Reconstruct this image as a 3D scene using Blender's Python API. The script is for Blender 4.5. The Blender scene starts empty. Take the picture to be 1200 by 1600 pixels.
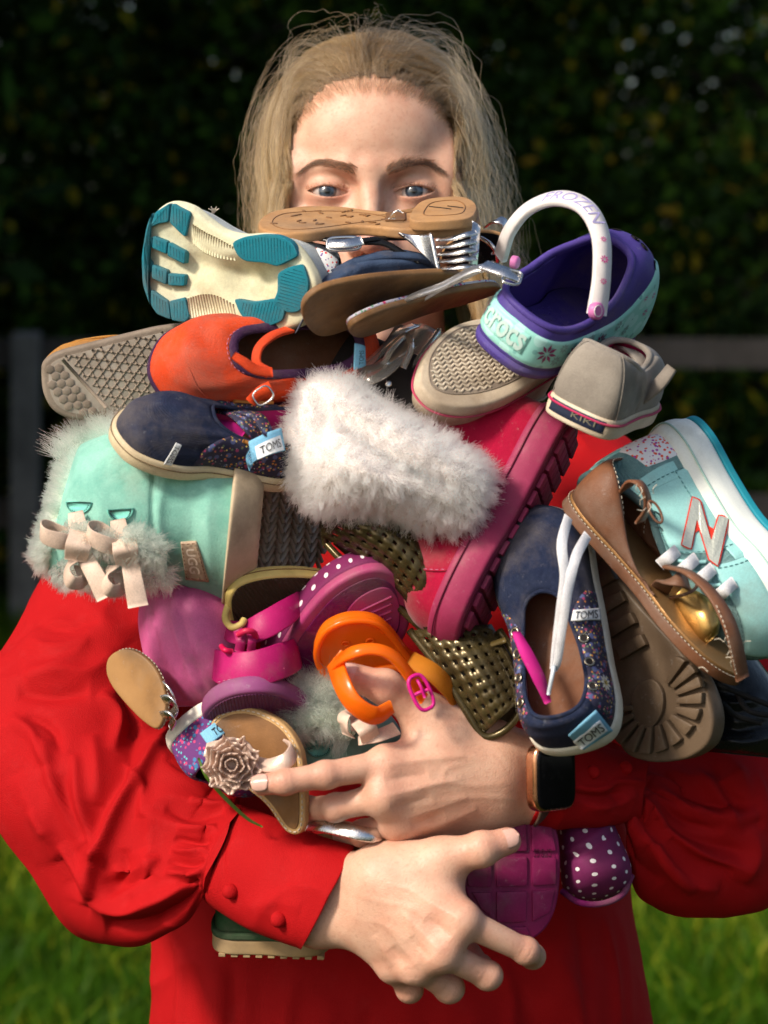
import bpy, bmesh, math, random
import numpy as np
from mathutils import Vector, Matrix

random.seed(7)
RNG = np.random.default_rng(7)
scene = bpy.context.scene
COL = scene.collection
rad = math.radians

# ------------------------------------------------------------------ camera
CAM = np.array([0.0, 0.0, 1.55])
PITCH = rad(6.0)
FPX = 85.0 / 36.0 * 1600.0            # focal length in pixels of the 1200 x 1600 photograph
RT = np.array([1.0, 0.0, 0.0])
UP = np.array([0.0, math.sin(PITCH), math.cos(PITCH)])
FW = np.array([0.0, math.cos(PITCH), -math.sin(PITCH)])
cam_data = bpy.data.cameras.new('camera')
cam_data.sensor_fit = 'VERTICAL'
cam_data.sensor_height = 36.0
cam_data.sensor_width = 36.0
cam_data.lens = 85.0
cam_data.clip_start = 0.05
cam_data.clip_end = 400.0
cam_data.dof.use_dof = True
cam_data.dof.focus_distance = 1.54
cam_data.dof.aperture_fstop = 9.0
cam_data.dof.aperture_blades = 0
camera = bpy.data.objects.new('camera', cam_data)
COL.objects.link(camera)
camera.location = CAM
camera.rotation_euler = (rad(90) - PITCH, 0, 0)
scene.camera = camera

# ------------------------------------------------------------------ sky and sun
SUN = Vector((-0.58, -0.48, 0.62)).normalized()      # towards the sun: from the upper left, a little in front of her
world = bpy.data.worlds.new('World')
scene.world = world
world.use_nodes = True
wn = world.node_tree
sky = wn.nodes.new('ShaderNodeTexSky')
sky.sky_type = 'NISHITA'
sky.sun_disc = False
sky.sun_elevation = math.asin(SUN.z)
sky.sun_rotation = math.atan2(SUN.x, SUN.y)
sky.air_density = 1.0
sky.dust_density = 3.0
sky.ozone_density = 0.6
wn.links.new(sky.outputs[0], wn.nodes['Background'].inputs[0])
wn.nodes['Background'].inputs[1].default_value = 0.105
sun_data = bpy.data.lights.new('sun', 'SUN')
sun_data.energy = 2.8
sun_data.angle = rad(9.0)
sun_data.color = (1.0, 0.92, 0.80)
sun = bpy.data.objects.new('sun', sun_data)
COL.objects.link(sun)
sun.rotation_euler = SUN.to_track_quat('Z', 'Y').to_euler()
sun.location = (-4, 1, 6)
vs = scene.view_settings
vs.view_transform = 'Standard'
vs.look = 'None'
vs.gamma = 1.0
vs.use_curve_mapping = False
vs.exposure = 0.6
vs.use_white_balance = True
vs.white_balance_temperature = 6700
vs.white_balance_tint = 10
scene.cycles.use_denoising = True
scene.cycles.max_bounces = 8
scene.cycles.transparent_max_bounces = 12
scene.cycles.sample_clamp_indirect = 6.0


def C(px, py, d):
    """world point seen at pixel (px, py) of the photograph, d metres in front of the camera"""
    return CAM + FW * d + RT * ((px - 600.0) / FPX * d) + UP * ((800.0 - py) / FPX * d)


def D3(r, u, v):
    """direction given as (right, up, towards the viewer)"""
    return r * RT + u * UP - v * FW


def unit(v):
    v = np.asarray(v, float)
    return v / (np.linalg.norm(v, axis=-1, keepdims=True) + 1e-12)
# ------------------------------------------------------------------ materials
def srgb(r, g, b):
    f = lambda c: (c / 255 / 12.92) if c / 255 <= 0.04045 else ((c / 255 + 0.055) / 1.055) ** 2.4
    return (f(r), f(g), f(b))


MATS = {}


def mat(name, col, col2=None, mott=0.5, mscale=25.0, rough=0.6, metal=0.0, bump=None, bumps=0.3, bscale=900.0,
        sheen=0.0, trans=0.0, ior=1.45, coat=0.0, sss=0.0, sssr=(0.004, 0.002, 0.001), dirt=None, dirta=0.3, dscale=18.0,
        spec=0.32, emit=None, stretch=None, alpha=1.0, roughvar=0.15, tl=0.0, flake=0.0, fine=None, grime=0.36):
    """procedural principled material; texture scales are per metre of object space"""
    if name in MATS:
        return MATS[name]
    m = bpy.data.materials.new(name)
    m.use_nodes = True
    nt = m.node_tree
    N, Lk = nt.nodes, nt.links
    b = N['Principled BSDF']
    tc = N.new('ShaderNodeTexCoord')
    crd = tc.outputs['Object']
    if stretch:
        mp = N.new('ShaderNodeMapping')
        mp.inputs['Scale'].default_value = stretch
        Lk.new(crd, mp.inputs[0])
        bcrd = mp.outputs[0]
    else:
        bcrd = crd

    def noise(scale, detail=4, rgh=0.6, src=None):
        n = N.new('ShaderNodeTexNoise')
        n.inputs['Scale'].default_value = scale
        n.inputs['Detail'].default_value = detail
        n.inputs['Roughness'].default_value = rgh
        Lk.new(src or crd, n.inputs['Vector'])
        return n.outputs['Fac']

    def ramp(src, lo, hi, a=0.0, bb=1.0):
        r = N.new('ShaderNodeMapRange')
        r.inputs[1].default_value = lo
        r.inputs[2].default_value = hi
        r.inputs[3].default_value = a
        r.inputs[4].default_value = bb
        Lk.new(src, r.inputs[0])
        return r.outputs[0]

    def mix(fac, a, bb):
        x = N.new('ShaderNodeMix')
        x.data_type = 'RGBA'
        if hasattr(fac, 'links'):
            Lk.new(fac, x.inputs[0])
        else:
            x.inputs[0].default_value = fac
        for s, v in ((x.inputs[6], a), (x.inputs[7], bb)):
            if hasattr(v, 'links'):
                Lk.new(v, s)
            else:
                s.default_value = (*v, 1) if len(v) == 3 else v
        return x.outputs[2]

    if col2 is None:
        col2 = tuple(min(1, c * 0.72) for c in col)
    f = ramp(noise(mscale), 0.35, 0.65, 0, mott)
    c = mix(f, col, col2)
    if dirt is not None:
        d = ramp(noise(dscale, 6, 0.7), 0.48, 0.72, 0, dirta)
        c = mix(d, c, dirt)
    if fine is None:
        fine = {'weave': .42, 'noise': .22, 'leather': .18, 'ribs': .15}.get(bump, .10)
    if fine and not trans and not tl:
        g = ramp(noise(1100 if bump != 'weave' else 1500, 2, .7), .38, .66, 0, fine)
        c = mix(g, c, tuple(q * .45 for q in col))
        g2 = ramp(noise(mscale * 7, 5, .75), .55, .70, 0, fine * .7)
        c = mix(g2, c, tuple(min(1, q * 1.25 + .04) for q in col))
    if grime and not trans and not metal and not tl and max(col) > .06:
        c = mix(ramp(noise(14, 8, .72), .50, .68, 0, grime), c, (0.21, 0.17, 0.135))
        c = mix(ramp(noise(160, 6, .8), .60, .68, 0, grime * .9), c, tuple(min(1, q * .5 + .22) for q in col))
    Lk.new(c, b.inputs['Base Color'])
    b.inputs['Metallic'].default_value = metal
    rn = ramp(noise(mscale * 3), 0.3, 0.7, max(0.02, rough - roughvar / 2), min(1, rough + roughvar / 2))
    Lk.new(rn, b.inputs['Roughness'])
    b.inputs['IOR'].default_value = ior
    b.inputs['Specular IOR Level'].default_value = spec
    b.inputs['Sheen Weight'].default_value = sheen
    b.inputs['Sheen Roughness'].default_value = 0.4
    b.inputs['Transmission Weight'].default_value = trans
    b.inputs['Coat Weight'].default_value = coat
    b.inputs['Coat Roughness'].default_value = 0.12
    if sss:
        b.inputs['Subsurface Weight'].default_value = sss
        b.inputs['Subsurface Radius'].default_value = sssr
        b.inputs['Subsurface Scale'].default_value = 1.0
    if emit:
        b.inputs['Emission Color'].default_value = (*emit[0], 1)
        b.inputs['Emission Strength'].default_value = emit[1]
    if flake:
        v = N.new('ShaderNodeTexVoronoi')
        v.inputs['Scale'].default_value = flake
        Lk.new(crd, v.inputs['Vector'])
        bp = N.new('ShaderNodeBump')
        bp.inputs['Strength'].default_value = 0.9
        bp.inputs['Distance'].default_value = 0.002
        Lk.new(v.outputs['Color'], bp.inputs['Height'])
        Lk.new(bp.outputs[0], b.inputs['Normal'])
    elif bump:
        bp = N.new('ShaderNodeBump')
        bp.inputs['Strength'].default_value = bumps
        bp.inputs['Distance'].default_value = 0.001
        if bump == 'noise':
            h = noise(bscale, 3, 0.6, bcrd)
        elif bump == 'leather':
            v = N.new('ShaderNodeTexVoronoi')
            v.feature = 'DISTANCE_TO_EDGE'
            v.inputs['Scale'].default_value = bscale
            Lk.new(bcrd, v.inputs['Vector'])
            h = v.outputs['Distance']
        elif bump == 'weave':
            hs = []
            for ax in ('X', 'Y', 'Z'):
                w = N.new('ShaderNodeTexWave')
                w.bands_direction = ax
                w.inputs['Scale'].default_value = bscale * .314
                w.inputs['Distortion'].default_value = 1.5
                w.inputs['Detail Scale'].default_value = 2.0
                Lk.new(bcrd, w.inputs['Vector'])
                hs.append(w.outputs['Fac'])
            a = N.new('ShaderNodeMath'); Lk.new(hs[0], a.inputs[0]); Lk.new(hs[1], a.inputs[1])
            a2 = N.new('ShaderNodeMath'); Lk.new(a.outputs[0], a2.inputs[0]); Lk.new(hs[2], a2.inputs[1])
            h = a2.outputs[0]
        elif bump == 'ribs':
            w = N.new('ShaderNodeTexWave')
            w.bands_direction = 'X'
            w.inputs['Scale'].default_value = bscale * .314
            w.inputs['Distortion'].default_value = 0.6
            Lk.new(bcrd, w.inputs['Vector'])
            h = w.outputs['Fac']
        Lk.new(h, bp.inputs['Height'])
        Lk.new(bp.outputs[0], b.inputs['Normal'])
    if tl:
        t = N.new('ShaderNodeBsdfTranslucent')
        Lk.new(c, t.inputs[0])
        ms = N.new('ShaderNodeMixShader')
        ms.inputs[0].default_value = tl
        Lk.new(b.outputs[0], ms.inputs[1])
        Lk.new(t.outputs[0], ms.inputs[2])
        Lk.new(ms.outputs[0], N['Material Output'].inputs[0])
    MATS[name] = m
    return m


# ------------------------------------------------------------------ objects
def tag(o, label=None, cat=None, group=None, kind=None):
    if label: o['label'] = label
    if cat: o['category'] = cat
    if group: o['group'] = group
    if kind: o['kind'] = kind
    return o


def make_mesh(name, verts, faces, material=None, smooth=True, uv=None):
    me = bpy.data.meshes.new(name)
    verts = np.asarray(verts, float)
    if isinstance(faces, np.ndarray) and faces.ndim == 2:
        n, k = faces.shape
        me.vertices.add(len(verts))
        me.vertices.foreach_set('co', verts.ravel())
        me.loops.add(n * k)
        me.loops.foreach_set('vertex_index', faces.ravel().astype(np.int32))
        me.polygons.add(n)
        me.polygons.foreach_set('loop_start', np.arange(0, n * k, k, dtype=np.int32))
        me.update(calc_edges=True)
    else:
        me.from_pydata([tuple(v) for v in verts], [], [tuple(int(i) for i in f) for f in faces])
    if uv is not None:
        uv = np.asarray(uv, float)
        ul = me.uv_layers.new(name='UVMap')
        idx = np.empty(len(me.loops), np.int32)
        me.loops.foreach_get('vertex_index', idx)
        ul.data.foreach_set('uv', uv[idx].ravel())
    me.validate()
    if smooth:
        me.polygons.foreach_set('use_smooth', np.ones(len(me.polygons), bool))
    for m_ in (material if isinstance(material, (list, tuple)) else [material]):
        if m_ is not None:
            me.materials.append(m_)
    me.update()
    return me


def flat_mat(M):
    return Matrix([[float(x) for x in r] for r in M])


class Thing:
    """an Empty that carries parts; local coordinates are metres in its own frame"""
    def __init__(self, name, label, cat, origin, axes=None, group=None):
        R = np.eye(3) if axes is None else np.asarray(axes).T     # rows x,y,z given -> columns
        M = np.eye(4)
        M[:3, :3] = R
        M[:3, 3] = origin
        self.M = M
        self.R = R
        self.o = np.asarray(origin, float)
        self.s = 0.001
        self.e = bpy.data.objects.new(name, None)
        self.e.empty_display_size = 0.02
        COL.objects.link(self.e)
        self.e.matrix_world = flat_mat(M)
        tag(self.e, label, cat, group)

    def loc(self, w):
        return (np.asarray(w, float) - self.o) @ self.R

    def wld(self, l):
        """local millimetres -> world"""
        return (np.asarray(l, float) * self.s) @ self.R.T + self.o

    def part(self, name, vf, material, space='l', parent=None, smooth=True, sub=0, solid=None, bevel=0, uv=None, label=None, kind=None,
             auto=None):
        v, f = vf[0], vf[1]
        if len(vf) > 2 and uv is None:
            uv = vf[2]
        v = np.asarray(v, float)
        v = self.loc(v) if space == 'w' else v * self.s
        me = make_mesh(name, v, f, material, smooth, uv)
        o = bpy.data.objects.new(name, me)
        COL.objects.link(o)
        o.parent = parent or self.e
        if label: o['label'] = label
        if kind: o['kind'] = kind
        if solid:
            md = o.modifiers.new('solid', 'SOLIDIFY')
            md.thickness = solid * (1 if space == 'w' else self.s)
            md.offset = -1
            if isinstance(material, (list, tuple)) and len(material) > 1:
                md.material_offset = 1
        if bevel:
            md = o.modifiers.new('bevel', 'BEVEL')
            md.width = bevel * self.s
            md.segments = 2
            md.limit_method = 'ANGLE'
            md.angle_limit = rad(40)
        if sub:
            md = o.modifiers.new('sub', 'SUBSURF')
            md.levels = sub
            md.render_levels = sub
        if auto is not None:
            try:
                me.set_sharp_from_angle(angle=rad(auto))
            except Exception:
                pass
        return o


def shoe_thing(name, label, cat, heel, toe, up, L=150.0, group=None):
    """frame with x from heel to toe, z out of the sole towards the foot; L local mm between the two points"""
    H, T = C(*heel), C(*toe)
    x = unit(T - H)
    z = D3(*up)
    z = unit(z - x * np.dot(z, x))
    y = np.cross(z, x)
    t = Thing(name, label, cat, H, (x, y, z), group)
    t.s = float(np.linalg.norm(T - H)) / L
    return t


def join(*vfs):
    V, F, n = [], [], 0
    for vf in vfs:
        v, f = vf[0], vf[1]
        V.append(np.asarray(v, float))
        F += [tuple(int(i) + n for i in q) for q in f]
        n += len(v)
    return np.concatenate(V), F


# ------------------------------------------------------------------ geometry
def cat_rom(P, n, closed=False):
    """uniform Catmull-Rom through P, n samples (closed: n around, no repeat)"""
    P = np.asarray(P, float)
    K = len(P)
    if closed:
        t = np.arange(n) * K / n
        i = np.floor(t).astype(int)
        f = (t - i)[:, None]
        p0, p1, p2, p3 = (P[(i + k) % K] for k in (-1, 0, 1, 2))
    else:
        Q = np.vstack([2 * P[0] - P[1], P, 2 * P[-1] - P[-2]])
        t = np.linspace(0, K - 1, n)
        i = np.minimum(np.floor(t).astype(int), K - 2)
        f = (t - i)[:, None]
        p0, p1, p2, p3 = (Q[i + k] for k in (0, 1, 2, 3))
    return 0.5 * (2 * p1 + (p2 - p0) * f + (2 * p0 - 5 * p1 + 4 * p2 - p3) * f ** 2 + (3 * p1 - p0 - 3 * p2 + p3) * f ** 3)


def resample(P, n, closed=False):
    P = np.asarray(P, float)
    Q = np.vstack([P, P[:1]]) if closed else P
    s = np.concatenate([[0], np.cumsum(np.linalg.norm(np.diff(Q, axis=0), axis=1))])
    t = np.linspace(0, s[-1], n + 1)[:-1] if closed else np.linspace(0, s[-1], n)
    return np.stack([np.interp(t, s, Q[:, k]) for k in range(Q.shape[1])], 1)


def grid_faces(nu, nv, cu=False, cv=False):
    i = np.arange(nu if cu else nu - 1)
    j = np.arange(nv if cv else nv - 1)
    I, J = np.meshgrid(i, j, indexing='ij')
    a = I * nv + J
    b = ((I + 1) % nu) * nv + J
    c = ((I + 1) % nu) * nv + (J + 1) % nv
    d = I * nv + (J + 1) % nv
    return np.stack([a, b, c, d], -1).reshape(-1, 4)


def grid_uv(nu, nv):
    u, v = np.meshgrid(np.linspace(0, 1, nu), np.linspace(0, 1, nv), indexing='ij')
    return np.stack([u, v], -1).reshape(-1, 2)


def frames(P, hint=None):
    T = unit(np.gradient(P, axis=0))
    if hint is not None:
        N = np.asarray(hint, float)
        if N.ndim == 1:
            N = np.repeat(N[None], len(P), 0)
        N = unit(N - T * (N * T).sum(1, keepdims=True))
    else:
        N = np.zeros_like(P)
        a = np.array([0, 0, 1.0]) if abs(T[0][2]) < 0.9 else np.array([1.0, 0, 0])
        N[0] = unit(a - T[0] * a.dot(T[0]))
        for i in range(1, len(P)):
            n = N[i - 1] - T[i] * N[i - 1].dot(T[i])
            N[i] = unit(n)
    return T, N, np.cross(T, N)


def tube(P, r, k=10, closed=False, caps=True, flat=1.0, hint=None):
    P = np.asarray(P, float)
    n = len(P)
    r = np.broadcast_to(np.asarray(r, float), (n,))
    T, N, B = frames(P, hint)
    if closed:
        T = unit(np.roll(P, -1, 0) - np.roll(P, 1, 0))
    a = np.linspace(0, 2 * np.pi, k, endpoint=False)
    V = P[:, None] + r[:, None, None] * (np.cos(a)[None, :, None] * B[:, None] + flat * np.sin(a)[None, :, None] * N[:, None])
    F = [tuple(q) for q in grid_faces(n, k, closed, True)]
    if caps and not closed:
        F += [tuple(range(k))[::-1], tuple((n - 1) * k + i for i in range(k))]
    return V.reshape(-1, 3), F


def ribbon(P, normal, w, t, n=None, smooth_in=True, closed=False):
    """a strap of width w and thickness t along P, lying with its face along `normal`"""
    P = np.asarray(P, float)
    if n and smooth_in:
        nn = np.asarray(normal, float)
        if nn.ndim == 2:
            nn = cat_rom(nn, n, closed)
        P = cat_rom(P, n, closed)
        normal = nn
    m = len(P)
    T, N, B = frames(P, normal)
    w = np.interp(np.linspace(0, 1, m), np.linspace(0, 1, len(np.atleast_1d(w))), np.atleast_1d(w)) if np.size(w) > 1 else np.full(m, float(w))
    e = min(t * 0.45, 0.6 * t)
    prof = [(-.5, -.5), (-.5, .5), (.5, .5), (.5, -.5)]
    pts = []
    h = t / 2
    for sx, sy in ((-1, -.4), (-1, .4), (-.93, 1), (.93, 1), (1, .4), (1, -.4), (.93, -1), (-.93, -1)):
        pts.append(P + B * (sx * w / 2)[:, None] + N * (sy * h))
    V = np.stack(pts, 1)
    F = [tuple(q) for q in grid_faces(m, 8, closed, True)]
    if not closed:
        F += [tuple(range(8))[::-1], tuple((m - 1) * 8 + i for i in range(8))]
    return V.reshape(-1, 3), F


def inset2(P, r):
    """offset a closed 2D loop inwards (counter clockwise or not)"""
    T = unit(np.roll(P, -1, 0) - np.roll(P, 1, 0))
    N = np.stack([-T[:, 1], T[:, 0]], 1)
    area = 0.5 * np.sum(P[:, 0] * np.roll(P[:, 1], -1) - P[:, 1] * np.roll(P[:, 0], -1))
    return P + N * r * (1 if area > 0 else -1)


def plate(P, z0, z1, r=1.0, bulge=0.0, warp=None, steps=3, top=True, bottom=True):
    """rounded slab over a closed 2D outline"""
    P = np.asarray(P, float)
    rings = []
    for k in range(steps + 1):
        a = math.pi / 2 * k / steps
        rings.append((r * (1 - math.sin(a)), z0 + r * (1 - math.cos(a)) if z1 > z0 else z0))
    for k in range(1, 4):
        f = k / 4
        rings.append((-bulge * math.sin(math.pi * f), z0 + r + (z1 - z0 - 2 * r) * f))
    for k in range(steps + 1):
        a = math.pi / 2 * (1 - k / steps)
        rings.append((r * (1 - math.sin(a)), z1 - r * (1 - math.cos(a))))
    n = len(P)
    V = []
    for ins, z in rings:
        Q = inset2(P, ins)
        V.append(np.column_stack([Q, np.full(n, z)]))
    V = np.concatenate(V)
    m = len(rings)
    area = np.sum(P[:, 0] * np.roll(P[:, 1], -1) - P[:, 1] * np.roll(P[:, 0], -1))
    F = [tuple(q[::-1]) for q in grid_faces(m, n, False, True)]
    if bottom: F.append(tuple(range(n))[::-1])
    if top: F.append(tuple((m - 1) * n + i for i in range(n)))
    if area < 0:
        F = [f[::-1] for f in F]
    if warp is not None:
        V = warp(V)
    return V, F


HX = [0, .03, .14, .32, .5, .66, .82, .94, 1.0]
HW = [0, .115, .168, .165, .172, .205, .192, .125, 0]


def outline(L=150., W=1.0, asym=0.03, n=96, hx=HX, hw=HW, toe=1.0):
    """foot shaped outline, starts at the heel centre, +y side first"""
    P = []
    K = len(hx)
    for i in range(K):
        c = asym * math.sin(math.pi * hx[i]) * (1 if hx[i] > .5 else -.3)
        P.append((hx[i] * L, (hw[i] * W + c * (hw[i] > 0)) * L))
    for i in range(K - 2, 0, -1):
        c = asym * math.sin(math.pi * hx[i]) * (1 if hx[i] > .5 else -.3)
        P.append((hx[i] * L, (-hw[i] * W + c) * L))
    return cat_rom(np.array(P), n, True)


def rim_loop(half, n=96, asym=0.0):
    """closed 3D loop from half points (x, halfwidth, z): heel centre .. toe centre"""
    K = len(half)
    P = [(x, w + asym, z) if 0 < i < K - 1 else (x, asym * (i > 0), z) for i, (x, w, z) in enumerate(half)]
    P += [(x, -w + asym, z) for (x, w, z) in half[-2:0:-1]]
    return cat_rom(np.array(P, float), n, True)


class Surf:
    """upper lofted from the sole outline to the rim of the opening; u around (0 heel, .5 toe), v from sole to rim"""
    def __init__(self, out2, z0, rim, k1=0.6, k2=0.45, lift=0.0, bulge=0.0, nv=16, out_z=None):
        n = len(out2)
        z0 = np.broadcast_to(np.asarray(z0, float), (n,))
        P0 = np.column_stack([out2, z0])
        R = np.asarray(rim, float)
        h = (R[:, 2] - z0)[:, None]
        hor = (P0 - R) * np.array([1, 1, 0])
        nrm = unit(np.column_stack([out2 - out2.mean(0), np.zeros(n)]))
        k1 = np.broadcast_to(np.asarray(k1, float), (n,))[:, None]
        lift = np.broadcast_to(np.asarray(lift, float), (n,))[:, None]
        zz = np.array([0, 0, 1.0])
        P1 = P0 + zz * h * k1 + nrm * bulge
        P2 = R + hor * k2 + zz * lift + nrm * bulge * .5
        v = np.linspace(0, 1, nv)[None, :, None]
        self.G = ((1 - v) ** 3 * P0[:, None] + 3 * (1 - v) ** 2 * v * P1[:, None] + 3 * (1 - v) * v ** 2 * P2[:, None] + v ** 3 * R[:, None])
        self.nu, self.nv = n, nv
        du = np.roll(self.G, -1, 0) - np.roll(self.G, 1, 0)
        dv = np.gradient(self.G, axis=1)
        N = unit(np.cross(du, dv))
        c = self.G.mean((0, 1))
        s = ((self.G - c) * N).sum(-1).mean()
        self.N = N if s > 0 else -N
        self.flip = s < 0

    def mesh(self, disp=None):
        G = self.G if disp is None else self.G + self.N * disp[..., None]
        F = grid_faces(self.nu, self.nv, True, False)
        if self.flip: F = F[:, ::-1]
        u, v = np.meshgrid(np.arange(self.nu) / self.nu, np.linspace(0, 1, self.nv), indexing='ij')
        return G.reshape(-1, 3), np.ascontiguousarray(F), np.stack([u, v], -1).reshape(-1, 2)

    def at(self, u, v, off=0.0):
        u = np.asarray(u, float) % 1.0 * self.nu
        v = np.clip(np.asarray(v, float), 0, 1) * (self.nv - 1)
        i = np.floor(u).astype(int) % self.nu
        j = np.minimum(np.floor(v).astype(int), self.nv - 2)
        fu = (u - np.floor(u))[..., None]
        fv = (v - j)[..., None]
        i2 = (i + 1) % self.nu
        def lerp(A):
            return (A[i, j] * (1 - fu) + A[i2, j] * fu) * (1 - fv) + (A[i, j + 1] * (1 - fu) + A[i2, j + 1] * fu) * fv
        return lerp(self.G) + unit(lerp(self.N)) * np.asarray(off, float)[..., None] if np.ndim(off) else lerp(self.G) + unit(lerp(self.N)) * off

    def patch(self, u0, u1, v0, v1, off=0.6, nu=16, nv=8, shape=None):
        """a panel lying on the surface, with a rim that goes back into it; shape(a,b)->(u,v) optional"""
        a = np.linspace(-0.0, 1, nu)
        b = np.linspace(0, 1, nv)
        A, B = np.meshgrid(a, b, indexing='ij')
        if shape: U, Vv = shape(A, B)
        else: U, Vv = u0 + (u1 - u0) * A, v0 + (v1 - v0) * B
        e = np.minimum(np.minimum(A, 1 - A) * nu, np.minimum(B, 1 - B) * nv)
        o = np.where(e < 0.5, -0.15, off)
        G = self.at(U, Vv, o)
        F = grid_faces(nu, nv)
        if self.flip != ((u1 - u0) * (v1 - v0) < 0): F = F[:, ::-1]
        return G.reshape(-1, 3), np.ascontiguousarray(F), np.stack([A, B], -1).reshape(-1, 2)

    def line(self, us, vs, off=0.3, n=None):
        us, vs = np.asarray(us, float), np.asarray(vs, float)
        if n:
            q = cat_rom(np.column_stack([us, vs]), n)
            us, vs = q[:, 0], q[:, 1]
        return self.at(us, vs, off)


def dashes(P, r, on=1.6, gap=1.0):
    """stitching: short sunken threads along a path"""
    P = np.asarray(P, float)
    s = np.concatenate([[0], np.cumsum(np.linalg.norm(np.diff(P, axis=0), axis=1))])
    vfs, a = [], 0.0
    while a + on < s[-1]:
        t = np.array([a, a + on * .5, a + on])
        Q = np.stack([np.interp(t, s, P[:, k]) for k in range(3)], 1)
        vfs.append(tube(Q, [r * .7, r, r * .7], 4))
        a += on + gap
    return join(*vfs)


def text_mesh(s, shear=0.0, bold=0.0):
    """flat lettering, x 0..aspect, y 0..1 -> verts (n,2), faces"""
    cu = bpy.data.curves.new('lettering', 'FONT')
    cu.body = s
    cu.size = 1.0
    cu.shear = shear
    cu.offset = bold
    cu.resolution_u = 3
    ob = bpy.data.objects.new('lettering', cu)
    COL.objects.link(ob)
    dg = bpy.context.evaluated_depsgraph_get()
    dg.update()
    me = bpy.data.meshes.new_from_object(ob.evaluated_get(dg))
    bm = bmesh.new()
    bm.from_mesh(me)
    bmesh.ops.triangulate(bm, faces=bm.faces[:])
    bmesh.ops.subdivide_edges(bm, edges=[e for e in bm.edges if e.calc_length() > .25], cuts=2, use_grid_fill=False)
    bmesh.ops.triangulate(bm, faces=bm.faces[:])
    bm.to_mesh(me)
    bm.free()
    v = np.array([w.co[:2] for w in me.vertices])
    f = [tuple(p.vertices) for p in me.polygons]
    bpy.data.objects.remove(ob)
    bpy.data.curves.remove(cu)
    bpy.data.meshes.remove(me)
    v -= v.min(0)
    return v, f, v.max(0)


def text_on(fn, s, box=(0, 1, 0, 1), **kw):
    """lettering fitted into box of the patch parametrised by fn(a, b) -> points"""
    v, f, mx = text_mesh(s, **kw)
    a = box[0] + (box[1] - box[0]) * v[:, 0] / mx[0]
    b = box[2] + (box[3] - box[2]) * v[:, 1] / mx[1]
    return fn(a, b), f


def quad_patch(p00, p10, p11, p01, nu=10, nv=6, bow=0.0, normal=None):
    """bilinear patch function with a bow along the normal"""
    p00, p10, p11, p01 = (np.asarray(p, float) for p in (p00, p10, p11, p01))
    nn = unit(np.cross(p10 - p00, p01 - p00))
    def fn(a, b, off=0.0):
        a = np.asarray(a, float)[..., None]
        b = np.asarray(b, float)[..., None]
        P = p00 * (1 - a) * (1 - b) + p10 * a * (1 - b) + p11 * a * b + p01 * (1 - a) * b
        return P + nn * (bow * np.sin(np.pi * np.clip(a, 0, 1)) + off)
    return fn


def patch_mesh(fn, nu=12, nv=8):
    a, b = np.meshgrid(np.linspace(0, 1, nu), np.linspace(0, 1, nv), indexing='ij')
    V, F = fn(a, b).reshape(-1, 3), grid_faces(nu, nv)
    c = V.mean(0)
    n = np.cross(V[F[:, 1]] - V[F[:, 0]], V[F[:, 2]] - V[F[:, 0]]).mean(0)
    if n.dot(CAM - c) < 0: F = np.ascontiguousarray(F[:, ::-1])
    return V, F, grid_uv(nu, nv)


def loft_px(secs, nu=60, nv=48, exp=2.0, twist=0.0):
    """tube lofted through sections (ax, ay, ad, bx, by, bd, front, back): two silhouette pixels with depths and bulges (m) to and from the viewer"""
    S = cat_rom(np.asarray(secs, float), nu)
    th = np.linspace(0, 2 * np.pi, nv, endpoint=False)
    V = []
    cen = []
    for s in S:
        A, B = C(s[0], s[1], s[2]), C(s[3], s[4], s[5])
        c, a = (A + B) / 2, (B - A) / 2
        n = unit(CAM - c)
        n = unit(n - unit(a) * n.dot(unit(a)))
        ct, st = np.cos(th), np.sin(th)
        ex = 2.0 / exp
        ct2 = np.sign(ct) * np.abs(ct) ** ex
        st2 = np.sign(st) * np.abs(st) ** ex
        V.append(c + ct2[:, None] * a + (np.where(st > 0, s[6], s[7]) * st2)[:, None] * n)
        cen.append(c)
    V = np.array(V)
    F = grid_faces(nu, nv, False, True)
    u, v = np.meshgrid(np.linspace(0, 1, nu), np.arange(nv) / nv, indexing='ij')
    return V, F, np.stack([u, v], -1).reshape(-1, 2)


def fix_normals(V, F):
    """flip if most faces look towards the centroid"""
    V = np.asarray(V).reshape(-1, 3)
    F = np.asarray(F)
    c = V.mean(0)
    n = np.cross(V[F[:, 1]] - V[F[:, 0]], V[F[:, 2]] - V[F[:, 0]])
    if (n * (V[F].mean(1) - c)).sum() < 0:
        F = np.ascontiguousarray(F[:, ::-1])
    return F


def project(V):
    """world -> photograph pixels and depth"""
    q = np.asarray(V) - CAM
    d = q @ FW
    return 600 + (q @ RT) / d * FPX, 800 - (q @ UP) / d * FPX, d


def vnormals(V, F):
    n = np.cross(V[F[:, 1]] - V[F[:, 0]], V[F[:, 2]] - V[F[:, 0]])
    if F.shape[1] == 4:
        n = n + np.cross(V[F[:, 2]] - V[F[:, 0]], V[F[:, 3]] - V[F[:, 0]])
    N = np.zeros_like(V)
    for k in range(F.shape[1]):
        np.add.at(N, F[:, k], n)
    return unit(N)


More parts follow.
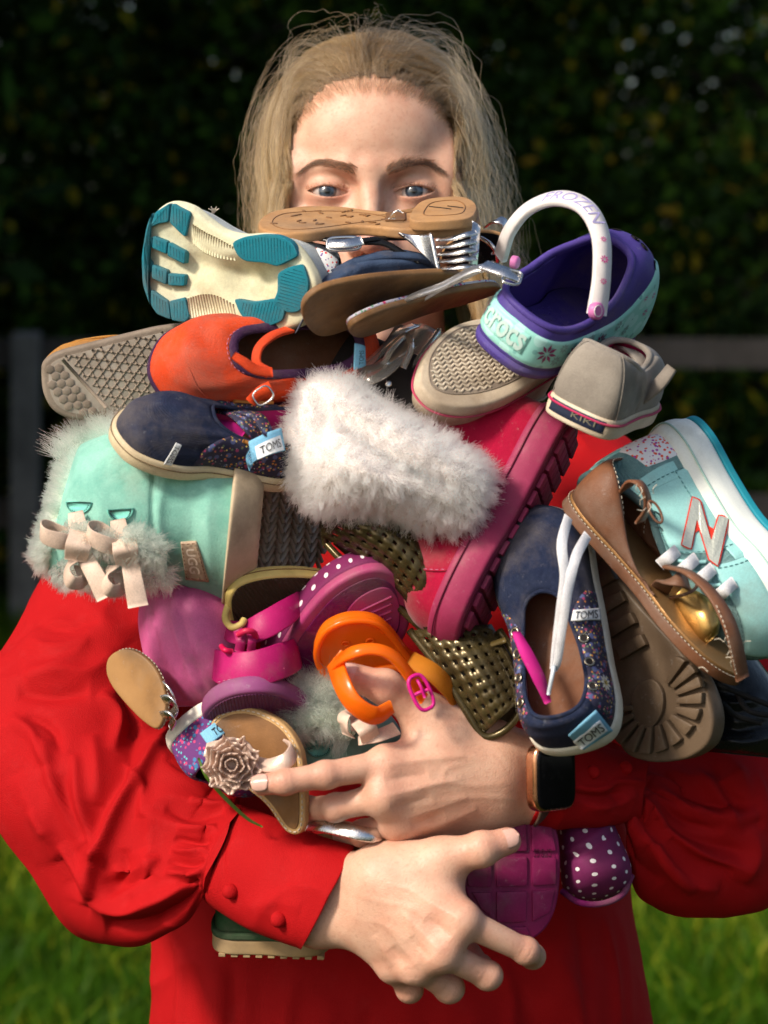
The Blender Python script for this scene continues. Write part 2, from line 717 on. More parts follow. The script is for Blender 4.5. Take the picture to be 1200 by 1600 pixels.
def seg_dist(px, py, poly):
    """distance of points to a polyline and the running parameter 0..1"""
    P = cat_rom(np.asarray(poly, float), 24) if len(poly) > 2 else resample(np.asarray(poly, float), 12)
    best = np.full(px.shape, 1e9)
    par = np.zeros(px.shape)
    side = np.zeros(px.shape)
    for i in range(len(P) - 1):
        a, b = P[i], P[i + 1]
        ab = b - a
        t = np.clip(((px - a[0]) * ab[0] + (py - a[1]) * ab[1]) / (ab @ ab + 1e-9), 0, 1)
        dx, dy = px - (a[0] + t * ab[0]), py - (a[1] + t * ab[1])
        d = np.hypot(dx, dy)
        m = d < best
        best = np.where(m, d, best)
        par = np.where(m, (i + t) / (len(P) - 1), par)
        side = np.where(m, np.sign(ab[0] * dy - ab[1] * dx), side)
    return best, par, side


def sculpt(V, F, strokes):
    """raise or sink folds along pixel polylines on the side that faces the camera: (poly, width px, height mm[, skew])"""
    N = vnormals(V, F)
    px, py, d = project(V)
    front = np.clip((N * unit(CAM - V)).sum(1) * 2.2 + 0.35, 0, 1)
    disp = np.zeros(len(V))
    for st in strokes:
        poly, w, h = st[:3]
        skew = st[3] if len(st) > 3 else 0.0
        q, t, sd = seg_dist(px, py, poly)
        ww = np.where(sd > 0, w * (1 + skew), w * (1 - skew)) if skew else w
        fall = np.exp(-(q / ww) ** (1.45 if w > 6 else 2)) * np.sin(np.pi * np.clip(t, 0.0, 1)) ** 0.5
        disp += h * 0.001 * fall
    return V + N * (disp * front)[:, None]


# ------------------------------------------------------------------ signed distance modelling (millimetres)
class Sdf:
    def __init__(self, lo, hi, h):
        self.lo, self.h = np.asarray(lo, float), h
        self.n = np.ceil((np.asarray(hi, float) - self.lo) / h).astype(int) + 1
        self.ax = [self.lo[k] + h * np.arange(self.n[k]) for k in range(3)]
        self.f = np.full(self.n, 60.0, np.float32)

    def box(self, lo, hi, pad):
        sl, g = [], []
        for k in range(3):
            a = int(np.clip(np.floor((lo[k] - pad - self.lo[k]) / self.h), 0, self.n[k] - 1))
            b = int(np.clip(np.ceil((hi[k] + pad - self.lo[k]) / self.h) + 1, 1, self.n[k]))
            sl.append(slice(a, max(b, a + 1)))
            shp = [1, 1, 1]; shp[k] = -1
            g.append(self.ax[k][sl[k]].reshape(shp).astype(np.float32))
        return tuple(sl), g

    def blend(self, sl, d, k, op):
        f = self.f[sl]
        if op == 'sub':
            d = -d
            h = np.clip(0.5 - 0.5 * (f - d) / k, 0, 1)
            self.f[sl] = f * (1 - h) + d * h + k * h * (1 - h)
        else:
            h = np.clip(0.5 + 0.5 * (f - d) / k, 0, 1)
            self.f[sl] = f * (1 - h) + d * h - k * h * (1 - h)

    def cone(self, a, b, ra, rb, k=4.0, op='add'):
        a, b = np.asarray(a, float), np.asarray(b, float)
        R = max(ra, rb)
        sl, (X, Y, Z) = self.box(np.minimum(a, b) - R, np.maximum(a, b) + R, k + 14)
        ab = b - a
        L2 = ab @ ab + 1e-9
        t = np.clip(((X - a[0]) * ab[0] + (Y - a[1]) * ab[1] + (Z - a[2]) * ab[2]) / L2, 0, 1)
        d = np.sqrt((X - a[0] - t * ab[0]) ** 2 + (Y - a[1] - t * ab[1]) ** 2 + (Z - a[2] - t * ab[2]) ** 2) - (ra + (rb - ra) * t)
        self.blend(sl, d, k, op)

    def ell(self, c, r, k=6.0, op='add', rot=None):
        c, r = np.asarray(c, float), np.asarray(r, float)
        R = np.full(3, r.max()) if rot is not None else r
        sl, (X, Y, Z) = self.box(c - R, c + R, k + 14)
        x, y, z = X - c[0], Y - c[1], Z - c[2]
        if rot is not None:
            x, y, z = (rot[0][i] * x + rot[1][i] * y + rot[2][i] * z for i in range(3))
        p = np.sqrt((x / r[0]) ** 2 + (y / r[1]) ** 2 + (z / r[2]) ** 2)
        g = np.sqrt((x / r[0] ** 2) ** 2 + (y / r[1] ** 2) ** 2 + (z / r[2] ** 2) ** 2)
        self.blend(sl, p * (p - 1) / (g + 1e-6), k, op)

    def chain(self, pts, k=4.0, kk=None):
        for i in range(len(pts) - 1):
            p, q = pts[i], pts[i + 1]
            self.cone(p[:3], q[:3], p[3], q[3], k if i == 0 or kk is None else kk)

    def mesh(self):
        f, h = self.f, self.h
        s = f < 0
        nx, ny, nz = f.shape
        acc = np.zeros((nx - 1, ny - 1, nz - 1, 3), np.float32)
        cnt = np.zeros((nx - 1, ny - 1, nz - 1), np.float32)
        offs = [(i, j, k) for i in (0, 1) for j in (0, 1) for k in (0, 1)]
        cs = {o: s[o[0]:nx - 1 + o[0], o[1]:ny - 1 + o[1], o[2]:nz - 1 + o[2]] for o in offs}
        tot = sum(c.astype(np.int8) for c in cs.values())
        cell = (tot > 0) & (tot < 8)
        I = np.argwhere(cell)
        val = {o: f[I[:, 0] + o[0], I[:, 1] + o[1], I[:, 2] + o[2]] for o in offs}
        A = np.zeros((len(I), 3))
        c = np.zeros(len(I))
        for o in offs:
            for k in range(3):
                if o[k] == 0:
                    q = list(o); q[k] = 1; q = tuple(q)
                    va, vb = val[o], val[q]
                    m = (va < 0) != (vb < 0)
                    t = np.where(m, va / (va - vb + 1e-12 * (va == vb)), 0)
                    P = np.array(o, float)[None].repeat(len(I), 0)
                    P[:, k] = t
                    A[m] += P[m]
                    c[m] += 1
        V = (I + A / c[:, None]) * h + self.lo
        idx = np.full(cell.shape, -1, np.int64)
        idx[cell] = np.arange(len(I))
        F = []
        for k in range(3):
            a = [slice(1, -1)] * 3
            a[k] = slice(0, -1)
            b = list(a)
            b[k] = slice(1, None)
            s0, s1 = s[tuple(a)], s[tuple(b)]
            for sign in (True, False):
                E = np.argwhere((s0 != s1) & (s0 == sign))
                if not len(E): continue
                E = E + np.array([0 if j == k else 1 for j in range(3)])
                u, v = (k + 1) % 3, (k + 2) % 3
                q = []
                for du, dv in ((-1, -1), (0, -1), (0, 0), (-1, 0)):
                    o = E.copy(); o[:, u] += du; o[:, v] += dv
                    q.append(idx[o[:, 0], o[:, 1], o[:, 2]])
                q = np.stack(q, 1)
                F.append(q if sign else q[:, ::-1])
        F = np.concatenate(F)
        return V, np.ascontiguousarray(F[(F >= 0).all(1)])


def camw(P):
    """camera space mm (right, up, towards viewer = -depth) -> world"""
    P = np.asarray(P, float) * 0.001
    return CAM + P[:, :1] * RT + P[:, 1:2] * UP - P[:, 2:3] * FW


def cmm(px, py, d):
    return np.array([(px - 600) / FPX * d * 1000, (800 - py) / FPX * d * 1000, -d * 1000])


# ------------------------------------------------------------------ strands
def strands(name, pts, radius, material, parent_thing=None, tip=0.2, kind=None, parent=None, thin_root=False):
    """hair curves: pts (n, k, 3) world, radius m at the root"""
    n, k, _ = pts.shape
    cu = bpy.data.hair_curves.new(name)
    cu.add_curves([k] * n)
    loc = parent_thing.loc(pts.reshape(-1, 3)) if parent_thing else pts.reshape(-1, 3)
    cu.attributes['position'].data.foreach_set('vector', loc.astype(np.float32).ravel())
    r = np.asarray(radius, float)
    r = r[:, None] if r.ndim == 1 else np.full((n, 1), float(r))
    prof_ = np.linspace(1, tip, k)
    if thin_root: prof_[:3] *= [.25, .55, .85]
    rr = r * prof_[None]
    at = cu.attributes.get('radius') or cu.attributes.new('radius', 'FLOAT', 'POINT')
    at.data.foreach_set('value', rr.astype(np.float32).ravel())
    cu.materials.append(material)
    o = bpy.data.objects.new(name, cu)
    COL.objects.link(o)
    if parent_thing:
        o.parent = parent or parent_thing.e
    if kind: o['kind'] = kind
    return o


def fur_on(V, F, n, length, spread=0.5, comb=(0, 0, 0), curl=0.0, k=6, rng=RNG, keep=None, clump=0, clumpf=0.5):
    """strands rooted on a mesh: world verts and quads/tris"""
    F = np.asarray(F)
    V = np.asarray(V)
    T = np.concatenate([F[:, [0, 1, 2]], F[:, [0, 2, 3]]]) if F.shape[1] == 4 else F
    a, b, c = V[T[:, 0]], V[T[:, 1]], V[T[:, 2]]
    fn = np.cross(b - a, c - a)
    ar = np.linalg.norm(fn, axis=1)
    if keep is not None:
        ar = ar * keep((a + b + c) / 3)
    i = rng.choice(len(T), n, p=ar / ar.sum())
    r1, r2 = np.sqrt(rng.random(n)), rng.random(n)
    P = a[i] * (1 - r1)[:, None] + b[i] * (r1 * (1 - r2))[:, None] + c[i] * (r1 * r2)[:, None]
    N = unit(fn[i])
    d = unit(N + rng.normal(0, spread, (n, 3)) + np.asarray(comb)[None])
    Ln = length * rng.uniform(0.6, 1.1, n)
    t = np.linspace(0, 1, k)
    bend = rng.normal(0, 1, (n, 3)) * curl
    pts = P[:, None] + (d[:, None] * t[None, :, None] + bend[:, None] * (t ** 2)[None, :, None]) * Ln[:, None, None]
    if clump:
        ci = rng.choice(n, clump)
        tip = pts[ci, -1]
        root = P[ci]
        best = np.zeros(n, int)
        for s in range(0, n, 4000):
            best[s:s + 4000] = np.argmin(((P[s:s + 4000, None] - root[None]) ** 2).sum(-1), 1)
        pts = pts + (tip[best] - pts[:, -1])[:, None] * (clumpf * t ** 1.5)[None, :, None]
    return pts
# ------------------------------------------------------------------ ground, grass, fence, trees
def ground_mat():
    m = mat('turf_soil', (0.030, 0.045, 0.010), (0.02, 0.022, 0.008), mott=0.9, mscale=3.0, rough=0.98, spec=.05, grime=0, bump='noise', bscale=60, bumps=0.8)
    return m


gv = [(-60, -20, 0), (60, -20, 0), (60, 140, 0), (-60, 140, 0)]
go = bpy.data.objects.new('ground', make_mesh('ground', np.array(gv, float), [(0, 1, 2, 3)], ground_mat(), False))
COL.objects.link(go)
tag(go, kind='structure')

# lawn: short blades, longer and denser near the camera
leafm = []
for i, (c1, c2) in enumerate([((0.065, 0.155, 0.006), (0.035, 0.10, 0.005)), ((0.30, 0.33, 0.02), (0.16, 0.24, 0.012))]):  # second pair is yellow: sunlit, backlit grass painted into the blade colour
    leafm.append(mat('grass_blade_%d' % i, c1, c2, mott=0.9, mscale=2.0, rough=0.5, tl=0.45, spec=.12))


def lawn():
    n = 90000
    y = 3.6 + RNG.random(n) ** 1.3 * 7.0
    x = RNG.uniform(-1, 1, n) * (0.32 * y + 0.35) * 0.95
    h = RNG.uniform(0.04, 0.12, n) * (1 + 0.5 * np.sin(x * 3.1 + y * 2.3) * np.sin(y * 1.7))
    a = RNG.uniform(0, 2 * np.pi, n)
    w = RNG.uniform(0.002, 0.0048, n)
    ln = RNG.normal(0, 0.5, (n, 2)) * h[:, None]
    dx, dy = np.cos(a) * w, np.sin(a) * w
    z0 = np.zeros(n)
    b0 = np.stack([x - dx, y - dy, z0], 1)
    b1 = np.stack([x + dx, y + dy, z0], 1)
    m0 = np.stack([x - dx * .8 + ln[:, 0] * .35, y - dy * .8 + ln[:, 1] * .35, h * .6], 1)
    m1 = np.stack([x + dx * .8 + ln[:, 0] * .35, y + dy * .8 + ln[:, 1] * .35, h * .6], 1)
    t = np.stack([x + ln[:, 0], y + ln[:, 1], h], 1)
    V = np.stack([b0, b1, m1, m0, t], 1).reshape(-1, 3)
    i = np.arange(n)[:, None] * 5
    T = np.concatenate([i + [0, 1, 2], i + [0, 2, 3], i + [3, 2, 4]])
    me = make_mesh('grass', V, T, leafm, True)
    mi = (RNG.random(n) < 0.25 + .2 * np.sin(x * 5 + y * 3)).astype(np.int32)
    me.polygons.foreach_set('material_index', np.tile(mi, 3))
    o = bpy.data.objects.new('grass', me)
    COL.objects.link(o)
    tag(o, 'short green lawn grass with sunlit tips painted as yellow blades behind the woman', 'grass', kind='stuff')


lawn()

# fence: two rails on grey weathered posts
wood = mat('weathered_wood', (0.20, 0.19, 0.175), (0.11, 0.105, 0.098), mott=0.8, mscale=9, rough=0.95, spec=.1, grime=0, bump='noise', bscale=120, bumps=0.5, stretch=(1, 1, .1))
wood2 = mat('dark_rail_wood', (0.10, 0.088, 0.080), (0.062, 0.054, 0.048), mott=0.8, mscale=9, rough=0.95, spec=.1, grime=0, bump='noise', bscale=120, bumps=0.5)


def box_vf(c, s, r=0.0, ch=0.006):
    cx, cy, cz = c
    x, y, z = (k / 2 for k in s)
    P = np.array([(-x, -y), (x, -y), (x, y), (-x, y)], float)
    return np.array([(cx + px_, cy + py_, cz + pz) for pz in (-z, z) for px_, py_ in P]), [(3, 2, 1, 0), (4, 5, 6, 7), (0, 1, 5, 4), (1, 2, 6, 5), (2, 3, 7, 6), (3, 0, 4, 7)]


FY = 10.0
fence = Thing('fence', 'low weathered wooden post and rail fence in front of the dark trees', 'fence', (0, FY, 0))
for i in range(-3, 4):
    x = -1.49 + i * 2.4
    lean = 0.02 if i == 0 else random.uniform(-.02, .02)
    v, f = box_vf((x, FY, 0.62), (0.115, 0.10, 1.26))
    v[:, 0] += (v[:, 2] - .6) * lean
    v[4:, 2] -= np.array([.015, .015, 0, 0])
    fence.part('post', (v, f), wood, 'w', smooth=False, bevel=6)
    for zz in (1.155, 0.50):
        v, f = box_vf((x + 1.2, FY + .07, zz), (2.38, 0.04, 0.125))
        v[:, 2] += (v[:, 0] - x) * random.uniform(-.006, .006)
        fence.part('rail', (v, f), wood2, 'w', smooth=False, bevel=5)

# trees: dense dark foliage with a few warm leaves and small gaps of sky
barkm = mat('bark', (0.05, 0.04, 0.03), (0.025, 0.02, 0.015), mott=0.8, mscale=10, rough=0.95, bump='noise', bscale=40, bumps=0.8)
leaf_mats = [mat('dark_leaf', (0.018, 0.042, 0.009), (0.011, 0.027, 0.007), mott=.9, mscale=1.5, rough=0.7, tl=0.12, spec=.06),
             mat('green_leaf', (0.055, 0.125, 0.012), (0.034, 0.085, 0.010), mott=.9, mscale=1.5, rough=0.6, tl=0.30, spec=.1),
             mat('yellow_leaf', (0.38, 0.36, 0.02), (0.36, 0.22, 0.025), mott=.9, mscale=1.0, rough=0.6, tl=0.55, spec=.1)]


def tree(label, x, y, h, rx, seed, n=26000, yel=0.02, low=0.01, ls=1.0, spread=.17):
    rng = np.random.default_rng(seed)
    t = Thing('tree', label, 'tree', (x, y, 0), group='trees behind the fence')
    # trunk with limbs
    zz = np.linspace(0, h * .95, 14)
    P = np.column_stack([x + 0.12 * np.sin(zz * .9 + seed), y + 0.1 * np.cos(zz * .7 + seed), zz])
    vfs = [tube(P, np.interp(zz, [0, h], [0.16, 0.02]), 9)]
    tips = []
    nl = 26
    for i in range(nl):
        z0 = h * (0.12 + 0.8 * i / nl)
        a = rng.uniform(0, 2 * np.pi)
        ln = rx * (1.05 - 0.6 * z0 / h) * rng.uniform(.6, 1.0)
        b = np.array([np.interp(z0, zz, P[:, 0]), np.interp(z0, zz, P[:, 1]), z0])
        e = b + np.array([math.cos(a) * ln, math.sin(a) * ln, rng.uniform(-.1, .5)])
        q = np.linspace(0, 1, 6)[:, None]
        Q = b * (1 - q) + e * q + np.array([0, 0, 1]) * 0.18 * np.sin(q * np.pi)
        vfs.append(tube(Q, np.linspace(.05, .008, 6), 6))
        tips.append(Q)
    t.part('trunk', join(*vfs), barkm, 'w')
    # leaf clumps along the limbs and through the crown
    nc = 420
    cz = h * (low + (1 - low) * rng.random(nc))
    rr = rx * np.sqrt(rng.random(nc)) * np.clip(1.12 - (cz / h - .2) ** 2 * 1.1, .2, 1)
    ca = rng.uniform(0, 2 * np.pi, nc)
    cc = np.column_stack([x + rr * np.cos(ca), y + rr * np.sin(ca), cz])
    ci = rng.integers(0, nc, n)
    p = cc[ci] + rng.normal(0, spread, (n, 3)) * [1, 1, .8]
    s = rng.uniform(.022, .055, n) * ls
    d1 = unit(rng.normal(0, 1, (n, 3)))
    d2 = unit(np.cross(d1, rng.normal(0, 1, (n, 3))))
    a = p - d1 * s[:, None]
    b = p + d2 * (s * .55)[:, None]
    c = p + d1 * s[:, None]
    d = p - d2 * (s * .55)[:, None]
    V = np.stack([a, b, c, d], 1).reshape(-1, 3)
    F = np.arange(n * 4).reshape(-1, 4)
    o = t.part('crown', (V, F), leaf_mats, 'w', smooth=False)
    warm = (rng.random(nc) < 0.10)[ci]
    r = rng.random(n)
    mi = np.where(r < yel + 0.25 * yel * 8 * warm, 2, np.where(r < .38, 1, 0)).astype(np.int32)
    o.data.polygons.foreach_set('material_index', mi)
    return t


TREES = [(-2.3, 11.6, 4.6, 1.15, 'dark tree at the left edge of the photo behind the fence post'),
         (-1.05, 12.3, 4.9, 1.05, 'dark tree behind the fence, right of the pale post'),
         (-0.1, 11.7, 4.7, 1.05, 'dark tree directly behind the woman\'s head'),
         (0.95, 12.2, 4.9, 1.10, 'dark tree with yellow leaves just right of the woman\'s head'),
         (2.0, 11.6, 4.6, 1.15, 'dark tree with orange leaves at the right edge of the photo')]
for k, (x, y, h, rx, lab) in enumerate(TREES):
    tree(lab, x, y, h, rx, 100 + k, yel=(0.06, .055, .03, .075, .065)[k])
ROW2 = ['far dark tree of the second row, %s' % w for w in ('outermost on the left', 'second from the left', 'third from the left', 'the middle one', 'third from the right', 'second from the right', 'outermost on the right')]
for k in range(7):                              # second row that closes the view
    tree(ROW2[k], -3.9 + k * 1.3, 14.0 + .5 * (k % 2), 5.0, 1.30, 200 + k, n=15000, yel=.012)
for x, y, lab in ((3.1, 12.1, 'next dark tree of the hedge to the right of the orange leaved one'), (4.2, 11.8, 'dark tree farther right in the hedge'), (5.4, 12.3, 'last dark tree at the right end of the hedge'), (-3.5, 12.2, 'dark tree of the hedge left of the fence post')):
    tree(lab, x, y, 4.7, 1.15, 400 + int(x * 10), n=18000, yel=.03)
# unseen tall trees, added left of the hedge to keep it in the shade
for k, (x, y, h, rx) in enumerate(((-3.7, 8.2, 10.0, 1.7), (-5.6, 9.6, 10.0, 2.0), (-5.0, 6.6, 10.5, 1.8))):
    tree('tall unseen tree added left of the fence to shade the hedge, ' + ('the nearest to the lawn', 'the farthest back', 'the farthest left')[k], x, y, h, rx, 300 + k, n=26000, yel=.01, low=.12, ls=3.0, spread=.4)
# ------------------------------------------------------------------ the woman
E = cmm(579.5, 297, 1.73)                     # point between the eyes, camera space mm
person = Thing('person', 'woman in a red blouse with blonde hair hugging a big pile of shoes', 'person', (C(590, 1500, 1.75)[0], C(590, 1500, 1.75)[1], 0.0))


def attr_mat_skin():
    m = bpy.data.materials.new('skin')
    m.use_nodes = True
    nt = m.node_tree
    N, Lk = nt.nodes, nt.links
    b = N['Principled BSDF']
    tc = N.new('ShaderNodeTexCoord')
    at = N.new('ShaderNodeAttribute'); at.attribute_name = 'red'
    n1 = N.new('ShaderNodeTexNoise'); n1.inputs['Scale'].default_value = 70; n1.inputs['Detail'].default_value = 5
    n2 = N.new('ShaderNodeTexNoise'); n2.inputs['Scale'].default_value = 420; n2.inputs['Detail'].default_value = 4
    n3 = N.new('ShaderNodeTexNoise'); n3.inputs['Scale'].default_value = 950; n3.inputs['Detail'].default_value = 3
    for n in (n1, n2, n3): Lk.new(tc.outputs['Object'], n.inputs['Vector'])
    def mixc(fac, a, c):
        x = N.new('ShaderNodeMix'); x.data_type = 'RGBA'
        Lk.new(fac, x.inputs[0])
        for s, v in ((x.inputs[6], a), (x.inputs[7], c)):
            if hasattr(v, 'links'): Lk.new(v, s)
            else: s.default_value = (*v, 1)
        return x.outputs[2]
    def mr(src, lo, hi, a, c):
        r = N.new('ShaderNodeMapRange')
        for k, v in enumerate((lo, hi, a, c)): r.inputs[k + 1].default_value = v
        Lk.new(src, r.inputs[0]); return r.outputs[0]
    c = mixc(mr(n1.outputs[0], .35, .65, 0, 1), (0.66, 0.40, 0.285), (0.60, 0.325, 0.225))
    c = mixc(mr(n2.outputs[0], .54, .72, 0, .27), c, (0.40, 0.17, 0.11))
    c = mixc(mr(at.outputs['Fac'], 0, 1, 0, .8), c, (0.48, 0.17, 0.125))
    Lk.new(c, b.inputs['Base Color'])
    Lk.new(mr(n2.outputs[0], .3, .7, .38, .55), b.inputs['Roughness'])
    b.inputs['Subsurface Weight'].default_value = 0.14
    b.inputs['Subsurface Radius'].default_value = (0.006, 0.0022, 0.0012)
    b.inputs['Subsurface Scale'].default_value = 0.7
    b.inputs['Specular IOR Level'].default_value = 0.45
    bp = N.new('ShaderNodeBump'); bp.inputs['Strength'].default_value = 0.5; bp.inputs['Distance'].default_value = 0.0006
    Lk.new(n3.outputs[0], bp.inputs['Height']); Lk.new(bp.outputs[0], b.inputs['Normal'])
    return m


SKIN = attr_mat_skin()


def face_sdf(S, fine=True):
    g = lambda x, y, z: E + np.array([x, y, z], float)
    S.ell(g(0, 34, -86), (68, 84, 90), 4)
    S.ell(g(0, 44, -30), (54, 46, 40), 22)            # forehead
    S.ell(g(0, -50, -52), (55, 72, 58), 25)           # lower face
    for s in (-1, 1):
        S.ell(g(s * 41, -30, -24), (23, 20, 22), 18)  # cheek bones
        S.cone(g(s * 50, 14, -22), g(s * 17, 14, 0), 9, 8.0, 12)   # brow ridge
        S.ell(g(s * 55, 12, -38), (12, 30, 30), 16)   # temple
    S.cone(g(0, 14, 3), g(0, -6, 3.5), 7.5, 6.0, 11)    # glabella
    S.cone(g(0, -4, 4), g(0, -36, 18), 5.6, 8.0, 7)    # nose bridge
    S.ell(g(0, -40, 20), (9, 8, 9), 6)
    for s in (-1, 1):
        S.ell(g(s * 11, -42, 10), (6.5, 6.5, 8), 5)
        S.ell(g(s * 31, 0.0, 3.5), (20, 12, 10.5), 9, 'sub')      # sockets
    S.ell(g(0, -74, 0), (22, 6, 12), 8)               # lips
    S.ell(g(0, -82, -1), (18, 6, 12), 6)
    S.ell(g(0, -105, -8), (22, 16, 18), 14)           # chin
    for s in (-1, 1):
        S.ell(g(s * 31, -.3, -12.0), (15.2, 13.2, 13.7), 5.5)    # lids wrap the eyeball
        if fine:
            # crease over the upper lid and bag under the lower one
            pts = [(-16, 2.5, -6), (-9, 8.4, .6), (0, 10.2, 2.4), (9, 9.2, 1.0), (16, 4.4, -5)]
            for a, b in zip(pts[:-1], pts[1:]):
                S.cone(g(s * 31 + s * a[0], a[1], a[2]), g(s * 31 + s * b[0], b[1], b[2]), 1.1, 1.1, 2.2, 'sub')
            pts = [(-11, -9, -1), (0, -11.5, .5), (10, -9.5, -2)]
            for a, b in zip(pts[:-1], pts[1:]):
                S.cone(g(s * 31 + s * a[0], a[1], a[2]), g(s * 31 + s * b[0], b[1], b[2]), .8, .8, 3, 'sub')
            # the opening between the lids
            c = g(s * 31, -0.4, 0)
            sl, (X, Y, Z) = S.box(c - [17, 9, 14], c + [17, 9, 10], 2)
            th = s * 0.06
            x = (X - c[0]) * math.cos(th) + (Y - c[1]) * math.sin(th)
            y = -(X - c[0]) * math.sin(th) + (Y - c[1]) * math.cos(th)
            hu, hl, w = 3.5, 4.3, 14.6
            Ru, Rl = (w * w + hu * hu) / (2 * hu), (w * w + hl * hl) / (2 * hl)
            d = np.maximum(np.sqrt(x ** 2 + (y - (hu - Ru)) ** 2) - Ru, np.sqrt(x ** 2 + (y + (hl - Rl)) ** 2) - Rl)
            d = np.maximum(d, -(Z - (c[2] - 13)))
            S.blend(sl, d.astype(np.float32), 0.7, 'sub')


def build_body():
    Vs, Fs, reds = [], [], []
    def add(V, F, red):
        n = sum(len(v) for v in Vs)
        Vs.append(V); Fs.append(F + n); reds.append(red)
    # face
    S = Sdf(E + [-84, -70, -70], E + [84, 104, 34], 0.8)
    face_sdf(S)
    V, F = S.mesh()
    q = V - E
    red = np.exp(-((q[:, 1] + 38) / 14) ** 2 - (q[:, 0] / 14) ** 2) * .8
    for s in (-1, 1):
        red += .50 * np.exp(-((q[:, 0] - s * 31) / 17) ** 2 - ((q[:, 1] + 5.5) / 3.5) ** 2)
        red += .30 * np.exp(-((q[:, 0] - s * 31) / 17) ** 2 - ((q[:, 1] - 5) / 3.0) ** 2)
        red += .45 * np.exp(-((q[:, 0] - s * 17) / 4) ** 2 - ((q[:, 1] + 1) / 4) ** 2)
        red += .45 * np.exp(-((q[:, 0] - s * 40) / 18) ** 2 - ((q[:, 1] + 30) / 14) ** 2)
    add(V, F, red)
    face = (V, F)
    # head, neck, trunk, arms, legs: coarse, under hair and clothes
    S = Sdf(np.array([-330, -1600, -2020]), np.array([330, 370, -1420]), 7.0)
    face_sdf(S, False)
    S.f += 2.5
    c = lambda px, py, d: cmm(px, py, d)
    S.cone(c(580, 420, 1.82), c(590, 640, 1.84), 52, 56, 20)
    for s in (-1, 1):
        S.cone(c(590 + s * 60, 690, 1.82), c(590 + s * 250, 760, 1.82), 40, 30, 30)
        S.cone(c(590 + s * 90, 800, 1.80), c(590 + s * 110, 1500, 1.82), 85, 80, 40)
        hip = c(590 + s * 130, 1750, 1.84)
        foot = np.array([hip[0] + s * 20, hip[1] - 800, hip[2] - 85])
        S.cone(hip, (hip + foot) / 2, 85, 55, 40)
        S.cone((hip + foot) / 2, foot, 55, 38, 20)
    S.cone(c(290, 800, 1.79), c(165, 1225, 1.60), 30, 28, 20)
    S.cone(c(165, 1225, 1.60), c(380, 1350, 1.515), 26, 13, 20)
    S.cone(c(920, 800, 1.79), c(1110, 1225, 1.62), 30, 28, 20)
    S.cone(c(1110, 1225, 1.62), c(985, 1230, 1.535), 26, 12, 20)
    V, F = S.mesh()
    add(V, F, np.zeros(len(V)))

    def hand(wr, carp, mcps, fingers, thumb, lo, hi, veins=()):
        S = Sdf(lo, hi, .85)
        P = lambda t: (*cmm(*t[:3]), t[3])
        for a, b in wr:
            a, b = P(a), P(b)
            S.cone(a[:3], b[:3], a[3], b[3], 14)
        for cc, m in zip(carp, mcps):
            a, b = P(cc), P(m)
            S.cone(a[:3], b[:3], a[3], b[3], 13)
        for i in range(3):            # web between the knuckles
            a, b = P(mcps[i]), P(mcps[i + 1])
            S.cone(a[:3], b[:3], a[3] * .72, b[3] * .72, 8)
        th = [P(t) for t in thumb]
        S.cone(th[0][:3], th[1][:3], th[0][3], th[1][3], 15)
        S.cone(th[1][:3], th[2][:3], th[1][3], th[2][3], 6)
        S.cone(th[2][:3], th[3][:3], th[2][3], th[3][3], 3)
        S.ell(th[2][:3], np.full(3, th[2][3] * 1.05), 4)
        if len(thumb) > 4:
            a = P(thumb[4]); S.ell(a[:3], (a[3],) * 3, 22)
        for m, f in zip(mcps, fingers):
            ch = [P(m)] + [P(t) for t in f]
            S.cone(ch[0][:3], ch[1][:3], ch[0][3] * .78, ch[1][3] * .84, 3.5)
            for a, b in zip(ch[1:-1], ch[2:]):
                S.cone(a[:3], b[:3], a[3] * .86, b[3] * .90, 2.0)
            for a in ch[1:-1]:
                S.ell(a[:3], np.full(3, a[3] * .89), 4)
        V, F = S.mesh()
        red = np.zeros(len(V))
        for m, f in zip(mcps, fingers):
            red += .35 * np.exp(-((V - np.array(P(m)[:3])) ** 2).sum(1) / 15 ** 2)
            for t in f[:-1]:
                red += .45 * np.exp(-((V - np.array(P(t)[:3])) ** 2).sum(1) / 12 ** 2)
            red += .55 * np.exp(-((V - np.array(P(f[-1])[:3])) ** 2).sum(1) / 12 ** 2)
        red += .6 * np.exp(-((V - np.array(th[3][:3])) ** 2).sum(1) / 13 ** 2) + .35 * np.exp(-((V - np.array(th[2][:3])) ** 2).sum(1) / 13 ** 2)
        # tendons from wrist to knuckles, wrinkles over the knuckle joints
        W = camw(V)
        st = []
        for cc, m in zip(carp, mcps):
            st.append(([(cc[0] * .75 + m[0] * .25, cc[1] * .75 + m[1] * .25), (m[0], m[1])], 7, .9))
        for i in range(3):            # hollows between the tendons
            mc, mm = (np.array(carp[i][:2]) + np.array(carp[i + 1][:2])) / 2, (np.array(mcps[i][:2]) + np.array(mcps[i + 1][:2])) / 2
            st.append(([tuple(mc * .4 + mm * .6), tuple(mm)], 9, -1.2))
        for ch in [[m] + f for m, f in zip(mcps, fingers)] + [thumb[1:4]]:
            for j in range(1, len(ch) - 1):
                a, b = np.array(ch[j - 1][:2], float), np.array(ch[j][:2], float)
                d = unit(b - a); nrm = np.array([-d[1], d[0]])
                r = ch[j][3] * 2.6 * .75
                for o in (-6, -2, 2, 6):
                    p = b + d * o
                    st.append(([tuple(p - nrm * r), tuple(p + d * 1.0), tuple(p + nrm * r)], 1.8, -.22))
        for vn in veins:
            st.append((vn, 5.0, .35))
        W = sculpt(W, F, st)
        n = sum(len(v) for v in Vs)
        q = W - CAM
        V = np.column_stack([q @ RT, q @ UP, -(q @ FW)]) * 1000
        add(V, F, red)

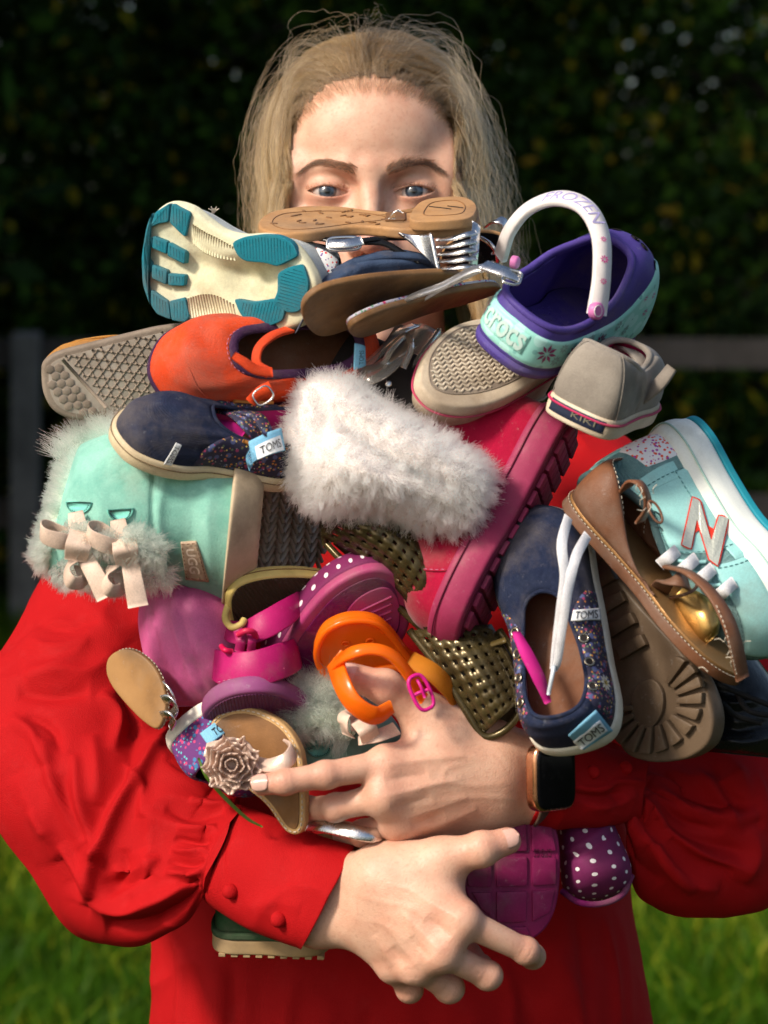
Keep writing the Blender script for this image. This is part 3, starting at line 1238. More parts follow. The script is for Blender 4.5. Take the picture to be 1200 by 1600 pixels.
    # her left hand (on the right): thumb up in the orange sandal, forefinger stretched out to the left
    hand([((950, 1226, 1.502, 11), (862, 1192, 1.462, 18)), ((950, 1232, 1.502, 11), (862, 1236, 1.466, 18.5)),
          ((862, 1192, 1.462, 18), (770, 1180, 1.448, 16)), ((862, 1236, 1.466, 18.5), (770, 1248, 1.452, 16))],
         [(770, 1178, 1.448, 15), (768, 1205, 1.442, 15), (768, 1232, 1.446, 15), (775, 1252, 1.455, 14)],
         [(603, 1194, 1.424, 11.5), (600, 1245, 1.420, 11.5), (622, 1284, 1.432, 11), (662, 1300, 1.452, 10)],
         [[(508, 1211, 1.413, 9.0), (445, 1222, 1.410, 7.9), (409, 1226, 1.413, 7.0)],
          [(524, 1262, 1.428, 9.0), (482, 1264, 1.455, 8.0), (468, 1258, 1.482, 7.2)],
          [(566, 1302, 1.446, 8.6), (540, 1304, 1.476, 7.8), (530, 1296, 1.500, 7.0)],
          [(630, 1318, 1.470, 7.6), (600, 1322, 1.495, 6.8), (590, 1315, 1.515, 6.2)]],
         [(752, 1168, 1.450, 15.5), (664, 1116, 1.440, 12.0), (602, 1074, 1.432, 9.8), (548, 1057, 1.436, 8.2), (690, 1160, 1.445, 16)],
         cmm(380, 1360, 1.53) - [0, 6, 12], np.array([cmm(1030, 1030, 1.53)[0], cmm(600, 1025, 1.40)[1], -1390]),
         ([(640, 1235), (690, 1222), (740, 1228), (800, 1222)], [(650, 1262), (700, 1250), (750, 1246), (810, 1250)], [(690, 1222), (700, 1200), (740, 1190)], [(640, 1190), (690, 1180), (760, 1186)]))
    # her right hand (on the left, lower)
    hand([((395, 1345, 1.495, 17), (522, 1376, 1.452, 17.5)), ((395, 1355, 1.495, 17), (498, 1428, 1.455, 17.5)),
          ((522, 1376, 1.452, 17.5), (600, 1392, 1.432, 16)), ((498, 1428, 1.455, 17.5), (575, 1440, 1.440, 16))],
         [(612, 1375, 1.430, 16), (602, 1400, 1.428, 16), (588, 1425, 1.434, 15), (575, 1445, 1.443, 14)],
         [(722, 1438, 1.403, 11.2), (690, 1488, 1.405, 11.2), (652, 1510, 1.418, 10.4), (614, 1510, 1.434, 9.6)],
         [[(822, 1486, 1.416, 8.5), (832, 1494, 1.446, 7.8), (800, 1474, 1.472, 7.6)],
          [(762, 1524, 1.418, 9.2), (750, 1512, 1.456, 8.2), (735, 1490, 1.475, 7.8)],
          [(702, 1544, 1.430, 9.4), (694, 1520, 1.464, 8.4), (690, 1500, 1.480, 7.6)],
          [(640, 1546, 1.444, 8.4), (642, 1522, 1.474, 7.6), (645, 1505, 1.488, 7.0)]],
         [(596, 1362, 1.430, 16), (690, 1342, 1.420, 12.2), (752, 1327, 1.414, 9.6), (793, 1314, 1.418, 8.0), (670, 1400, 1.428, 17)],
         np.array([cmm(320, 1600, 1.53)[0], cmm(600, 1580, 1.46)[1], -1545]), np.array([cmm(870, 1290, 1.46)[0], cmm(600, 1270, 1.40)[1], -1375]),
         ([(670, 1440), (640, 1418), (600, 1410), (550, 1396)], [(640, 1475), (610, 1450), (575, 1436)], [(690, 1400), (650, 1392), (600, 1380)], [(640, 1418), (640, 1450), (650, 1480)]))
    V = np.concatenate(Vs)
    F = np.concatenate(Fs)
    W = camw(V)
    o = person.part('body', (W, F), SKIN, 'w')
    a = o.data.attributes.new('red', 'FLOAT', 'POINT')
    a.data.foreach_set('value', np.clip(np.concatenate(reds), 0, 1).astype(np.float32))
    return camw(face[0])


FACE_W = build_body()
FPXX, FPYY, FDD = project(FACE_W)


def face_at(px, py):
    """depth of the face surface at pixels"""
    px, py = np.atleast_1d(px).astype(float), np.atleast_1d(py).astype(float)
    m = FDD < 1.80
    X, Y, Dd = FPXX[m], FPYY[m], FDD[m]
    out = []
    for a, b in zip(px, py):
        w = (X - a) ** 2 + (Y - b) ** 2
        i = np.argpartition(w, 12)[:12]
        out.append(np.min(Dd[i]))
    return np.array(out)


# eyes
def eye_mat():
    m = bpy.data.materials.new('eyeball')
    m.use_nodes = True
    nt = m.node_tree
    N, Lk = nt.nodes, nt.links
    b = N['Principled BSDF']
    tc = N.new('ShaderNodeTexCoord')
    sp = N.new('ShaderNodeSeparateXYZ'); Lk.new(tc.outputs['Object'], sp.inputs[0])
    cb = N.new('ShaderNodeCombineXYZ'); Lk.new(sp.outputs[0], cb.inputs[0]); Lk.new(sp.outputs[1], cb.inputs[1])
    ln = N.new('ShaderNodeVectorMath'); ln.operation = 'LENGTH'; Lk.new(cb.outputs[0], ln.inputs[0])
    mr = N.new('ShaderNodeMapRange'); mr.inputs[2].default_value = 0.012; Lk.new(ln.outputs['Value'], mr.inputs[0])
    cr = N.new('ShaderNodeValToRGB')
    els = [(0.0, (.004, .004, .005)), (.17, (.004, .004, .005)), (.20, (.035, .048, .062)), (.33, (.055, .078, .11)), (.44, (.026, .04, .065)), (.51, (.010, .014, .024)),
           (.56, (.40, .35, .33)), (1.0, (.42, .28, .24))]
    cr.color_ramp.elements[0].position, cr.color_ramp.elements[0].color = els[0][0], (*els[0][1], 1)
    cr.color_ramp.elements[1].position, cr.color_ramp.elements[1].color = els[-1][0], (*els[-1][1], 1)
    for p, c in els[1:-1]:
        e = cr.color_ramp.elements.new(p); e.color = (*c, 1)
    Lk.new(mr.outputs[0], cr.inputs[0])
    Lk.new(cr.outputs[0], b.inputs['Base Color'])
    b.inputs['Roughness'].default_value = 0.15
    b.inputs['Coat Weight'].default_value = 1.0
    b.inputs['Coat Roughness'].default_value = 0.02
    return m


EYE = eye_mat()
for s in (-1, 1):
    bm = bmesh.new()
    bmesh.ops.create_uvsphere(bm, u_segments=40, v_segments=28, radius=0.0119)
    for v in bm.verts:
        r = math.hypot(v.co.x, v.co.y)
        if v.co.z > 0 and r < 0.006:
            v.co.z += 0.0009 * (1 - (r / 0.006) ** 2)
    me = bpy.data.meshes.new('eye')
    bm.to_mesh(me); bm.free()
    me.polygons.foreach_set('use_smooth', np.ones(len(me.polygons), bool))
    me.materials.append(EYE)
    o = bpy.data.objects.new('eye', me)
    COL.objects.link(o)
    o.parent = person.e
    M = np.eye(4)
    M[:3, :3] = np.column_stack([RT, UP, -FW])
    M[:3, 3] = person.loc(camw((E + [s * 31, -0.4, -12.4])[None])[0])
    o.matrix_local = flat_mat(M)


def hair_mat(name, root, tipc, rough=0.35, var=0.25, alt=None, diff=0.0):
    m = bpy.data.materials.new(name)
    m.use_nodes = True
    nt = m.node_tree
    N, Lk = nt.nodes, nt.links
    N.remove(N['Principled BSDF'])
    h = N.new('ShaderNodeBsdfHairPrincipled')
    h.parametrization = 'COLOR'
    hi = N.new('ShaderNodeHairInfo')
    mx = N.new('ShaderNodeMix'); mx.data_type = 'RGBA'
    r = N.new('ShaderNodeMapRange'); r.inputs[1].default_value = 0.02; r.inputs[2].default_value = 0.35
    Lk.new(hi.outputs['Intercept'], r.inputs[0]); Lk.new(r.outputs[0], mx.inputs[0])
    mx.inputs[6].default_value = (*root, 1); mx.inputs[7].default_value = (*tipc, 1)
    m2 = N.new('ShaderNodeMix'); m2.data_type = 'RGBA'; m2.blend_type = 'MIX'
    rr = N.new('ShaderNodeMapRange'); rr.inputs[3].default_value = 0; rr.inputs[4].default_value = var * 2
    Lk.new(hi.outputs['Random'], rr.inputs[0]); Lk.new(rr.outputs[0], m2.inputs[0])
    Lk.new(mx.outputs[2], m2.inputs[6])
    m2.inputs[7].default_value = (*(alt or tuple(c * .45 for c in tipc)), 1)
    Lk.new(m2.outputs[2], h.inputs['Color'])
    h.inputs['Roughness'].default_value = rough
    h.inputs['Radial Roughness'].default_value = 0.5
    h.inputs['Random Roughness'].default_value = 0.2
    if diff:
        df = N.new('ShaderNodeBsdfDiffuse'); ms = N.new('ShaderNodeMixShader'); ms.inputs[0].default_value = diff
        Lk.new(m2.outputs[2], df.inputs[0]); Lk.new(h.outputs[0], ms.inputs[1]); Lk.new(df.outputs[0], ms.inputs[2]); Lk.new(ms.outputs[0], N['Material Output'].inputs[0])
    else:
        Lk.new(h.outputs[0], N['Material Output'].inputs[0])
    return m


HAIR = hair_mat('blonde_hair', (0.11, 0.060, 0.028), (0.70, 0.47, 0.21), 0.30, .42, (0.20, 0.11, 0.046), .28)
BABY = hair_mat('dark_blonde_baby_hair', (0.075, 0.042, 0.02), (0.12, 0.07, 0.034), 0.4, .3)
BROW = hair_mat('brow_hair', (0.045, 0.025, 0.014), (0.05, 0.028, 0.016), 0.5, .2)

# brows
def brow(path, widths, n, rng, dirs):
    P = cat_rom(np.array(path, float), 40)
    T = unit(np.gradient(P, axis=0))
    i = rng.integers(0, 40, n)
    w = np.interp(i / 39, np.linspace(0, 1, len(widths)), widths)
    off = rng.uniform(-1, 1, n)
    base = P[i] + np.column_stack([-T[i][:, 1], T[i][:, 0]]) * (off * w)[:, None]
    d = unit(T[i] + np.column_stack([np.zeros(n), np.interp(i / 39, np.linspace(0, 1, len(dirs)), dirs)]) + rng.normal(0, .16, (n, 2)))
    d[:, 1] += off * .25
    ln = rng.uniform(9, 19, n)
    k = 4
    t = np.linspace(0, 1, k)
    px = base[:, None, 0] + d[:, None, 0] * ln[:, None] * t
    py = base[:, None, 1] + d[:, None, 1] * ln[:, None] * t
    dep = face_at(base[:, 0], base[:, 1])
    dep2 = face_at(px[:, -1], py[:, -1])
    dd = dep[:, None] * (1 - t) + np.minimum(dep2, dep + .006)[:, None] * t - 0.0012 * t - 0.0002
    return np.stack([np.stack([C(px[a, b], py[a, b], dd[a, b]) for b in range(k)]) for a in range(n)])


rb = np.random.default_rng(3)
bl = brow([(557, 268), (538, 261), (515, 254), (492, 254), (470, 266)], [7.5, 7.5, 6.2, 4, 1.0], 520, rb, [-.5, -.2, .0, .1, .25])
br = brow([(603, 269), (622, 261), (646, 253), (668, 254), (690, 266)], [7.5, 7.5, 6.2, 4, 1.0], 520, rb, [-.5, -.2, .0, .1, .25])
strands('eyebrow', bl, 0.00013, BROW, person)
strands('eyebrow', br, 0.00013, BROW, person)
# lashes
for s in (-1, 1):
    cx = 579.5 + s * 67.5
    ls = []
    for k in range(170):
        up = k < 120
        a = rb.uniform(-1, 1)
        x = cx + a * 31
        y = 297.8 - (1 - a * a) * (8.6 if up else -10.2) - s * a * 2.0
        dep = 1.73 + 0.0015 + 0.008 * a * a
        ln = rb.uniform(.6, 1) * (9.5 if up else 4.5)
        t = np.linspace(0, 1, 5)
        ox = a * ln * .8 + rb.normal(0, .8)
        xs = x + ox * t
        ys = y + (ln * (0.30 * t - 1.05 * t ** 2) if up else ln * .9 * t)
        ds = dep - .0045 * t * (1 if up else .6)
        ls.append([C(xs[j], ys[j], ds[j]) for j in range(5)])
    strands('eyelashes', np.array(ls), 0.00018, BROW, person)


# scalp hair: strands marched over the skull
HC = E + np.array([0, 34, -84.0])
HR = np.array([71, 80, 90.0])


def hairline(x):
    """height above the eye line at which the hair starts on the front of the head"""
    ax = np.abs(x - 2)
    return 71 + 1.2 * np.sin(x * .5) + 1.0 * np.sin(x * 1.3) - (ax / 52) ** 3.2 * 22 - np.maximum(ax - 54, 0) * 4


_q = np.column_stack([(FACE_W - CAM) @ RT, (FACE_W - CAM) @ UP, -((FACE_W - CAM) @ FW)]) * 1000 - HC
_gx, _gy = np.arange(-80, 81, 2.0), np.arange(-110, 75, 2.0)
FZ = np.full((len(_gx), len(_gy)), -200.0)
np.maximum.at(FZ, (np.clip(np.round((_q[:, 0] + 80) / 2).astype(int), 0, len(_gx) - 1), np.clip(np.round((_q[:, 1] + 110) / 2).astype(int), 0, len(_gy) - 1)), _q[:, 2])


def face_z(p):
    i = np.clip(np.round((p[:, 0] + 80) / 2).astype(int), 0, len(_gx) - 1)
    j = np.clip(np.round((p[:, 1] + 110) / 2).astype(int), 0, len(_gy) - 1)
    z = FZ[i, j]
    return np.where((p[:, 1] < 72) & (z > 20), z, -999)


def scalp_hair():
    rng = np.random.default_rng(11)
    n = 22000
    d = unit(rng.normal(0, 1, (400000, 3)))
    P = d * HR
    yy = P[:, 1] + 34
    front = P[:, 2] > -8
    hl = hairline(P[:, 0]) + rng.normal(0, 2.2, len(P))
    ok = np.where(front, (yy > hl), (yy > -15)) & (P[:, 2] > -62)
    ok &= ~((np.abs(P[:, 0]) > 62) & (yy < -15))
    edge = np.exp(-np.maximum(yy - hl, 0) / 9) * front            # denser along the hairline
    ok &= rng.random(len(P)) < np.clip(.25 + .75 * edge + .1, 0, 1)
    P0 = P[ok][:n]
    n = len(P0)
    P0[:, 2] = np.where(P0[:, 2] > 20, np.maximum(P0[:, 2], face_z(P0) - .3), P0[:, 2])
    side = np.where(P0[:, 0] > -4 + rng.normal(0, 5, n), 1.0, -1.0)
    sf = np.tanh((P0[:, 0] + 4) / 24)
    ncl = 520
    ci = rng.choice(n, ncl, replace=False)
    near = np.array([np.argmin(((P0[ci] - p) ** 2).sum(1) + 400 * (side[ci] != s_)) for p, s_ in zip(P0, side)])
    cr = rng.normal(0, 1, (ncl, 4))
    lift = np.clip(7.5 + cr[near, 0] * 3.2 + rng.normal(0, 1.3, n), 1.5, 17)
    fly = rng.random(n) < 0.028
    lift[fly] += rng.uniform(3, 18, fly.sum())
    wave, ph = cr[near, 1], cr[near, 2] * 3
    k = 34
    p = P0.copy()
    pts = [p.copy()]
    ax0 = np.abs(P0[:, 0])
    fr = np.clip((P0[:, 2] + 10) / 60, 0, 1)
    for i in range(1, k):
        s = i * 7.6
        nrm = unit(p / HR ** 2)
        a = np.clip((s - 20 * fr * np.clip(1 - ax0 / 45, 0, 1) - 2) / 30, 0, 1)[:, None]
        up = np.column_stack([sf * (.35 + .012 * ax0), np.full(n, .95), np.full(n, -.42)])
        sd = np.column_stack([sf * 1.0, np.full(n, -.05) - .13 * np.abs(sf), -.95 * (1 - np.abs(sf)) - .02])
        dn = np.column_stack([side * np.where(side > 0, .15, -.09), np.full(n, -1.0), np.full(n, .03)])
        b = np.clip((np.abs(p[:, 0]) - 46) / 20, 0, 1)[:, None]
        dd = up * (1 - a) + sd * a
        dd = dd * (1 - b) + dn * b
        wv = (0.13 + .08 * np.abs(wave)) * np.where(side > 0, 1.5, 1.0)
        dd = dd + np.column_stack([np.sin(s / 17 + ph), .4 * np.sin(s / 11 + ph * 2), np.cos(s / 15 + ph)]) * wv[:, None]
        dd = dd - nrm * np.minimum((dd * nrm).sum(1), 0)[:, None] * np.where(b > .5, .3, 1.0)
        dd = unit(dd)
        if fly.any():
            dd[fly] = unit(dd[fly] + rng.normal(0, .16, (fly.sum(), 3)) + np.array([0, .05, 0]))
        p = p + dd * 7.6
        lf = lift * np.clip(s / 26, 0.05, 1)
        q = np.sqrt((p ** 2 / (HR + lf[:, None]) ** 2).sum(1))
        ins = q < 1
        p[ins] = p[ins] / q[ins][:, None]
        zf = face_z(p) + .5 + .35 * lf
        fr_ = (p[:, 2] > 10) & (p[:, 2] < zf)
        p[fr_, 2] = zf[fr_]
        loose = (~ins) & (p[:, 1] > -30) & (~fly)
        p[loose] = p[loose] * (1 - .45 * (1 - 1 / q[loose]))[:, None]
        pts.append(p.copy())
    pts = np.stack(pts, 1)
    t = np.linspace(0, 1, k)
    lead = pts[ci][near]
    cl = np.clip(t * 1.9 - .22, 0, .72)[None, :, None] * np.where(fly, 0, 1)[:, None, None]
    pts = pts + (lead - pts) * cl * (side[ci][near] == side)[:, None, None]
    pts += rng.normal(0, 1, (n, 1, 3)) * (t[None, :, None] * 1.8)
    fz = np.cumsum(rng.normal(0, .32, (n, k, 3)), 1)
    pts += fz * t[None, :, None] * np.where(fly, 1.5, .30)[:, None, None]
    W = camw((pts + HC).reshape(-1, 3)).reshape(n, k, 3)
    strands('hair', W, RNG.uniform(.00007, .00014, n), HAIR, person, tip=0.5, thin_root=True)


scalp_hair()


def baby_hairs():
    rng = np.random.default_rng(31)
    n = 900
    x = rng.uniform(-50, 50, n)
    yy = hairline(x) + rng.normal(-1.5, 2.5, n)
    P = np.column_stack([x, yy - 34, np.zeros(n)])
    P[:, 2] = face_z(P)
    P = P[P[:, 2] > 20]
    n = len(P)
    d = unit(np.column_stack([np.tanh(P[:, 0] / 30) * .7 + rng.normal(0, .3, n), 1 + rng.normal(0, .25, n), rng.normal(-.15, .15, n)]))
    t = np.linspace(0, 1, 7)
    ln = rng.uniform(8, 20, n)
    pts = P[:, None] + d[:, None] * (ln[:, None] * t)[..., None]
    pts[..., 0] += (np.tanh(P[:, 0] / 30) * 5)[:, None] * t ** 2
    for j in range(7):
        q = pts[:, j]
        q[:, 2] = np.maximum(np.where(face_z(q) > -900, face_z(q), q[:, 2]), q[:, 2] - 6 * t[j]) + .3 + 2.2 * t[j]
    strands('baby_hair', camw((pts + HC).reshape(-1, 3)).reshape(n, 7, 3), rng.uniform(.00004, .00008, n), BABY, person, tip=.4, thin_root=True)


baby_hairs()


def scalp_cap():
    """dark skin of the head under the strands, behind the hairline"""
    th = np.linspace(0, np.pi, 120)
    ph = np.linspace(0, 2 * np.pi, 160, endpoint=False)
    T, P = np.meshgrid(th, ph, indexing='ij')
    d = np.stack([np.sin(T) * np.cos(P), np.cos(T), np.sin(T) * np.sin(P)], -1)
    V = (d * (HR + .8)).reshape(-1, 3)
    F = grid_faces(120, 160, False, True)
    yy = V[:, 1] + 34
    V[:, 2] = np.where(V[:, 2] > 20, np.maximum(V[:, 2], face_z(V) + .15), V[:, 2])
    ok = np.where(V[:, 2] > -8, yy > hairline(V[:, 0]) + 9 + 2.5 * np.sin(V[:, 0] * .9), yy > -20)
    F = F[ok[F].all(1)]
    F = fix_normals(V, F)
    m = mat('scalp_hair_base', (0.12, 0.074, 0.04), (0.09, 0.054, 0.03), mott=.9, mscale=60, rough=.8, bump='noise', bscale=500, bumps=.6)
    person.part('hair_base', (camw(V + HC), F), m, 'w')


scalp_cap()

# ------------------------------------------------------------------ blouse
RED = mat('red_crepe', (0.40, 0.006, 0.008), (0.34, 0.004, 0.006), grime=0, fine=.12, mott=.6, mscale=8, rough=0.75, roughvar=.1, bump='noise', bscale=1300, bumps=.5, sheen=0.0, spec=.12)


CLOTHV = {}


def cloth(name, secs, strokes, nu, nv, exp=2.0, wob=1.0, seed=1, parent=None, solid=None):
    V, F, uv = loft_px(secs, nu, nv, exp)
    V = V.reshape(-1, 3)
    F = fix_normals(V, F)
    from mathutils import noise as mn
    N = vnormals(V, F)
    d = np.array([mn.noise(Vector((v[0] * 14 + seed, v[1] * 14, v[2] * 9))) * .0035 + mn.noise(Vector((v[0] * 40 + seed, v[1] * 40, v[2] * 30))) * .0010 + max(0, 1 - 3.2 * abs(mn.noise(Vector((v[0] * 19 + seed * 3, v[1] * 19, v[2] * 13))))) ** 2 * .0034 * (.5 + mn.noise(Vector((v[0] * 7, v[1] * 7, v[2] * 7 + seed)))) for v in V])
    V = V + N * (d * wob)[:, None]
    for grp in strokes:
        V = sculpt(V, F, grp)
    CLOTHV.setdefault(name, []).append(V)
    return person.part(name, (V, F, uv), RED, 'w', parent=parent, solid=solid)


def Z1(*pts): return [(a * .4624, 860 + b * .4624) for a, b in pts]
def Z2(*pts): return [(800 + a * .375, 1000 + b * .375) for a, b in pts]


blouse = cloth('blouse', [
    (470, 560, 1.80, 700, 560, 1.80, .055, .06), (400, 640, 1.80, 790, 630, 1.80, .07, .075), (235, 700, 1.80, 968, 680, 1.80, .075, .09),
    (205, 790, 1.79, 1000, 780, 1.79, .08, .10), (215, 1000, 1.78, 990, 1000, 1.78, .085, .10), (232, 1200, 1.76, 985, 1200, 1.76, .095, .10),
    (243, 1400, 1.75, 982, 1385, 1.75, .115, .10), (246, 1500, 1.75, 998, 1500, 1.75, .12, .10), (238, 1600, 1.75, 1014, 1600, 1.75, .125, .11),
    (220, 1800, 1.76, 1035, 1800, 1.76, .135, .12)],
    [[([(640, 1380), (645, 1500), (640, 1700)], 10, 1.5), ([(668, 1540), (660, 1620), (655, 1750)], 3, -1.5), ([(300, 1480), (330, 1560), (340, 1750)], 22, 5),
      ([(420, 1500), (400, 1600), (410, 1750)], 25, -4), ([(520, 1560), (505, 1640), (500, 1760)], 18, 4), ([(860, 1480), (900, 1560), (935, 1700)], 26, 6),
      ([(800, 1540), (840, 1620), (860, 1740)], 24, -4), ([(960, 1420), (975, 1500), (985, 1640)], 14, 4), ([(730, 1560), (745, 1640), (740, 1750)], 20, 3)], [([(270, 1440), (285, 1520), (275, 1640)], 8, 4), ([(360, 1500), (365, 1580), (350, 1700)], 9, -4), ([(460, 1530), (450, 1600), (455, 1700)], 8, 4), ([(580, 1550), (575, 1620), (570, 1720)], 8, -3), ([(780, 1500), (800, 1570), (790, 1700)], 9, 4), ([(900, 1420), (915, 1520), (925, 1640)], 9, -4), ([(945, 1430), (960, 1520), (970, 1640)], 7, 4)]], 150, 260, 2.3, seed=2)

sl_left = cloth('sleeve', [
    (225, 690, 1.79, 470, 700, 1.79, .05, .06), (150, 780, 1.74, 400, 790, 1.72, .06, .06), (88, 890, 1.70, 350, 905, 1.66, .06, .06), (40, 985, 1.67, 312, 1000, 1.63, .065, .06),
    (-4, 1080, 1.65, 270, 1085, 1.60, .066, .06), (-22, 1170, 1.63, 268, 1140, 1.58, .066, .06), (12, 1265, 1.61, 300, 1172, 1.555, .062, .06),
    (70, 1345, 1.595, 325, 1196, 1.54, .058, .058), (112, 1425, 1.58, 342, 1220, 1.53, .055, .055), (165, 1460, 1.565, 352, 1236, 1.52, .052, .05),
    (232, 1464, 1.545, 360, 1248, 1.51, .048, .045), (285, 1432, 1.525, 364, 1256, 1.50, .040, .038), (310, 1396, 1.51, 364, 1262, 1.495, .031, .028), (322, 1392, 1.50, 376, 1266, 1.488, .028, .025)],
    [[(Z1((80, 425), (200, 405), (300, 415), (390, 350)), 16, 6), (Z1((60, 480), (170, 490), (300, 475)), 11, -6), (Z1((180, 60), (300, 180), (420, 330)), 26, 4),
      (Z1((560, 600), (500, 720), (400, 870), (330, 1060), (300, 1200)), 15, 13, .35), (Z1((470, 590), (430, 740), (350, 880), (320, 1010)), 20, -10),
      (Z1((250, 690), (270, 830), (300, 930), (345, 1040)), 10, 8), (Z1((200, 760), (240, 880), (290, 980)), 8, -6), (Z1((150, 640), (180, 780), (240, 900), (290, 1000)), 11, 7),
      (Z1((310, 620), (330, 760), (320, 860)), 14, 5), (Z1((60, 760), (130, 900), (190, 1050)), 20, 5),
      (Z1((310, 1190), (430, 1215), (560, 1180), (650, 1120)), 16, 11), (Z1((360, 1255), (480, 1262), (600, 1200), (680, 1140)), 14, -11),
      (Z1((520, 680), (600, 760), (700, 830)), 26, 7), (Z1((470, 880), (580, 930), (690, 960)), 22, 6)],
     [(Z1((90, 300), (180, 330), (300, 300)), 9, 4), (Z1((120, 250), (230, 260), (340, 220)), 8, -4), (Z1((30, 560), (110, 620), (150, 720)), 9, 5), (Z1((90, 560), (170, 600), (210, 680)), 8, -5), (Z1((340, 480), (400, 560), (380, 680)), 9, 6), (Z1((400, 470), (450, 560), (440, 640)), 8, -5),
      (Z1((200, 1000), (260, 1080), (300, 1180)), 9, 5), (Z1((150, 960), (210, 1060), (270, 1190)), 8, -5), (Z1((420, 720), (480, 800), (480, 900)), 8, 4), (Z1((560, 700), (640, 740), (720, 760)), 7, -4), (Z1((100, 880), (150, 960), (230, 1120)), 8, 4), (Z1((350, 1120), (430, 1130), (520, 1090)), 8, -5), (Z1((380, 1080), (450, 1085), (540, 1040)), 7, 4)],
     [(Z1((560, 870), (650, 900), (760, 880)), 8, -4), (Z1((600, 930), (680, 945), (735, 935)), 5, 4.5), (Z1((590, 975), (660, 985), (715, 975)), 5, -5), (Z1((580, 1010), (650, 1022), (705, 1010)), 5, 5),
      (Z1((570, 1050), (640, 1058), (690, 1048)), 5, -5), (Z1((560, 1085), (630, 1096), (680, 1085)), 5, 5), (Z1((600, 1120), (650, 1125), (672, 1115)), 4, -4),
      (Z1((640, 840), (720, 860), (785, 850)), 5, 4), (Z1((420, 1010), (420, 1100), (350, 1180)), 9, -4), (Z1((480, 1010), (500, 1090), (440, 1180)), 12, 4)]], 220, 260, 2.2, seed=5)

sl_right = cloth('sleeve', [
    (730, 690, 1.79, 975, 680, 1.79, .05, .06), (800, 770, 1.74, 1050, 760, 1.74, .06, .06), (860, 880, 1.70, 1130, 860, 1.71, .065, .06), (905, 990, 1.66, 1195, 960, 1.69, .07, .06),
    (935, 1085, 1.62, 1245, 1070, 1.67, .07, .065), (960, 1150, 1.59, 1275, 1190, 1.65, .068, .065), (980, 1170, 1.565, 1255, 1310, 1.62, .062, .062),
    (992, 1178, 1.55, 1190, 1392, 1.60, .056, .058), (998, 1182, 1.54, 1120, 1412, 1.575, .050, .054), (1000, 1186, 1.53, 1050, 1412, 1.555, .042, .048), (1000, 1190, 1.52, 1000, 1392, 1.54, .036, .042),
    (998, 1196, 1.512, 984, 1330, 1.525, .032, .034), (994, 1196, 1.508, 984, 1284, 1.515, .026, .026), (985, 1192, 1.505, 972, 1276, 1.51, .024, .022)],
    [[(Z2((545, 660), (640, 790), (800, 900), (1000, 960)), 15, 9), (Z2((590, 720), (700, 800), (850, 860), (1000, 890)), 12, -7), (Z2((560, 610), (700, 700), (850, 740), (1010, 745)), 13, 8),
      (Z2((640, 560), (740, 640), (880, 690), (1010, 690)), 11, -7), (Z2((660, 540), (780, 600), (900, 590), (960, 530)), 13, 6), (Z2((900, 480), (960, 620), (1000, 760)), 20, 6),
      (Z2((430, 760), (500, 900), (620, 1010)), 14, -5), (Z2((480, 740), (580, 880), (720, 1000), (860, 1040)), 15, 7), (Z2((1000, 780), (1010, 900), (960, 1010)), 15, 6)],
     [(Z2((600, 640), (720, 760), (880, 800)), 7, -5), (Z2((660, 830), (780, 930), (930, 970)), 8, -5), (Z2((560, 800), (640, 930), (760, 1050)), 8, 5), (Z2((840, 520), (900, 640), (960, 700)), 8, -5), (Z2((760, 540), (860, 640), (960, 800)), 8, 4), (Z2((1010, 540), (1040, 660), (1050, 800)), 9, 5)],
     [(Z2((520, 640), (580, 700), (640, 780)), 5, 4), (Z2((510, 680), (560, 760), (620, 850)), 5, -4), (Z2((550, 590), (630, 640), (700, 690)), 5, -4), (Z2((560, 560), (640, 600), (720, 640)), 5, 4)]], 200, 240, 2.2, seed=9)

# cuffs with a band edge
cu_left = cloth('cuff', [
    (318, 1392, 1.502, 372, 1264, 1.490, .029, .026), (335, 1408, 1.495, 392, 1271, 1.483, .029, .026), (390, 1443, 1.48, 452, 1292, 1.468, .030, .027),
    (440, 1467, 1.467, 510, 1313, 1.455, .031, .027), (466, 1477, 1.462, 545, 1324, 1.449, .0315, .028), (472, 1480, 1.461, 552, 1327, 1.448, .0315, .028)],
    [[([(352, 1385), (350, 1330), (375, 1285)], 3.0, -1.3), ([(380, 1420), (430, 1410), (470, 1420)], 16, 2), ([(440, 1310), (450, 1360), (430, 1430)], 20, -2)]], 70, 110, 2.2, .7, seed=3, parent=None, solid=.0016)
cu_right = cloth('cuff', [
    (1012, 1190, 1.507, 1000, 1272, 1.513, .026, .024), (975, 1180, 1.495, 965, 1275, 1.503, .032, .026), (935, 1172, 1.480, 930, 1276, 1.490, .036, .028),
    (908, 1156, 1.468, 884, 1281, 1.478, .036, .032), (902, 1152, 1.464, 840, 1284, 1.476, .034, .033), (900, 1152, 1.463, 828, 1285, 1.475, .033, .033)],
    [[(Z2((240, 610), (360, 625), (450, 590), (560, 600)), 5, 4), (Z2((250, 640), (380, 660), (470, 640)), 6, -4), (Z2((300, 700), (420, 690), (520, 640)), 8, 3), (Z2((400, 560), (440, 640), (420, 720)), 8, -3)]], 70, 110, 2.2, .7, seed=4, solid=.0016)


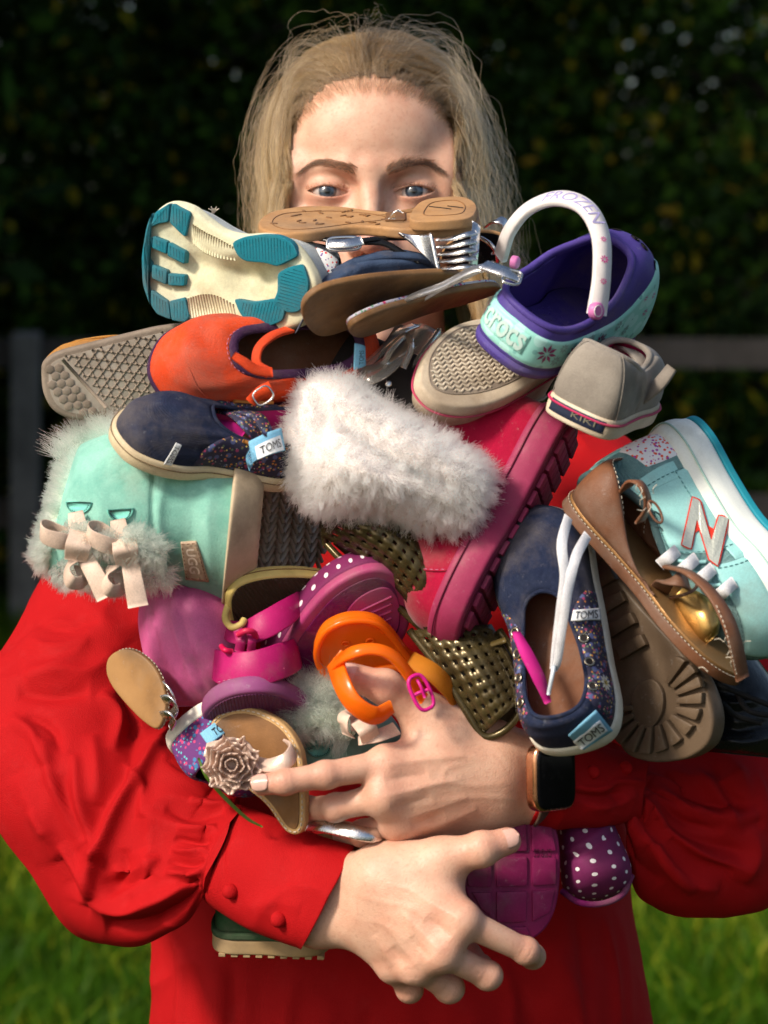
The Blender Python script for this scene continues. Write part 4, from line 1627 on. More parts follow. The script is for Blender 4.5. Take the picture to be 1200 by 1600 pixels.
def button(px, py, r, parent, Vc):
    X, Y, Dd = project(Vc)
    i = np.argsort((X - px) ** 2 + (Y - py) ** 2)[:14]
    c = C(px, py, Dd[i].min() - .0012)
    n = unit(CAM - c)
    x = unit(np.cross(UP, n)); y = np.cross(n, x)
    prof = [(0, .62), (.3, .60), (.6, .5), (.85, .3), (1.0, 0.0), (.95, -.25), (.6, -.45)]
    a = np.linspace(0, 2 * np.pi, 24, endpoint=False)
    V = np.array([c + (x * math.cos(t) + y * math.sin(t)) * r * max(q, .001) + n * z * r for q, z in prof for t in a])
    F = grid_faces(len(prof), 24, False, True)
    person.part('button', (V, fix_normals(V, F)), RED, 'w', parent=parent)


button(360, 1393, .0048, cu_left, CLOTHV['cuff'][0])
button(435, 1437, .0048, cu_left, CLOTHV['cuff'][0])
button(927, 1206, .0044, cu_right, CLOTHV['cuff'][1])
button(978, 1200, .0044, cu_right, CLOTHV['cuff'][1])

# dark trousers below the blouse, out of the picture
jean = mat('dark_denim', (0.03, 0.035, 0.05), rough=.85, bump='weave', bscale=900, bumps=.2)
vfs = []
for s in (-1, 1):
    hip = cmm(590 + s * 120, 1700, 1.85); foot = np.array([hip[0] + s * 20, hip[1] - 900, hip[2] - 95])
    q = np.linspace(0, 1, 12)[:, None]
    P = camw(hip * (1 - q) + foot * q)
    vfs.append(tube(P, np.interp(q[:, 0], [0, .5, 1], [.105, .075, .06]), 24))
person.part('trousers', join(*vfs), jean, 'w')

# nails
NAIL = mat('nail', (0.66, 0.40, 0.33), (0.60, 0.34, 0.28), mott=.4, mscale=200, rough=.25, coat=.3)


def nail(tip, back, r, facing):
    """plate on the back of a finger end: tip/back are (px,py,d) on the bone axis"""
    a, b = C(*tip), C(*back)
    x = unit(a - b)
    n = D3(*facing); n = unit(n - x * n.dot(x))
    y = np.cross(n, x)
    th = np.linspace(-.85, .85, 11)
    u = np.linspace(-1, 1, 11)
    V = []
    for i in u:
        for t in th:
            w = t * math.sqrt(max(0.0, 1 - abs(i) ** 3.2)) if abs(i) < 1 else 0
            V.append(a + x * (i * r * .80 - r * .05) + (y * math.sin(w) + n * math.cos(w)) * (r * 1.03 - .10 * r * max(0, i) ** 2))
    V = np.array(V)
    person.part('nail', (V, grid_faces(11, 11)), NAIL, 'w', solid=.0004)


nail((793, 1314, 1.418), (752, 1327, 1.414), .0080, (.25, .45, .86))
nail((409, 1226, 1.413), (445, 1222, 1.410), .0070, (-.1, .35, .93))
nail((548, 1057, 1.436), (602, 1074, 1.432), .0082, (-.2, .5, .85))
# ------------------------------------------------------------------ shoe helpers
def trace(t, pts, z=0.0, n=None, closed=True):
    """pixels -> local mm (x, y) on the plane z of a thing's frame"""
    out = []
    pz = t.wld([0, 0, z])
    nz = t.R[:, 2]
    for p in pts:
        ray = C(p[0], p[1], 1.0) - CAM
        k = np.dot(pz - CAM, nz) / np.dot(ray, nz)
        out.append((t.loc(CAM + ray * k) / t.s)[:2])
    out = np.array(out)
    return cat_rom(out, n, closed) if n else out


def inside(P, poly):
    P = np.atleast_2d(P)
    x, y = P[:, :1], P[:, 1:2]
    q = np.roll(poly, -1, 0)
    x1, y1, x2, y2 = poly[None, :, 0], poly[None, :, 1], q[None, :, 0], q[None, :, 1]
    c = ((y1 > y) != (y2 > y)) & (x < (x2 - x1) * (y - y1) / (y2 - y1 + 1e-12) + x1)
    return c.sum(1) % 2 == 1


def relief(P, z0, z1, r=1.0, rings=10, h=None, bulge=0.0, steps=3):
    """slab whose lower face (z0) is a ringed cap with heights h(x, y) added (negative = out of the sole)"""
    V, F = plate(P, z0, z1, r, bulge, bottom=False, steps=steps)
    n = len(P)
    base = inset2(np.asarray(P, float), r)
    c = base.mean(0)
    extra = []
    for k in range(1, rings + 1):
        f = 1 - k / (rings + .5)
        extra.append(np.column_stack([c + (base - c) * f, np.full(n, z0)]))
    X = np.concatenate(extra)
    if h is not None:
        X[:, 2] += h(X[:, 0], X[:, 1])
    n0 = len(V)
    G = [np.arange(n)] + [n0 + k * n + np.arange(n) for k in range(rings)]
    area = np.sum(P[:, 0] * np.roll(P[:, 1], -1) - P[:, 1] * np.roll(P[:, 0], -1))
    F = list(F)
    for a, b in zip(G[:-1], G[1:]):
        for i in range(n):
            j = (i + 1) % n
            q = (a[i], b[i], b[j], a[j])
            F.append(q[::-1] if area > 0 else q) if False else F.append(q if area > 0 else q[::-1])
    last = tuple(G[-1])
    F.append(last[::-1] if area > 0 else last)
    return np.concatenate([V, X]), F


def rib_px(t, name, pts, w, thick, face, material, n=24, parent=None, closed=False, **kw):
    """strap through pixels with depths; w in mm of the real world"""
    P = np.array([C(*p) for p in pts])
    f = np.asarray(face, float)
    nn = D3(*f) if f.ndim == 1 else np.array([D3(*q) for q in f])
    w = np.asarray(w, float) * .001
    v, fc = ribbon(P, nn, w, thick * .001, n, closed=closed)
    return t.part(name, (v, fc), material, 'w', parent=parent, **kw)


def tube_px(t, name, pts, r, material, n=24, k=8, parent=None, closed=False, flat=1.0, **kw):
    P = cat_rom(np.array([C(*p) for p in pts]), n, closed)
    r = np.asarray(r, float) * .001
    if r.ndim: r = np.interp(np.linspace(0, 1, n), np.linspace(0, 1, len(r)), r)
    return t.part(name, tube(P, r, k, closed, flat=flat), material, 'w', parent=parent, **kw)


def wpatch(*pp, bow=0.0):
    """bilinear world patch from four (px,py,d): bottom left, bottom right, top right, top left of the lettering"""
    return quad_patch(*[C(*p) for p in pp], bow=bow)


def tag_px(t, quad, material, text=None, tmat=None, bow=0.0015, box=(.1, .9, .25, .75), parent=None, name='label_tag', off=.0006, thick=.0008, **kw):
    fn = wpatch(*quad, bow=bow)
    o = t.part(name, patch_mesh(fn), material, 'w', parent=parent, solid=thick)
    if text:
        v, f = text_on(lambda a, b: fn(a, b, off), text, box, **kw)
        t.part('lettering', (v, f), tmat, 'w', parent=o, smooth=False)
    return o


def blob(t, name, secs, material, nu=40, nv=40, exp=2.0, strokes=(), parent=None, caps=True, solid=None, **kw):
    """loft through pixel sections with closed ends"""
    V, F, uv = loft_px(secs, nu, nv, exp)
    V = V.reshape(-1, 3)
    F = fix_normals(V, F)
    if strokes:
        V = sculpt(V, F, strokes)
    Fl = [tuple(q) for q in F]
    if caps:
        Fl += [tuple(range(nv)), tuple((nu - 1) * nv + i for i in range(nv))[::-1]]
    return t.part(name, (V, Fl, uv), material, 'w', parent=parent, solid=solid, **kw), V, F


def lattice(fn, nu, nv, bar=0.38, thick=1.0):
    """sheet with square holes: fn(a,b)->world"""
    us = np.concatenate([[i, i + bar] for i in range(nu)] + [[nu, nu + bar]]).ravel() / (nu + bar)
    vs_ = np.concatenate([[i, i + bar] for i in range(nv)] + [[nv, nv + bar]]).ravel() / (nv + bar)
    A, B = np.meshgrid(us, vs_, indexing='ij')
    V = fn(A, B).reshape(-1, 3)
    m = len(vs_)
    F = [(i * m + j, (i + 1) * m + j, (i + 1) * m + j + 1, i * m + j + 1) for i in range(len(us) - 1) for j in range(m - 1) if i % 2 == 0 or j % 2 == 0]
    return V, np.array(F)


def ring_px(t, name, c, rx, ry, ang, r, material, face=(0, 0, 1), n=28, parent=None, square=2.0):
    """buckle: closed wire loop; c=(px,py,d), radii in mm"""
    o = C(*c)
    z = unit(D3(*face))
    x = D3(math.cos(ang), math.sin(ang), 0); x = unit(x - z * x.dot(z)); y = np.cross(z, x)
    a = np.linspace(0, 2 * np.pi, n, endpoint=False)
    e = 2 / square
    ca, sa = np.sign(np.cos(a)) * np.abs(np.cos(a)) ** e, np.sign(np.sin(a)) * np.abs(np.sin(a)) ** e
    P = o + .001 * (rx * ca[:, None] * x + ry * sa[:, None] * y)
    P = np.asarray(P)
    # closed tube with planar frames
    T = unit(np.roll(P, -1, 0) - np.roll(P, 1, 0))
    B = np.cross(T, z)
    k = 8
    q = np.linspace(0, 2 * np.pi, k, endpoint=False)
    V = P[:, None] + r * .001 * (np.cos(q)[None, :, None] * B[:, None] + np.sin(q)[None, :, None] * z)
    return t.part(name, (V.reshape(-1, 3), grid_faces(n, k, True, True)), material, 'w', parent=parent)


def binding(t, S, r, material, v=1.0, name='binding', parent=None, off=0.0, flat=1.0):
    P = S.at(np.arange(S.nu) / S.nu, np.full(S.nu, v), off)
    T = unit(np.roll(P, -1, 0) - np.roll(P, 1, 0))
    N = S.N[:, -1]
    N = unit(N - T * (N * T).sum(1, keepdims=True))
    B = np.cross(T, N)
    k = 8
    q = np.linspace(0, 2 * np.pi, k, endpoint=False)
    V = P[:, None] + r * (np.cos(q)[None, :, None] * N[:, None] + flat * np.sin(q)[None, :, None] * B[:, None])
    return t.part(name, (V.reshape(-1, 3), grid_faces(S.nu, k, True, True)), material, parent=parent)


def wrinkle(S, amp, fu=9, fv=3, seed=0):
    u, v = np.meshgrid(np.arange(S.nu) / S.nu, np.linspace(0, 1, S.nv), indexing='ij')
    rng = np.random.default_rng(seed)
    d = np.zeros_like(u)
    for _ in range(7):
        a, b, p = rng.integers(1, fu + 1), rng.uniform(.3, fv), rng.uniform(0, 6.28)
        d += np.sin(2 * np.pi * (a * u) + b * 6 * v + p) * rng.uniform(.3, 1) / (1 + .15 * a)
    return d * amp * np.sin(np.pi * v) ** .7 * .5


def print_mat(name, base, colors, scale=260.0, rough=.75, size=.30, sec=None, bump=.25):
    """fabric with scattered flower like printed spots: voronoi cells with random colours"""
    m = bpy.data.materials.new(name)
    m.use_nodes = True
    nt = m.node_tree; N, Lk = nt.nodes, nt.links
    b = N['Principled BSDF']; b.inputs['Roughness'].default_value = rough
    tc = N.new('ShaderNodeTexCoord')
    col = None
    prev = base
    for i, (c, sc, sz, thr) in enumerate(colors):
        mp = N.new('ShaderNodeMapping'); mp.inputs['Location'].default_value = (i * .37, i * .11, i * .73); Lk.new(tc.outputs['Object'], mp.inputs[0])
        v = N.new('ShaderNodeTexVoronoi'); v.inputs['Scale'].default_value = sc; Lk.new(mp.outputs[0], v.inputs['Vector'])
        lt = N.new('ShaderNodeMath'); lt.operation = 'LESS_THAN'; lt.inputs[1].default_value = sz; Lk.new(v.outputs['Distance'], lt.inputs[0])
        sp = N.new('ShaderNodeSeparateColor'); Lk.new(v.outputs['Color'], sp.inputs[0])
        g = N.new('ShaderNodeMath'); g.operation = 'LESS_THAN'; g.inputs[1].default_value = thr; Lk.new(sp.outputs[0], g.inputs[0])
        mu = N.new('ShaderNodeMath'); mu.operation = 'MULTIPLY'; Lk.new(lt.outputs[0], mu.inputs[0]); Lk.new(g.outputs[0], mu.inputs[1])
        x = N.new('ShaderNodeMix'); x.data_type = 'RGBA'; Lk.new(mu.outputs[0], x.inputs[0])
        if hasattr(prev, 'links'): Lk.new(prev, x.inputs[6])
        else: x.inputs[6].default_value = (*prev, 1)
        x.inputs[7].default_value = (*c, 1)
        prev = x.outputs[2]
    Lk.new(prev, b.inputs['Base Color'])
    n3 = N.new('ShaderNodeTexNoise'); n3.inputs['Scale'].default_value = 1400; Lk.new(tc.outputs['Object'], n3.inputs['Vector'])
    bp = N.new('ShaderNodeBump'); bp.inputs['Strength'].default_value = bump; bp.inputs['Distance'].default_value = .001
    Lk.new(n3.outputs[0], bp.inputs['Height']); Lk.new(bp.outputs[0], b.inputs['Normal'])
    return m


def dot_mat(name, base, dot, nu, nv, r=.22, rough=.75, asp=1.0):
    """regular staggered printed dots in UV"""
    m = bpy.data.materials.new(name); m.use_nodes = True
    nt = m.node_tree; N, Lk = nt.nodes, nt.links
    b = N['Principled BSDF']; b.inputs['Roughness'].default_value = rough
    uv = N.new('ShaderNodeTexCoord')
    sp = N.new('ShaderNodeSeparateXYZ'); Lk.new(uv.outputs['UV'], sp.inputs[0])
    def mth(op, a, c=None):
        q = N.new('ShaderNodeMath'); q.operation = op
        for i, s in enumerate((a, c)):
            if s is None: continue
            if hasattr(s, 'links'): Lk.new(s, q.inputs[i])
            else: q.inputs[i].default_value = s
        return q.outputs[0]
    U, Vv = mth('MULTIPLY', sp.outputs[0], nu), mth('MULTIPLY', sp.outputs[1], nv)
    row = mth('MODULO', mth('FLOOR', Vv), 2.0)
    U2 = mth('ADD', U, mth('MULTIPLY', row, .5))
    fu, fv = mth('SUBTRACT', mth('FRACT', U2), .5), mth('SUBTRACT', mth('FRACT', Vv), .5)
    d = mth('SQRT', mth('ADD', mth('MULTIPLY', fu, mth('MULTIPLY', fu, asp)), mth('MULTIPLY', fv, fv)))
    k = mth('LESS_THAN', d, r)
    tn = N.new('ShaderNodeTexNoise'); tn.inputs['Scale'].default_value = 60; Lk.new(uv.outputs['Object'], tn.inputs['Vector'])
    x0 = N.new('ShaderNodeMix'); x0.data_type = 'RGBA'; Lk.new(tn.outputs[0], x0.inputs[0])
    x0.inputs[6].default_value = (*base, 1); x0.inputs[7].default_value = (*[c * .6 for c in base], 1)
    x = N.new('ShaderNodeMix'); x.data_type = 'RGBA'; Lk.new(k, x.inputs[0]); Lk.new(x0.outputs[2], x.inputs[6]); x.inputs[7].default_value = (*dot, 1)
    Lk.new(x.outputs[2], b.inputs['Base Color'])
    n3 = N.new('ShaderNodeTexNoise'); n3.inputs['Scale'].default_value = 1300; Lk.new(uv.outputs['Object'], n3.inputs['Vector'])
    bp = N.new('ShaderNodeBump'); bp.inputs['Strength'].default_value = .3; bp.inputs['Distance'].default_value = .001
    Lk.new(n3.outputs[0], bp.inputs['Height']); Lk.new(bp.outputs[0], b.inputs['Normal'])
    return m


# materials shared by several shoes
TAN = mat('tan_rubber', srgb(186, 142, 96), srgb(160, 116, 74), mott=.7, mscale=40, rough=.62, bump='noise', bscale=500, bumps=.12, dirt=srgb(90, 62, 40), dirta=.5, dscale=30)
TAND = mat('tan_leather_dark', srgb(140, 98, 58), srgb(104, 70, 40), mott=.8, mscale=30, rough=.5, bump='leather', bscale=900, bumps=.15, dirt=srgb(70, 48, 30), dirta=.5)
SILVER = mat('silver_leather', (0.72, 0.71, 0.70), (0.60, 0.59, 0.58), mott=.6, mscale=60, rough=.24, metal=1.0, bump='leather', bscale=700, bumps=.18)
GLITTER = mat('silver_glitter', (0.62, 0.61, 0.60), (0.45, 0.44, 0.44), rough=.35, metal=.9, flake=1600)
STEEL = mat('buckle_metal', (0.72, 0.70, 0.66), rough=.18, metal=1.0, mott=.2)
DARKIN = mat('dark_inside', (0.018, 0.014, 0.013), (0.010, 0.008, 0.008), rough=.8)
BLACKP = mat('black_patent', (0.008, 0.008, 0.009), (0.010, 0.010, 0.011), rough=.24, spec=.3, bump='noise', bscale=90, bumps=.5)
NAVY = mat('navy_canvas', srgb(31, 43, 74), srgb(22, 31, 56), mott=.8, mscale=50, rough=.85, bump='weave', bscale=1500, bumps=.5, dirt=srgb(70, 80, 105), dirta=.25, dscale=70)
CREAM = mat('cream_rubber', srgb(222, 205, 172), srgb(205, 184, 146), mott=.7, mscale=30, rough=.6, bump='noise', bscale=400, bumps=.1, dirt=srgb(140, 110, 76), dirta=.45, dscale=35)
WHITER = mat('white_rubber', srgb(238, 234, 222), srgb(224, 218, 200), mott=.6, mscale=30, rough=.55, dirt=srgb(170, 158, 135), dirta=.35, dscale=40)
INSOLE = mat('brown_insole', srgb(122, 78, 52), srgb(98, 60, 38), mott=.8, mscale=40, rough=.7, bump='noise', bscale=700, bumps=.2)
TAGB = mat('pale_blue_label', srgb(128, 190, 222), srgb(108, 172, 206), mott=.6, mscale=60, rough=.7, bump='weave', bscale=2500, bumps=.25)
TAGW = mat('white_label', srgb(235, 238, 240), srgb(215, 220, 225), mott=.5, mscale=80, rough=.7)
INK = mat('dark_ink', (0.012, 0.012, 0.02), rough=.7)
THREAD = mat('pale_thread', srgb(225, 215, 195), rough=.8)
MAGENTA = mat('magenta_leather', srgb(176, 22, 100), srgb(150, 14, 84), mott=.7, mscale=40, rough=.45, bump='leather', bscale=900, bumps=.12)
PINKIN = mat('magenta_lining', srgb(196, 30, 130), srgb(170, 20, 110), rough=.7)
FLORAL = print_mat('floral_print', srgb(38, 36, 62), [(srgb(78, 86, 130), 230, .42, .5), (srgb(150, 50, 90), 300, .30, .6), (srgb(190, 120, 50), 380, .26, .45),
                                                     (srgb(214, 190, 90), 420, .22, .35), (srgb(215, 205, 200), 520, .18, .3), (srgb(90, 110, 80), 340, .25, .35)])


def dep(V, px, py, off=0.0):
    """depth of the nearest surface of V at a pixel"""
    X, Y, Dd = project(V)
    w = (X - px) ** 2 + (Y - py) ** 2
    i = np.argpartition(w, 16)[:16]
    i = i[w[i] < max(w[i].min() * 4, 60)]
    dm = Dd[i]
    return float(np.median(dm[dm < dm.min() + .02])) - off


def on(V, pts, off=.0012):
    """pixels -> (px, py, depth) lying on V"""
    return [(p[0], p[1], dep(V, p[0], p[1], off)) for p in pts]


def grid_fn(V, quad, off=0.0, n=9):
    """patch function over the surface V inside a pixel quad (bottom left, bottom right, top right, top left of the lettering)"""
    q = np.array(quad, float)
    a, b = np.meshgrid(np.linspace(0, 1, n), np.linspace(0, 1, n), indexing='ij')
    px = q[0, 0] * (1 - a) * (1 - b) + q[1, 0] * a * (1 - b) + q[2, 0] * a * b + q[3, 0] * (1 - a) * b
    py = q[0, 1] * (1 - a) * (1 - b) + q[1, 1] * a * (1 - b) + q[2, 1] * a * b + q[3, 1] * (1 - a) * b
    d = np.array([[dep(V, px[i, j], py[i, j]) for j in range(n)] for i in range(n)])
    for _ in range(2):
        e = np.pad(d, 1, mode='edge'); d = (e[1:-1, 1:-1] * 2 + e[:-2, 1:-1] + e[2:, 1:-1] + e[1:-1, :-2] + e[1:-1, 2:]) / 6
    def fn(A, B, o=0.0):
        A, B = np.asarray(A, float), np.asarray(B, float)
        x, y = np.clip(A, 0, 1) * (n - 1), np.clip(B, 0, 1) * (n - 1)
        i, j = np.minimum(x.astype(int), n - 2), np.minimum(y.astype(int), n - 2)
        f, g = x - i, y - j
        L = lambda M: M[i, j] * (1 - f) * (1 - g) + M[i + 1, j] * f * (1 - g) + M[i + 1, j + 1] * f * g + M[i, j + 1] * (1 - f) * g
        X, Y, Dp = L(px), L(py), L(d) - off - o
        return (CAM + FW * Dp[..., None] + RT * ((X - 600) / FPX * Dp)[..., None] + UP * ((800 - Y) / FPX * Dp)[..., None])
    return fn


def tag_on(t, V, quad, material, name='label_tag', text=None, tmat=None, box=(.1, .9, .2, .8), parent=None, off=.0008, tquad=None, **kw):
    """sewn-on label that hugs the surface V, with lettering"""
    fn = grid_fn(V, quad, off)
    o = t.part(name, patch_mesh(fn, 14, 12), material, 'w', parent=parent, solid=.001)
    if text:
        f2 = grid_fn(V, tquad, off) if tquad else fn
        v, f = text_on(lambda a, b: f2(a, b, .0006), text, box, **kw)
        t.part('lettering', (v, f), tmat, 'w', parent=o, smooth=False)
    return o


def wmesh(t, S, disp=None):
    return t.wld(S.mesh(disp)[0])
# ------------------------------------------------------------------ top of the pile
# tan sandal lying upside down across her nose
t = shoe_thing('sandal', 'tan soled silver sandal turned upside down right under the woman\'s eyes', 'sandal', (748, 337, 1.50), (402, 345, 1.50), (0.0, -.95, -.33), 144, 'pile of children\'s shoes')
P = trace(t, [(403, 350), (420, 332), (470, 322), (530, 322), (590, 329), (640, 330), (700, 311), (738, 316), (749, 335), (735, 350), (640, 357), (560, 352), (480, 362), (425, 362)], 0, 90)
sole = t.part('sole', relief(P, 0, 7.2, 1.8, 8, lambda x, y: np.full_like(x, .5)), TAN, auto=50)
hb = trace(t, [(647, 348), (645, 331), (665, 315), (715, 310), (740, 318), (744, 333), (725, 345)], -4.5, 48)
t.part('heel', plate(hb, -6, .6, 1.0), TAN, parent=sole, auto=40)
sq = trace(t, [(602, 345), (603, 333), (633, 331), (634, 344)], -.2)
t.part('patch', plate(resample(sq, 24, True), -.8, .3, .3), TAND, parent=sole, auto=40)
rng = np.random.default_rng(5)
vf = []
for k in range(26):           # embossed petals under the forefoot
    x, y = rng.uniform(425, 600), rng.uniform(328, 350)
    c0 = trace(t, [(x, y)], 0)[0]
    a = rng.uniform(0, 3.14)
    e = np.array([[math.cos(q) * 2.6, math.sin(q) * 1.0] for q in np.linspace(0, 6.283, 10, endpoint=False)])
    Rm = np.array([[math.cos(a), -math.sin(a)], [math.sin(a), math.cos(a)]])
    vf.append(plate(c0 + e @ Rm.T, -.15, .9, .1, steps=1))
t.part('tread', join(*vf), TAND, parent=sole, kind='stuff')
dm = trace(t, [(425, 347), (445, 333), (520, 329), (590, 335), (600, 342), (560, 347), (490, 356), (445, 357)], 0, 60)
t.part('tread_line', tube(np.column_stack([dm, np.full(60, .35)]), .35, 5, True), TAND, parent=sole)
q = hb.mean(0) + (hb - hb.mean(0)) * .62
t.part('heel_mark', tube(np.column_stack([q, np.full(len(q), -6.1)]), .4, 5, True), TAND, parent=sole)
for k in range(5):
    c0_ = hb.mean(0) + [(-8 + k * 4), 3 * math.sin(k * 2.1)]
    t.part('heel_mark', tube(np.array([[*(c0_ + [-3, -2]), -6.1], [*c0_, -6.2], [*(c0_ + [3, 2.5]), -6.1]]), .45, 5), DARKIN, parent=sole)
# a knot of silver thread stuck to the sole
for q in range(4):
    tube_px(t, 'thread', [(608 + q * 3, 342, 1.487), (615 + q, 333 - q, 1.484), (624 + q * 2, 327 + q * 2, 1.484)], [.5, .7, .3], SILVER, 8, 5)
# straps under it
rib_px(t, 'strap', [(452, 374, 1.49), (490, 372, 1.478), (540, 378, 1.470), (590, 373, 1.474), (640, 372, 1.49)], 3.2, 1.2, (0, .5, .85), BLACKP, 30)
ring_px(t, 'buckle', (537, 381, 1.466), 10, 4.4, .05, 1.1, STEEL, (0, .4, .9), square=4)
rib_px(t, 'strap_end', [(512, 381, 1.466), (540, 381, 1.462), (566, 376, 1.465)], 6.5, 1.4, (0, .4, .9), SILVER, 14)
rib_px(t, 'strap', [(560, 378, 1.472), (600, 380, 1.474), (628, 395, 1.474), (655, 408, 1.475)], 4, 1.2, (0, .3, 1), BLACKP, 20)
fn = wpatch((632, 372, 1.470), (688, 424, 1.458), (676, 364, 1.462), (622, 366, 1.472), bow=.004)
hc = t.part('heel_panel', patch_mesh(fn, 14, 10), SILVER, 'w', solid=-.0016)
a = np.linspace(.04, .96, 30)
t.part('stitching', dashes(fn(a, np.full(30, .07), .001), .00022, .0018, .0012), THREAD, 'w', parent=hc)
for k in range(5):
    y0 = 372 + k * 11.5
    rib_px(t, 'fringe', [(684 + k * 1.0, y0 + 2, 1.462), (705, y0 + 1, 1.452), (728, y0 - 5 + k, 1.448), (744, y0 - 9 + k * 2, 1.452)], 3.4, 1.1, (.15, .45, .88), SILVER, 14)
rib_px(t, 'strap', [(744, 350, 1.470), (741, 385, 1.452), (738, 424, 1.458)], 6.2, 1.4, (.4, .1, .9), SILVER, 16)

# the other silver sandal behind it
t = shoe_thing('sandal', 'silver strap and black lined end of a sandal behind the tan soled one', 'sandal', (700, 400, 1.58), (795, 385, 1.56), (0, -.5, .8), 80, 'pile of children\'s shoes')
P = trace(t, [(690, 410), (700, 380), (745, 362), (785, 368), (795, 392), (780, 408), (735, 418)], 0, 60)
s2 = t.part('sole', plate(P, -5, 0, 1.2), TAN, auto=40)
t.part('footbed', plate(inset2(P, 2), -.5, .8, .5), BLACKP, parent=s2)
rib_px(t, 'strap', [(762, 352, 1.52), (776, 344, 1.51), (789, 350, 1.51), (789, 378, 1.515), (776, 396, 1.53)], [7, 8.5, 8], 1.4, [(-.3, .8, .5), (0, .8, .6), (.7, .4, .6), (.8, -.2, .5), (.3, -.8, .5)], SILVER, 24)
tube_px(t, 'trim', [(752, 372, 1.53), (765, 380, 1.52), (776, 395, 1.52), (778, 410, 1.53)], 1.4, SILVER, 16)

# teal and white trainer, sole to the camera
TEAL = mat('teal_rubber', srgb(28, 140, 160), srgb(22, 120, 140), mott=.5, mscale=40, rough=.55, bump='ribs', bscale=3300, bumps=.55, dirt=srgb(60, 120, 128), dirta=.4, dscale=60)
FOAM = mat('cream_foam', srgb(228, 226, 198), srgb(212, 206, 168), mott=.8, mscale=22, rough=.7, bump='noise', bscale=300, bumps=.2, dirt=srgb(150, 128, 86), dirta=.55, dscale=38)
t = shoe_thing('trainer', 'white and teal trainer showing its whole tread at the pile\'s upper left', 'trainer', (500, 440, 1.440), (222, 408, 1.475), (.05, .20, -.95), 112, 'pile of children\'s shoes')
Z = lambda *q: [(200 + a * .41667, 300 + b * .41667) for a, b in q]
OUT = Z((100, 78), (160, 42), (235, 58), (300, 108), (360, 148), (430, 165), (520, 163), (600, 186), (660, 246), (704, 330), (706, 420), (672, 482), (600, 515), (520, 521), (430, 502), (350, 476), (280, 481), (220, 491), (160, 477), (100, 432), (65, 350), (50, 260), (62, 160))
P = trace(t, OUT, 0, 130)
cen = trace(t, Z((490, 335)), 0)[0]; c2 = trace(t, Z((140, 260)), 0)[0]; ax1 = trace(t, Z((250, 270)), 0)[0]
def hh(x, y):
    d1 = np.exp(-(((x - cen[0]) / 24) ** 2 + ((y - cen[1]) / 14) ** 2) ** 2) * 7
    seg = ax1 - cen
    tt = np.clip(((x - cen[0]) * seg[0] + (y - cen[1]) * seg[1]) / (seg @ seg), 0, 1)
    dd = np.hypot(x - cen[0] - tt * seg[0], y - cen[1] - tt * seg[1])
    d2 = 4.5 * np.exp(-(dd / 7) ** 2)
    d3 = 2.2 * np.exp(-(((x - c2[0]) / 26) ** 2 + ((y - c2[1]) / 19) ** 2) ** 3)
    return d1 + d2 + d3
sole = t.part('midsole', relief(P, 0, 12, 3, 22, hh, bulge=1.0), FOAM)
blocks = [Z((84, 132), (104, 76), (157, 42), (150, 112), (115, 118)), Z((166, 44), (234, 78), (214, 168), (158, 115)), Z((93, 78), (70, 132), (52, 240), (56, 345), (84, 424), (84, 370), (66, 300), (66, 200), (84, 138)),
          Z((72, 178), (93, 168), (88, 208), (64, 204)), Z((96, 166), (147, 186), (143, 232), (92, 210)), Z((153, 190), (215, 225), (211, 270), (149, 239)), Z((62, 236), (86, 266), (83, 302), (64, 286)),
          Z((92, 273), (146, 295), (142, 347), (90, 322)), Z((152, 306), (213, 312), (211, 352), (152, 350)), Z((88, 368), (151, 410), (159, 477), (110, 457), (88, 425)), Z((156, 410), (213, 396), (229, 470), (214, 487), (165, 480)),
          Z((400, 192), (440, 172), (500, 164), (560, 166), (605, 188), (630, 238), (595, 255), (555, 275), (520, 262), (445, 256), (420, 238)), Z((566, 310), (600, 290), (653, 277), (673, 340), (666, 400), (640, 442), (602, 446), (548, 412), (566, 372)),
          Z((406, 404), (470, 416), (542, 404), (582, 440), (573, 480), (520, 501), (462, 492), (426, 455))]
for bi, bq in enumerate(blocks):
    q = resample(trace(t, bq, -2), 40, True)
    q = q.mean(0) + (q - q.mean(0)) * (1.10 if bi >= 11 else 1.04)
    q = 0.5 * q + .25 * (np.roll(q, 1, 0) + np.roll(q, -1, 0))
    t.part('tread', plate(q, -2.6, 4.5, .7), TEAL, parent=sole, auto=45)
vf = []
for cA_, cB_ in ((Z((244, 112), (290, 140), (340, 165), (392, 196)), Z((246, 196), (280, 225), (330, 246), (392, 258))), (Z((232, 482), (290, 474), (345, 468), (405, 486)), Z((226, 398), (275, 384), (330, 388), (392, 420)))):
    qa, qb = cat_rom(trace(t, cA_, 0), 17), cat_rom(trace(t, cB_, 0), 17)
    for A, B in zip(qa, qb):
        zA, zB = (float(hh(np.array(q[0]), np.array(q[1]))) - .1 for q in (A * .9 + B * .1, B))
        vf.append(tube(np.array([[*(A * .9 + B * .1), zA], [*((A + B) / 2), (zA + zB) / 2 - .35], [*B, zB]]), .6, 5))
t.part('moulded_ribs', join(*vf), FOAM, parent=sole, kind='stuff')
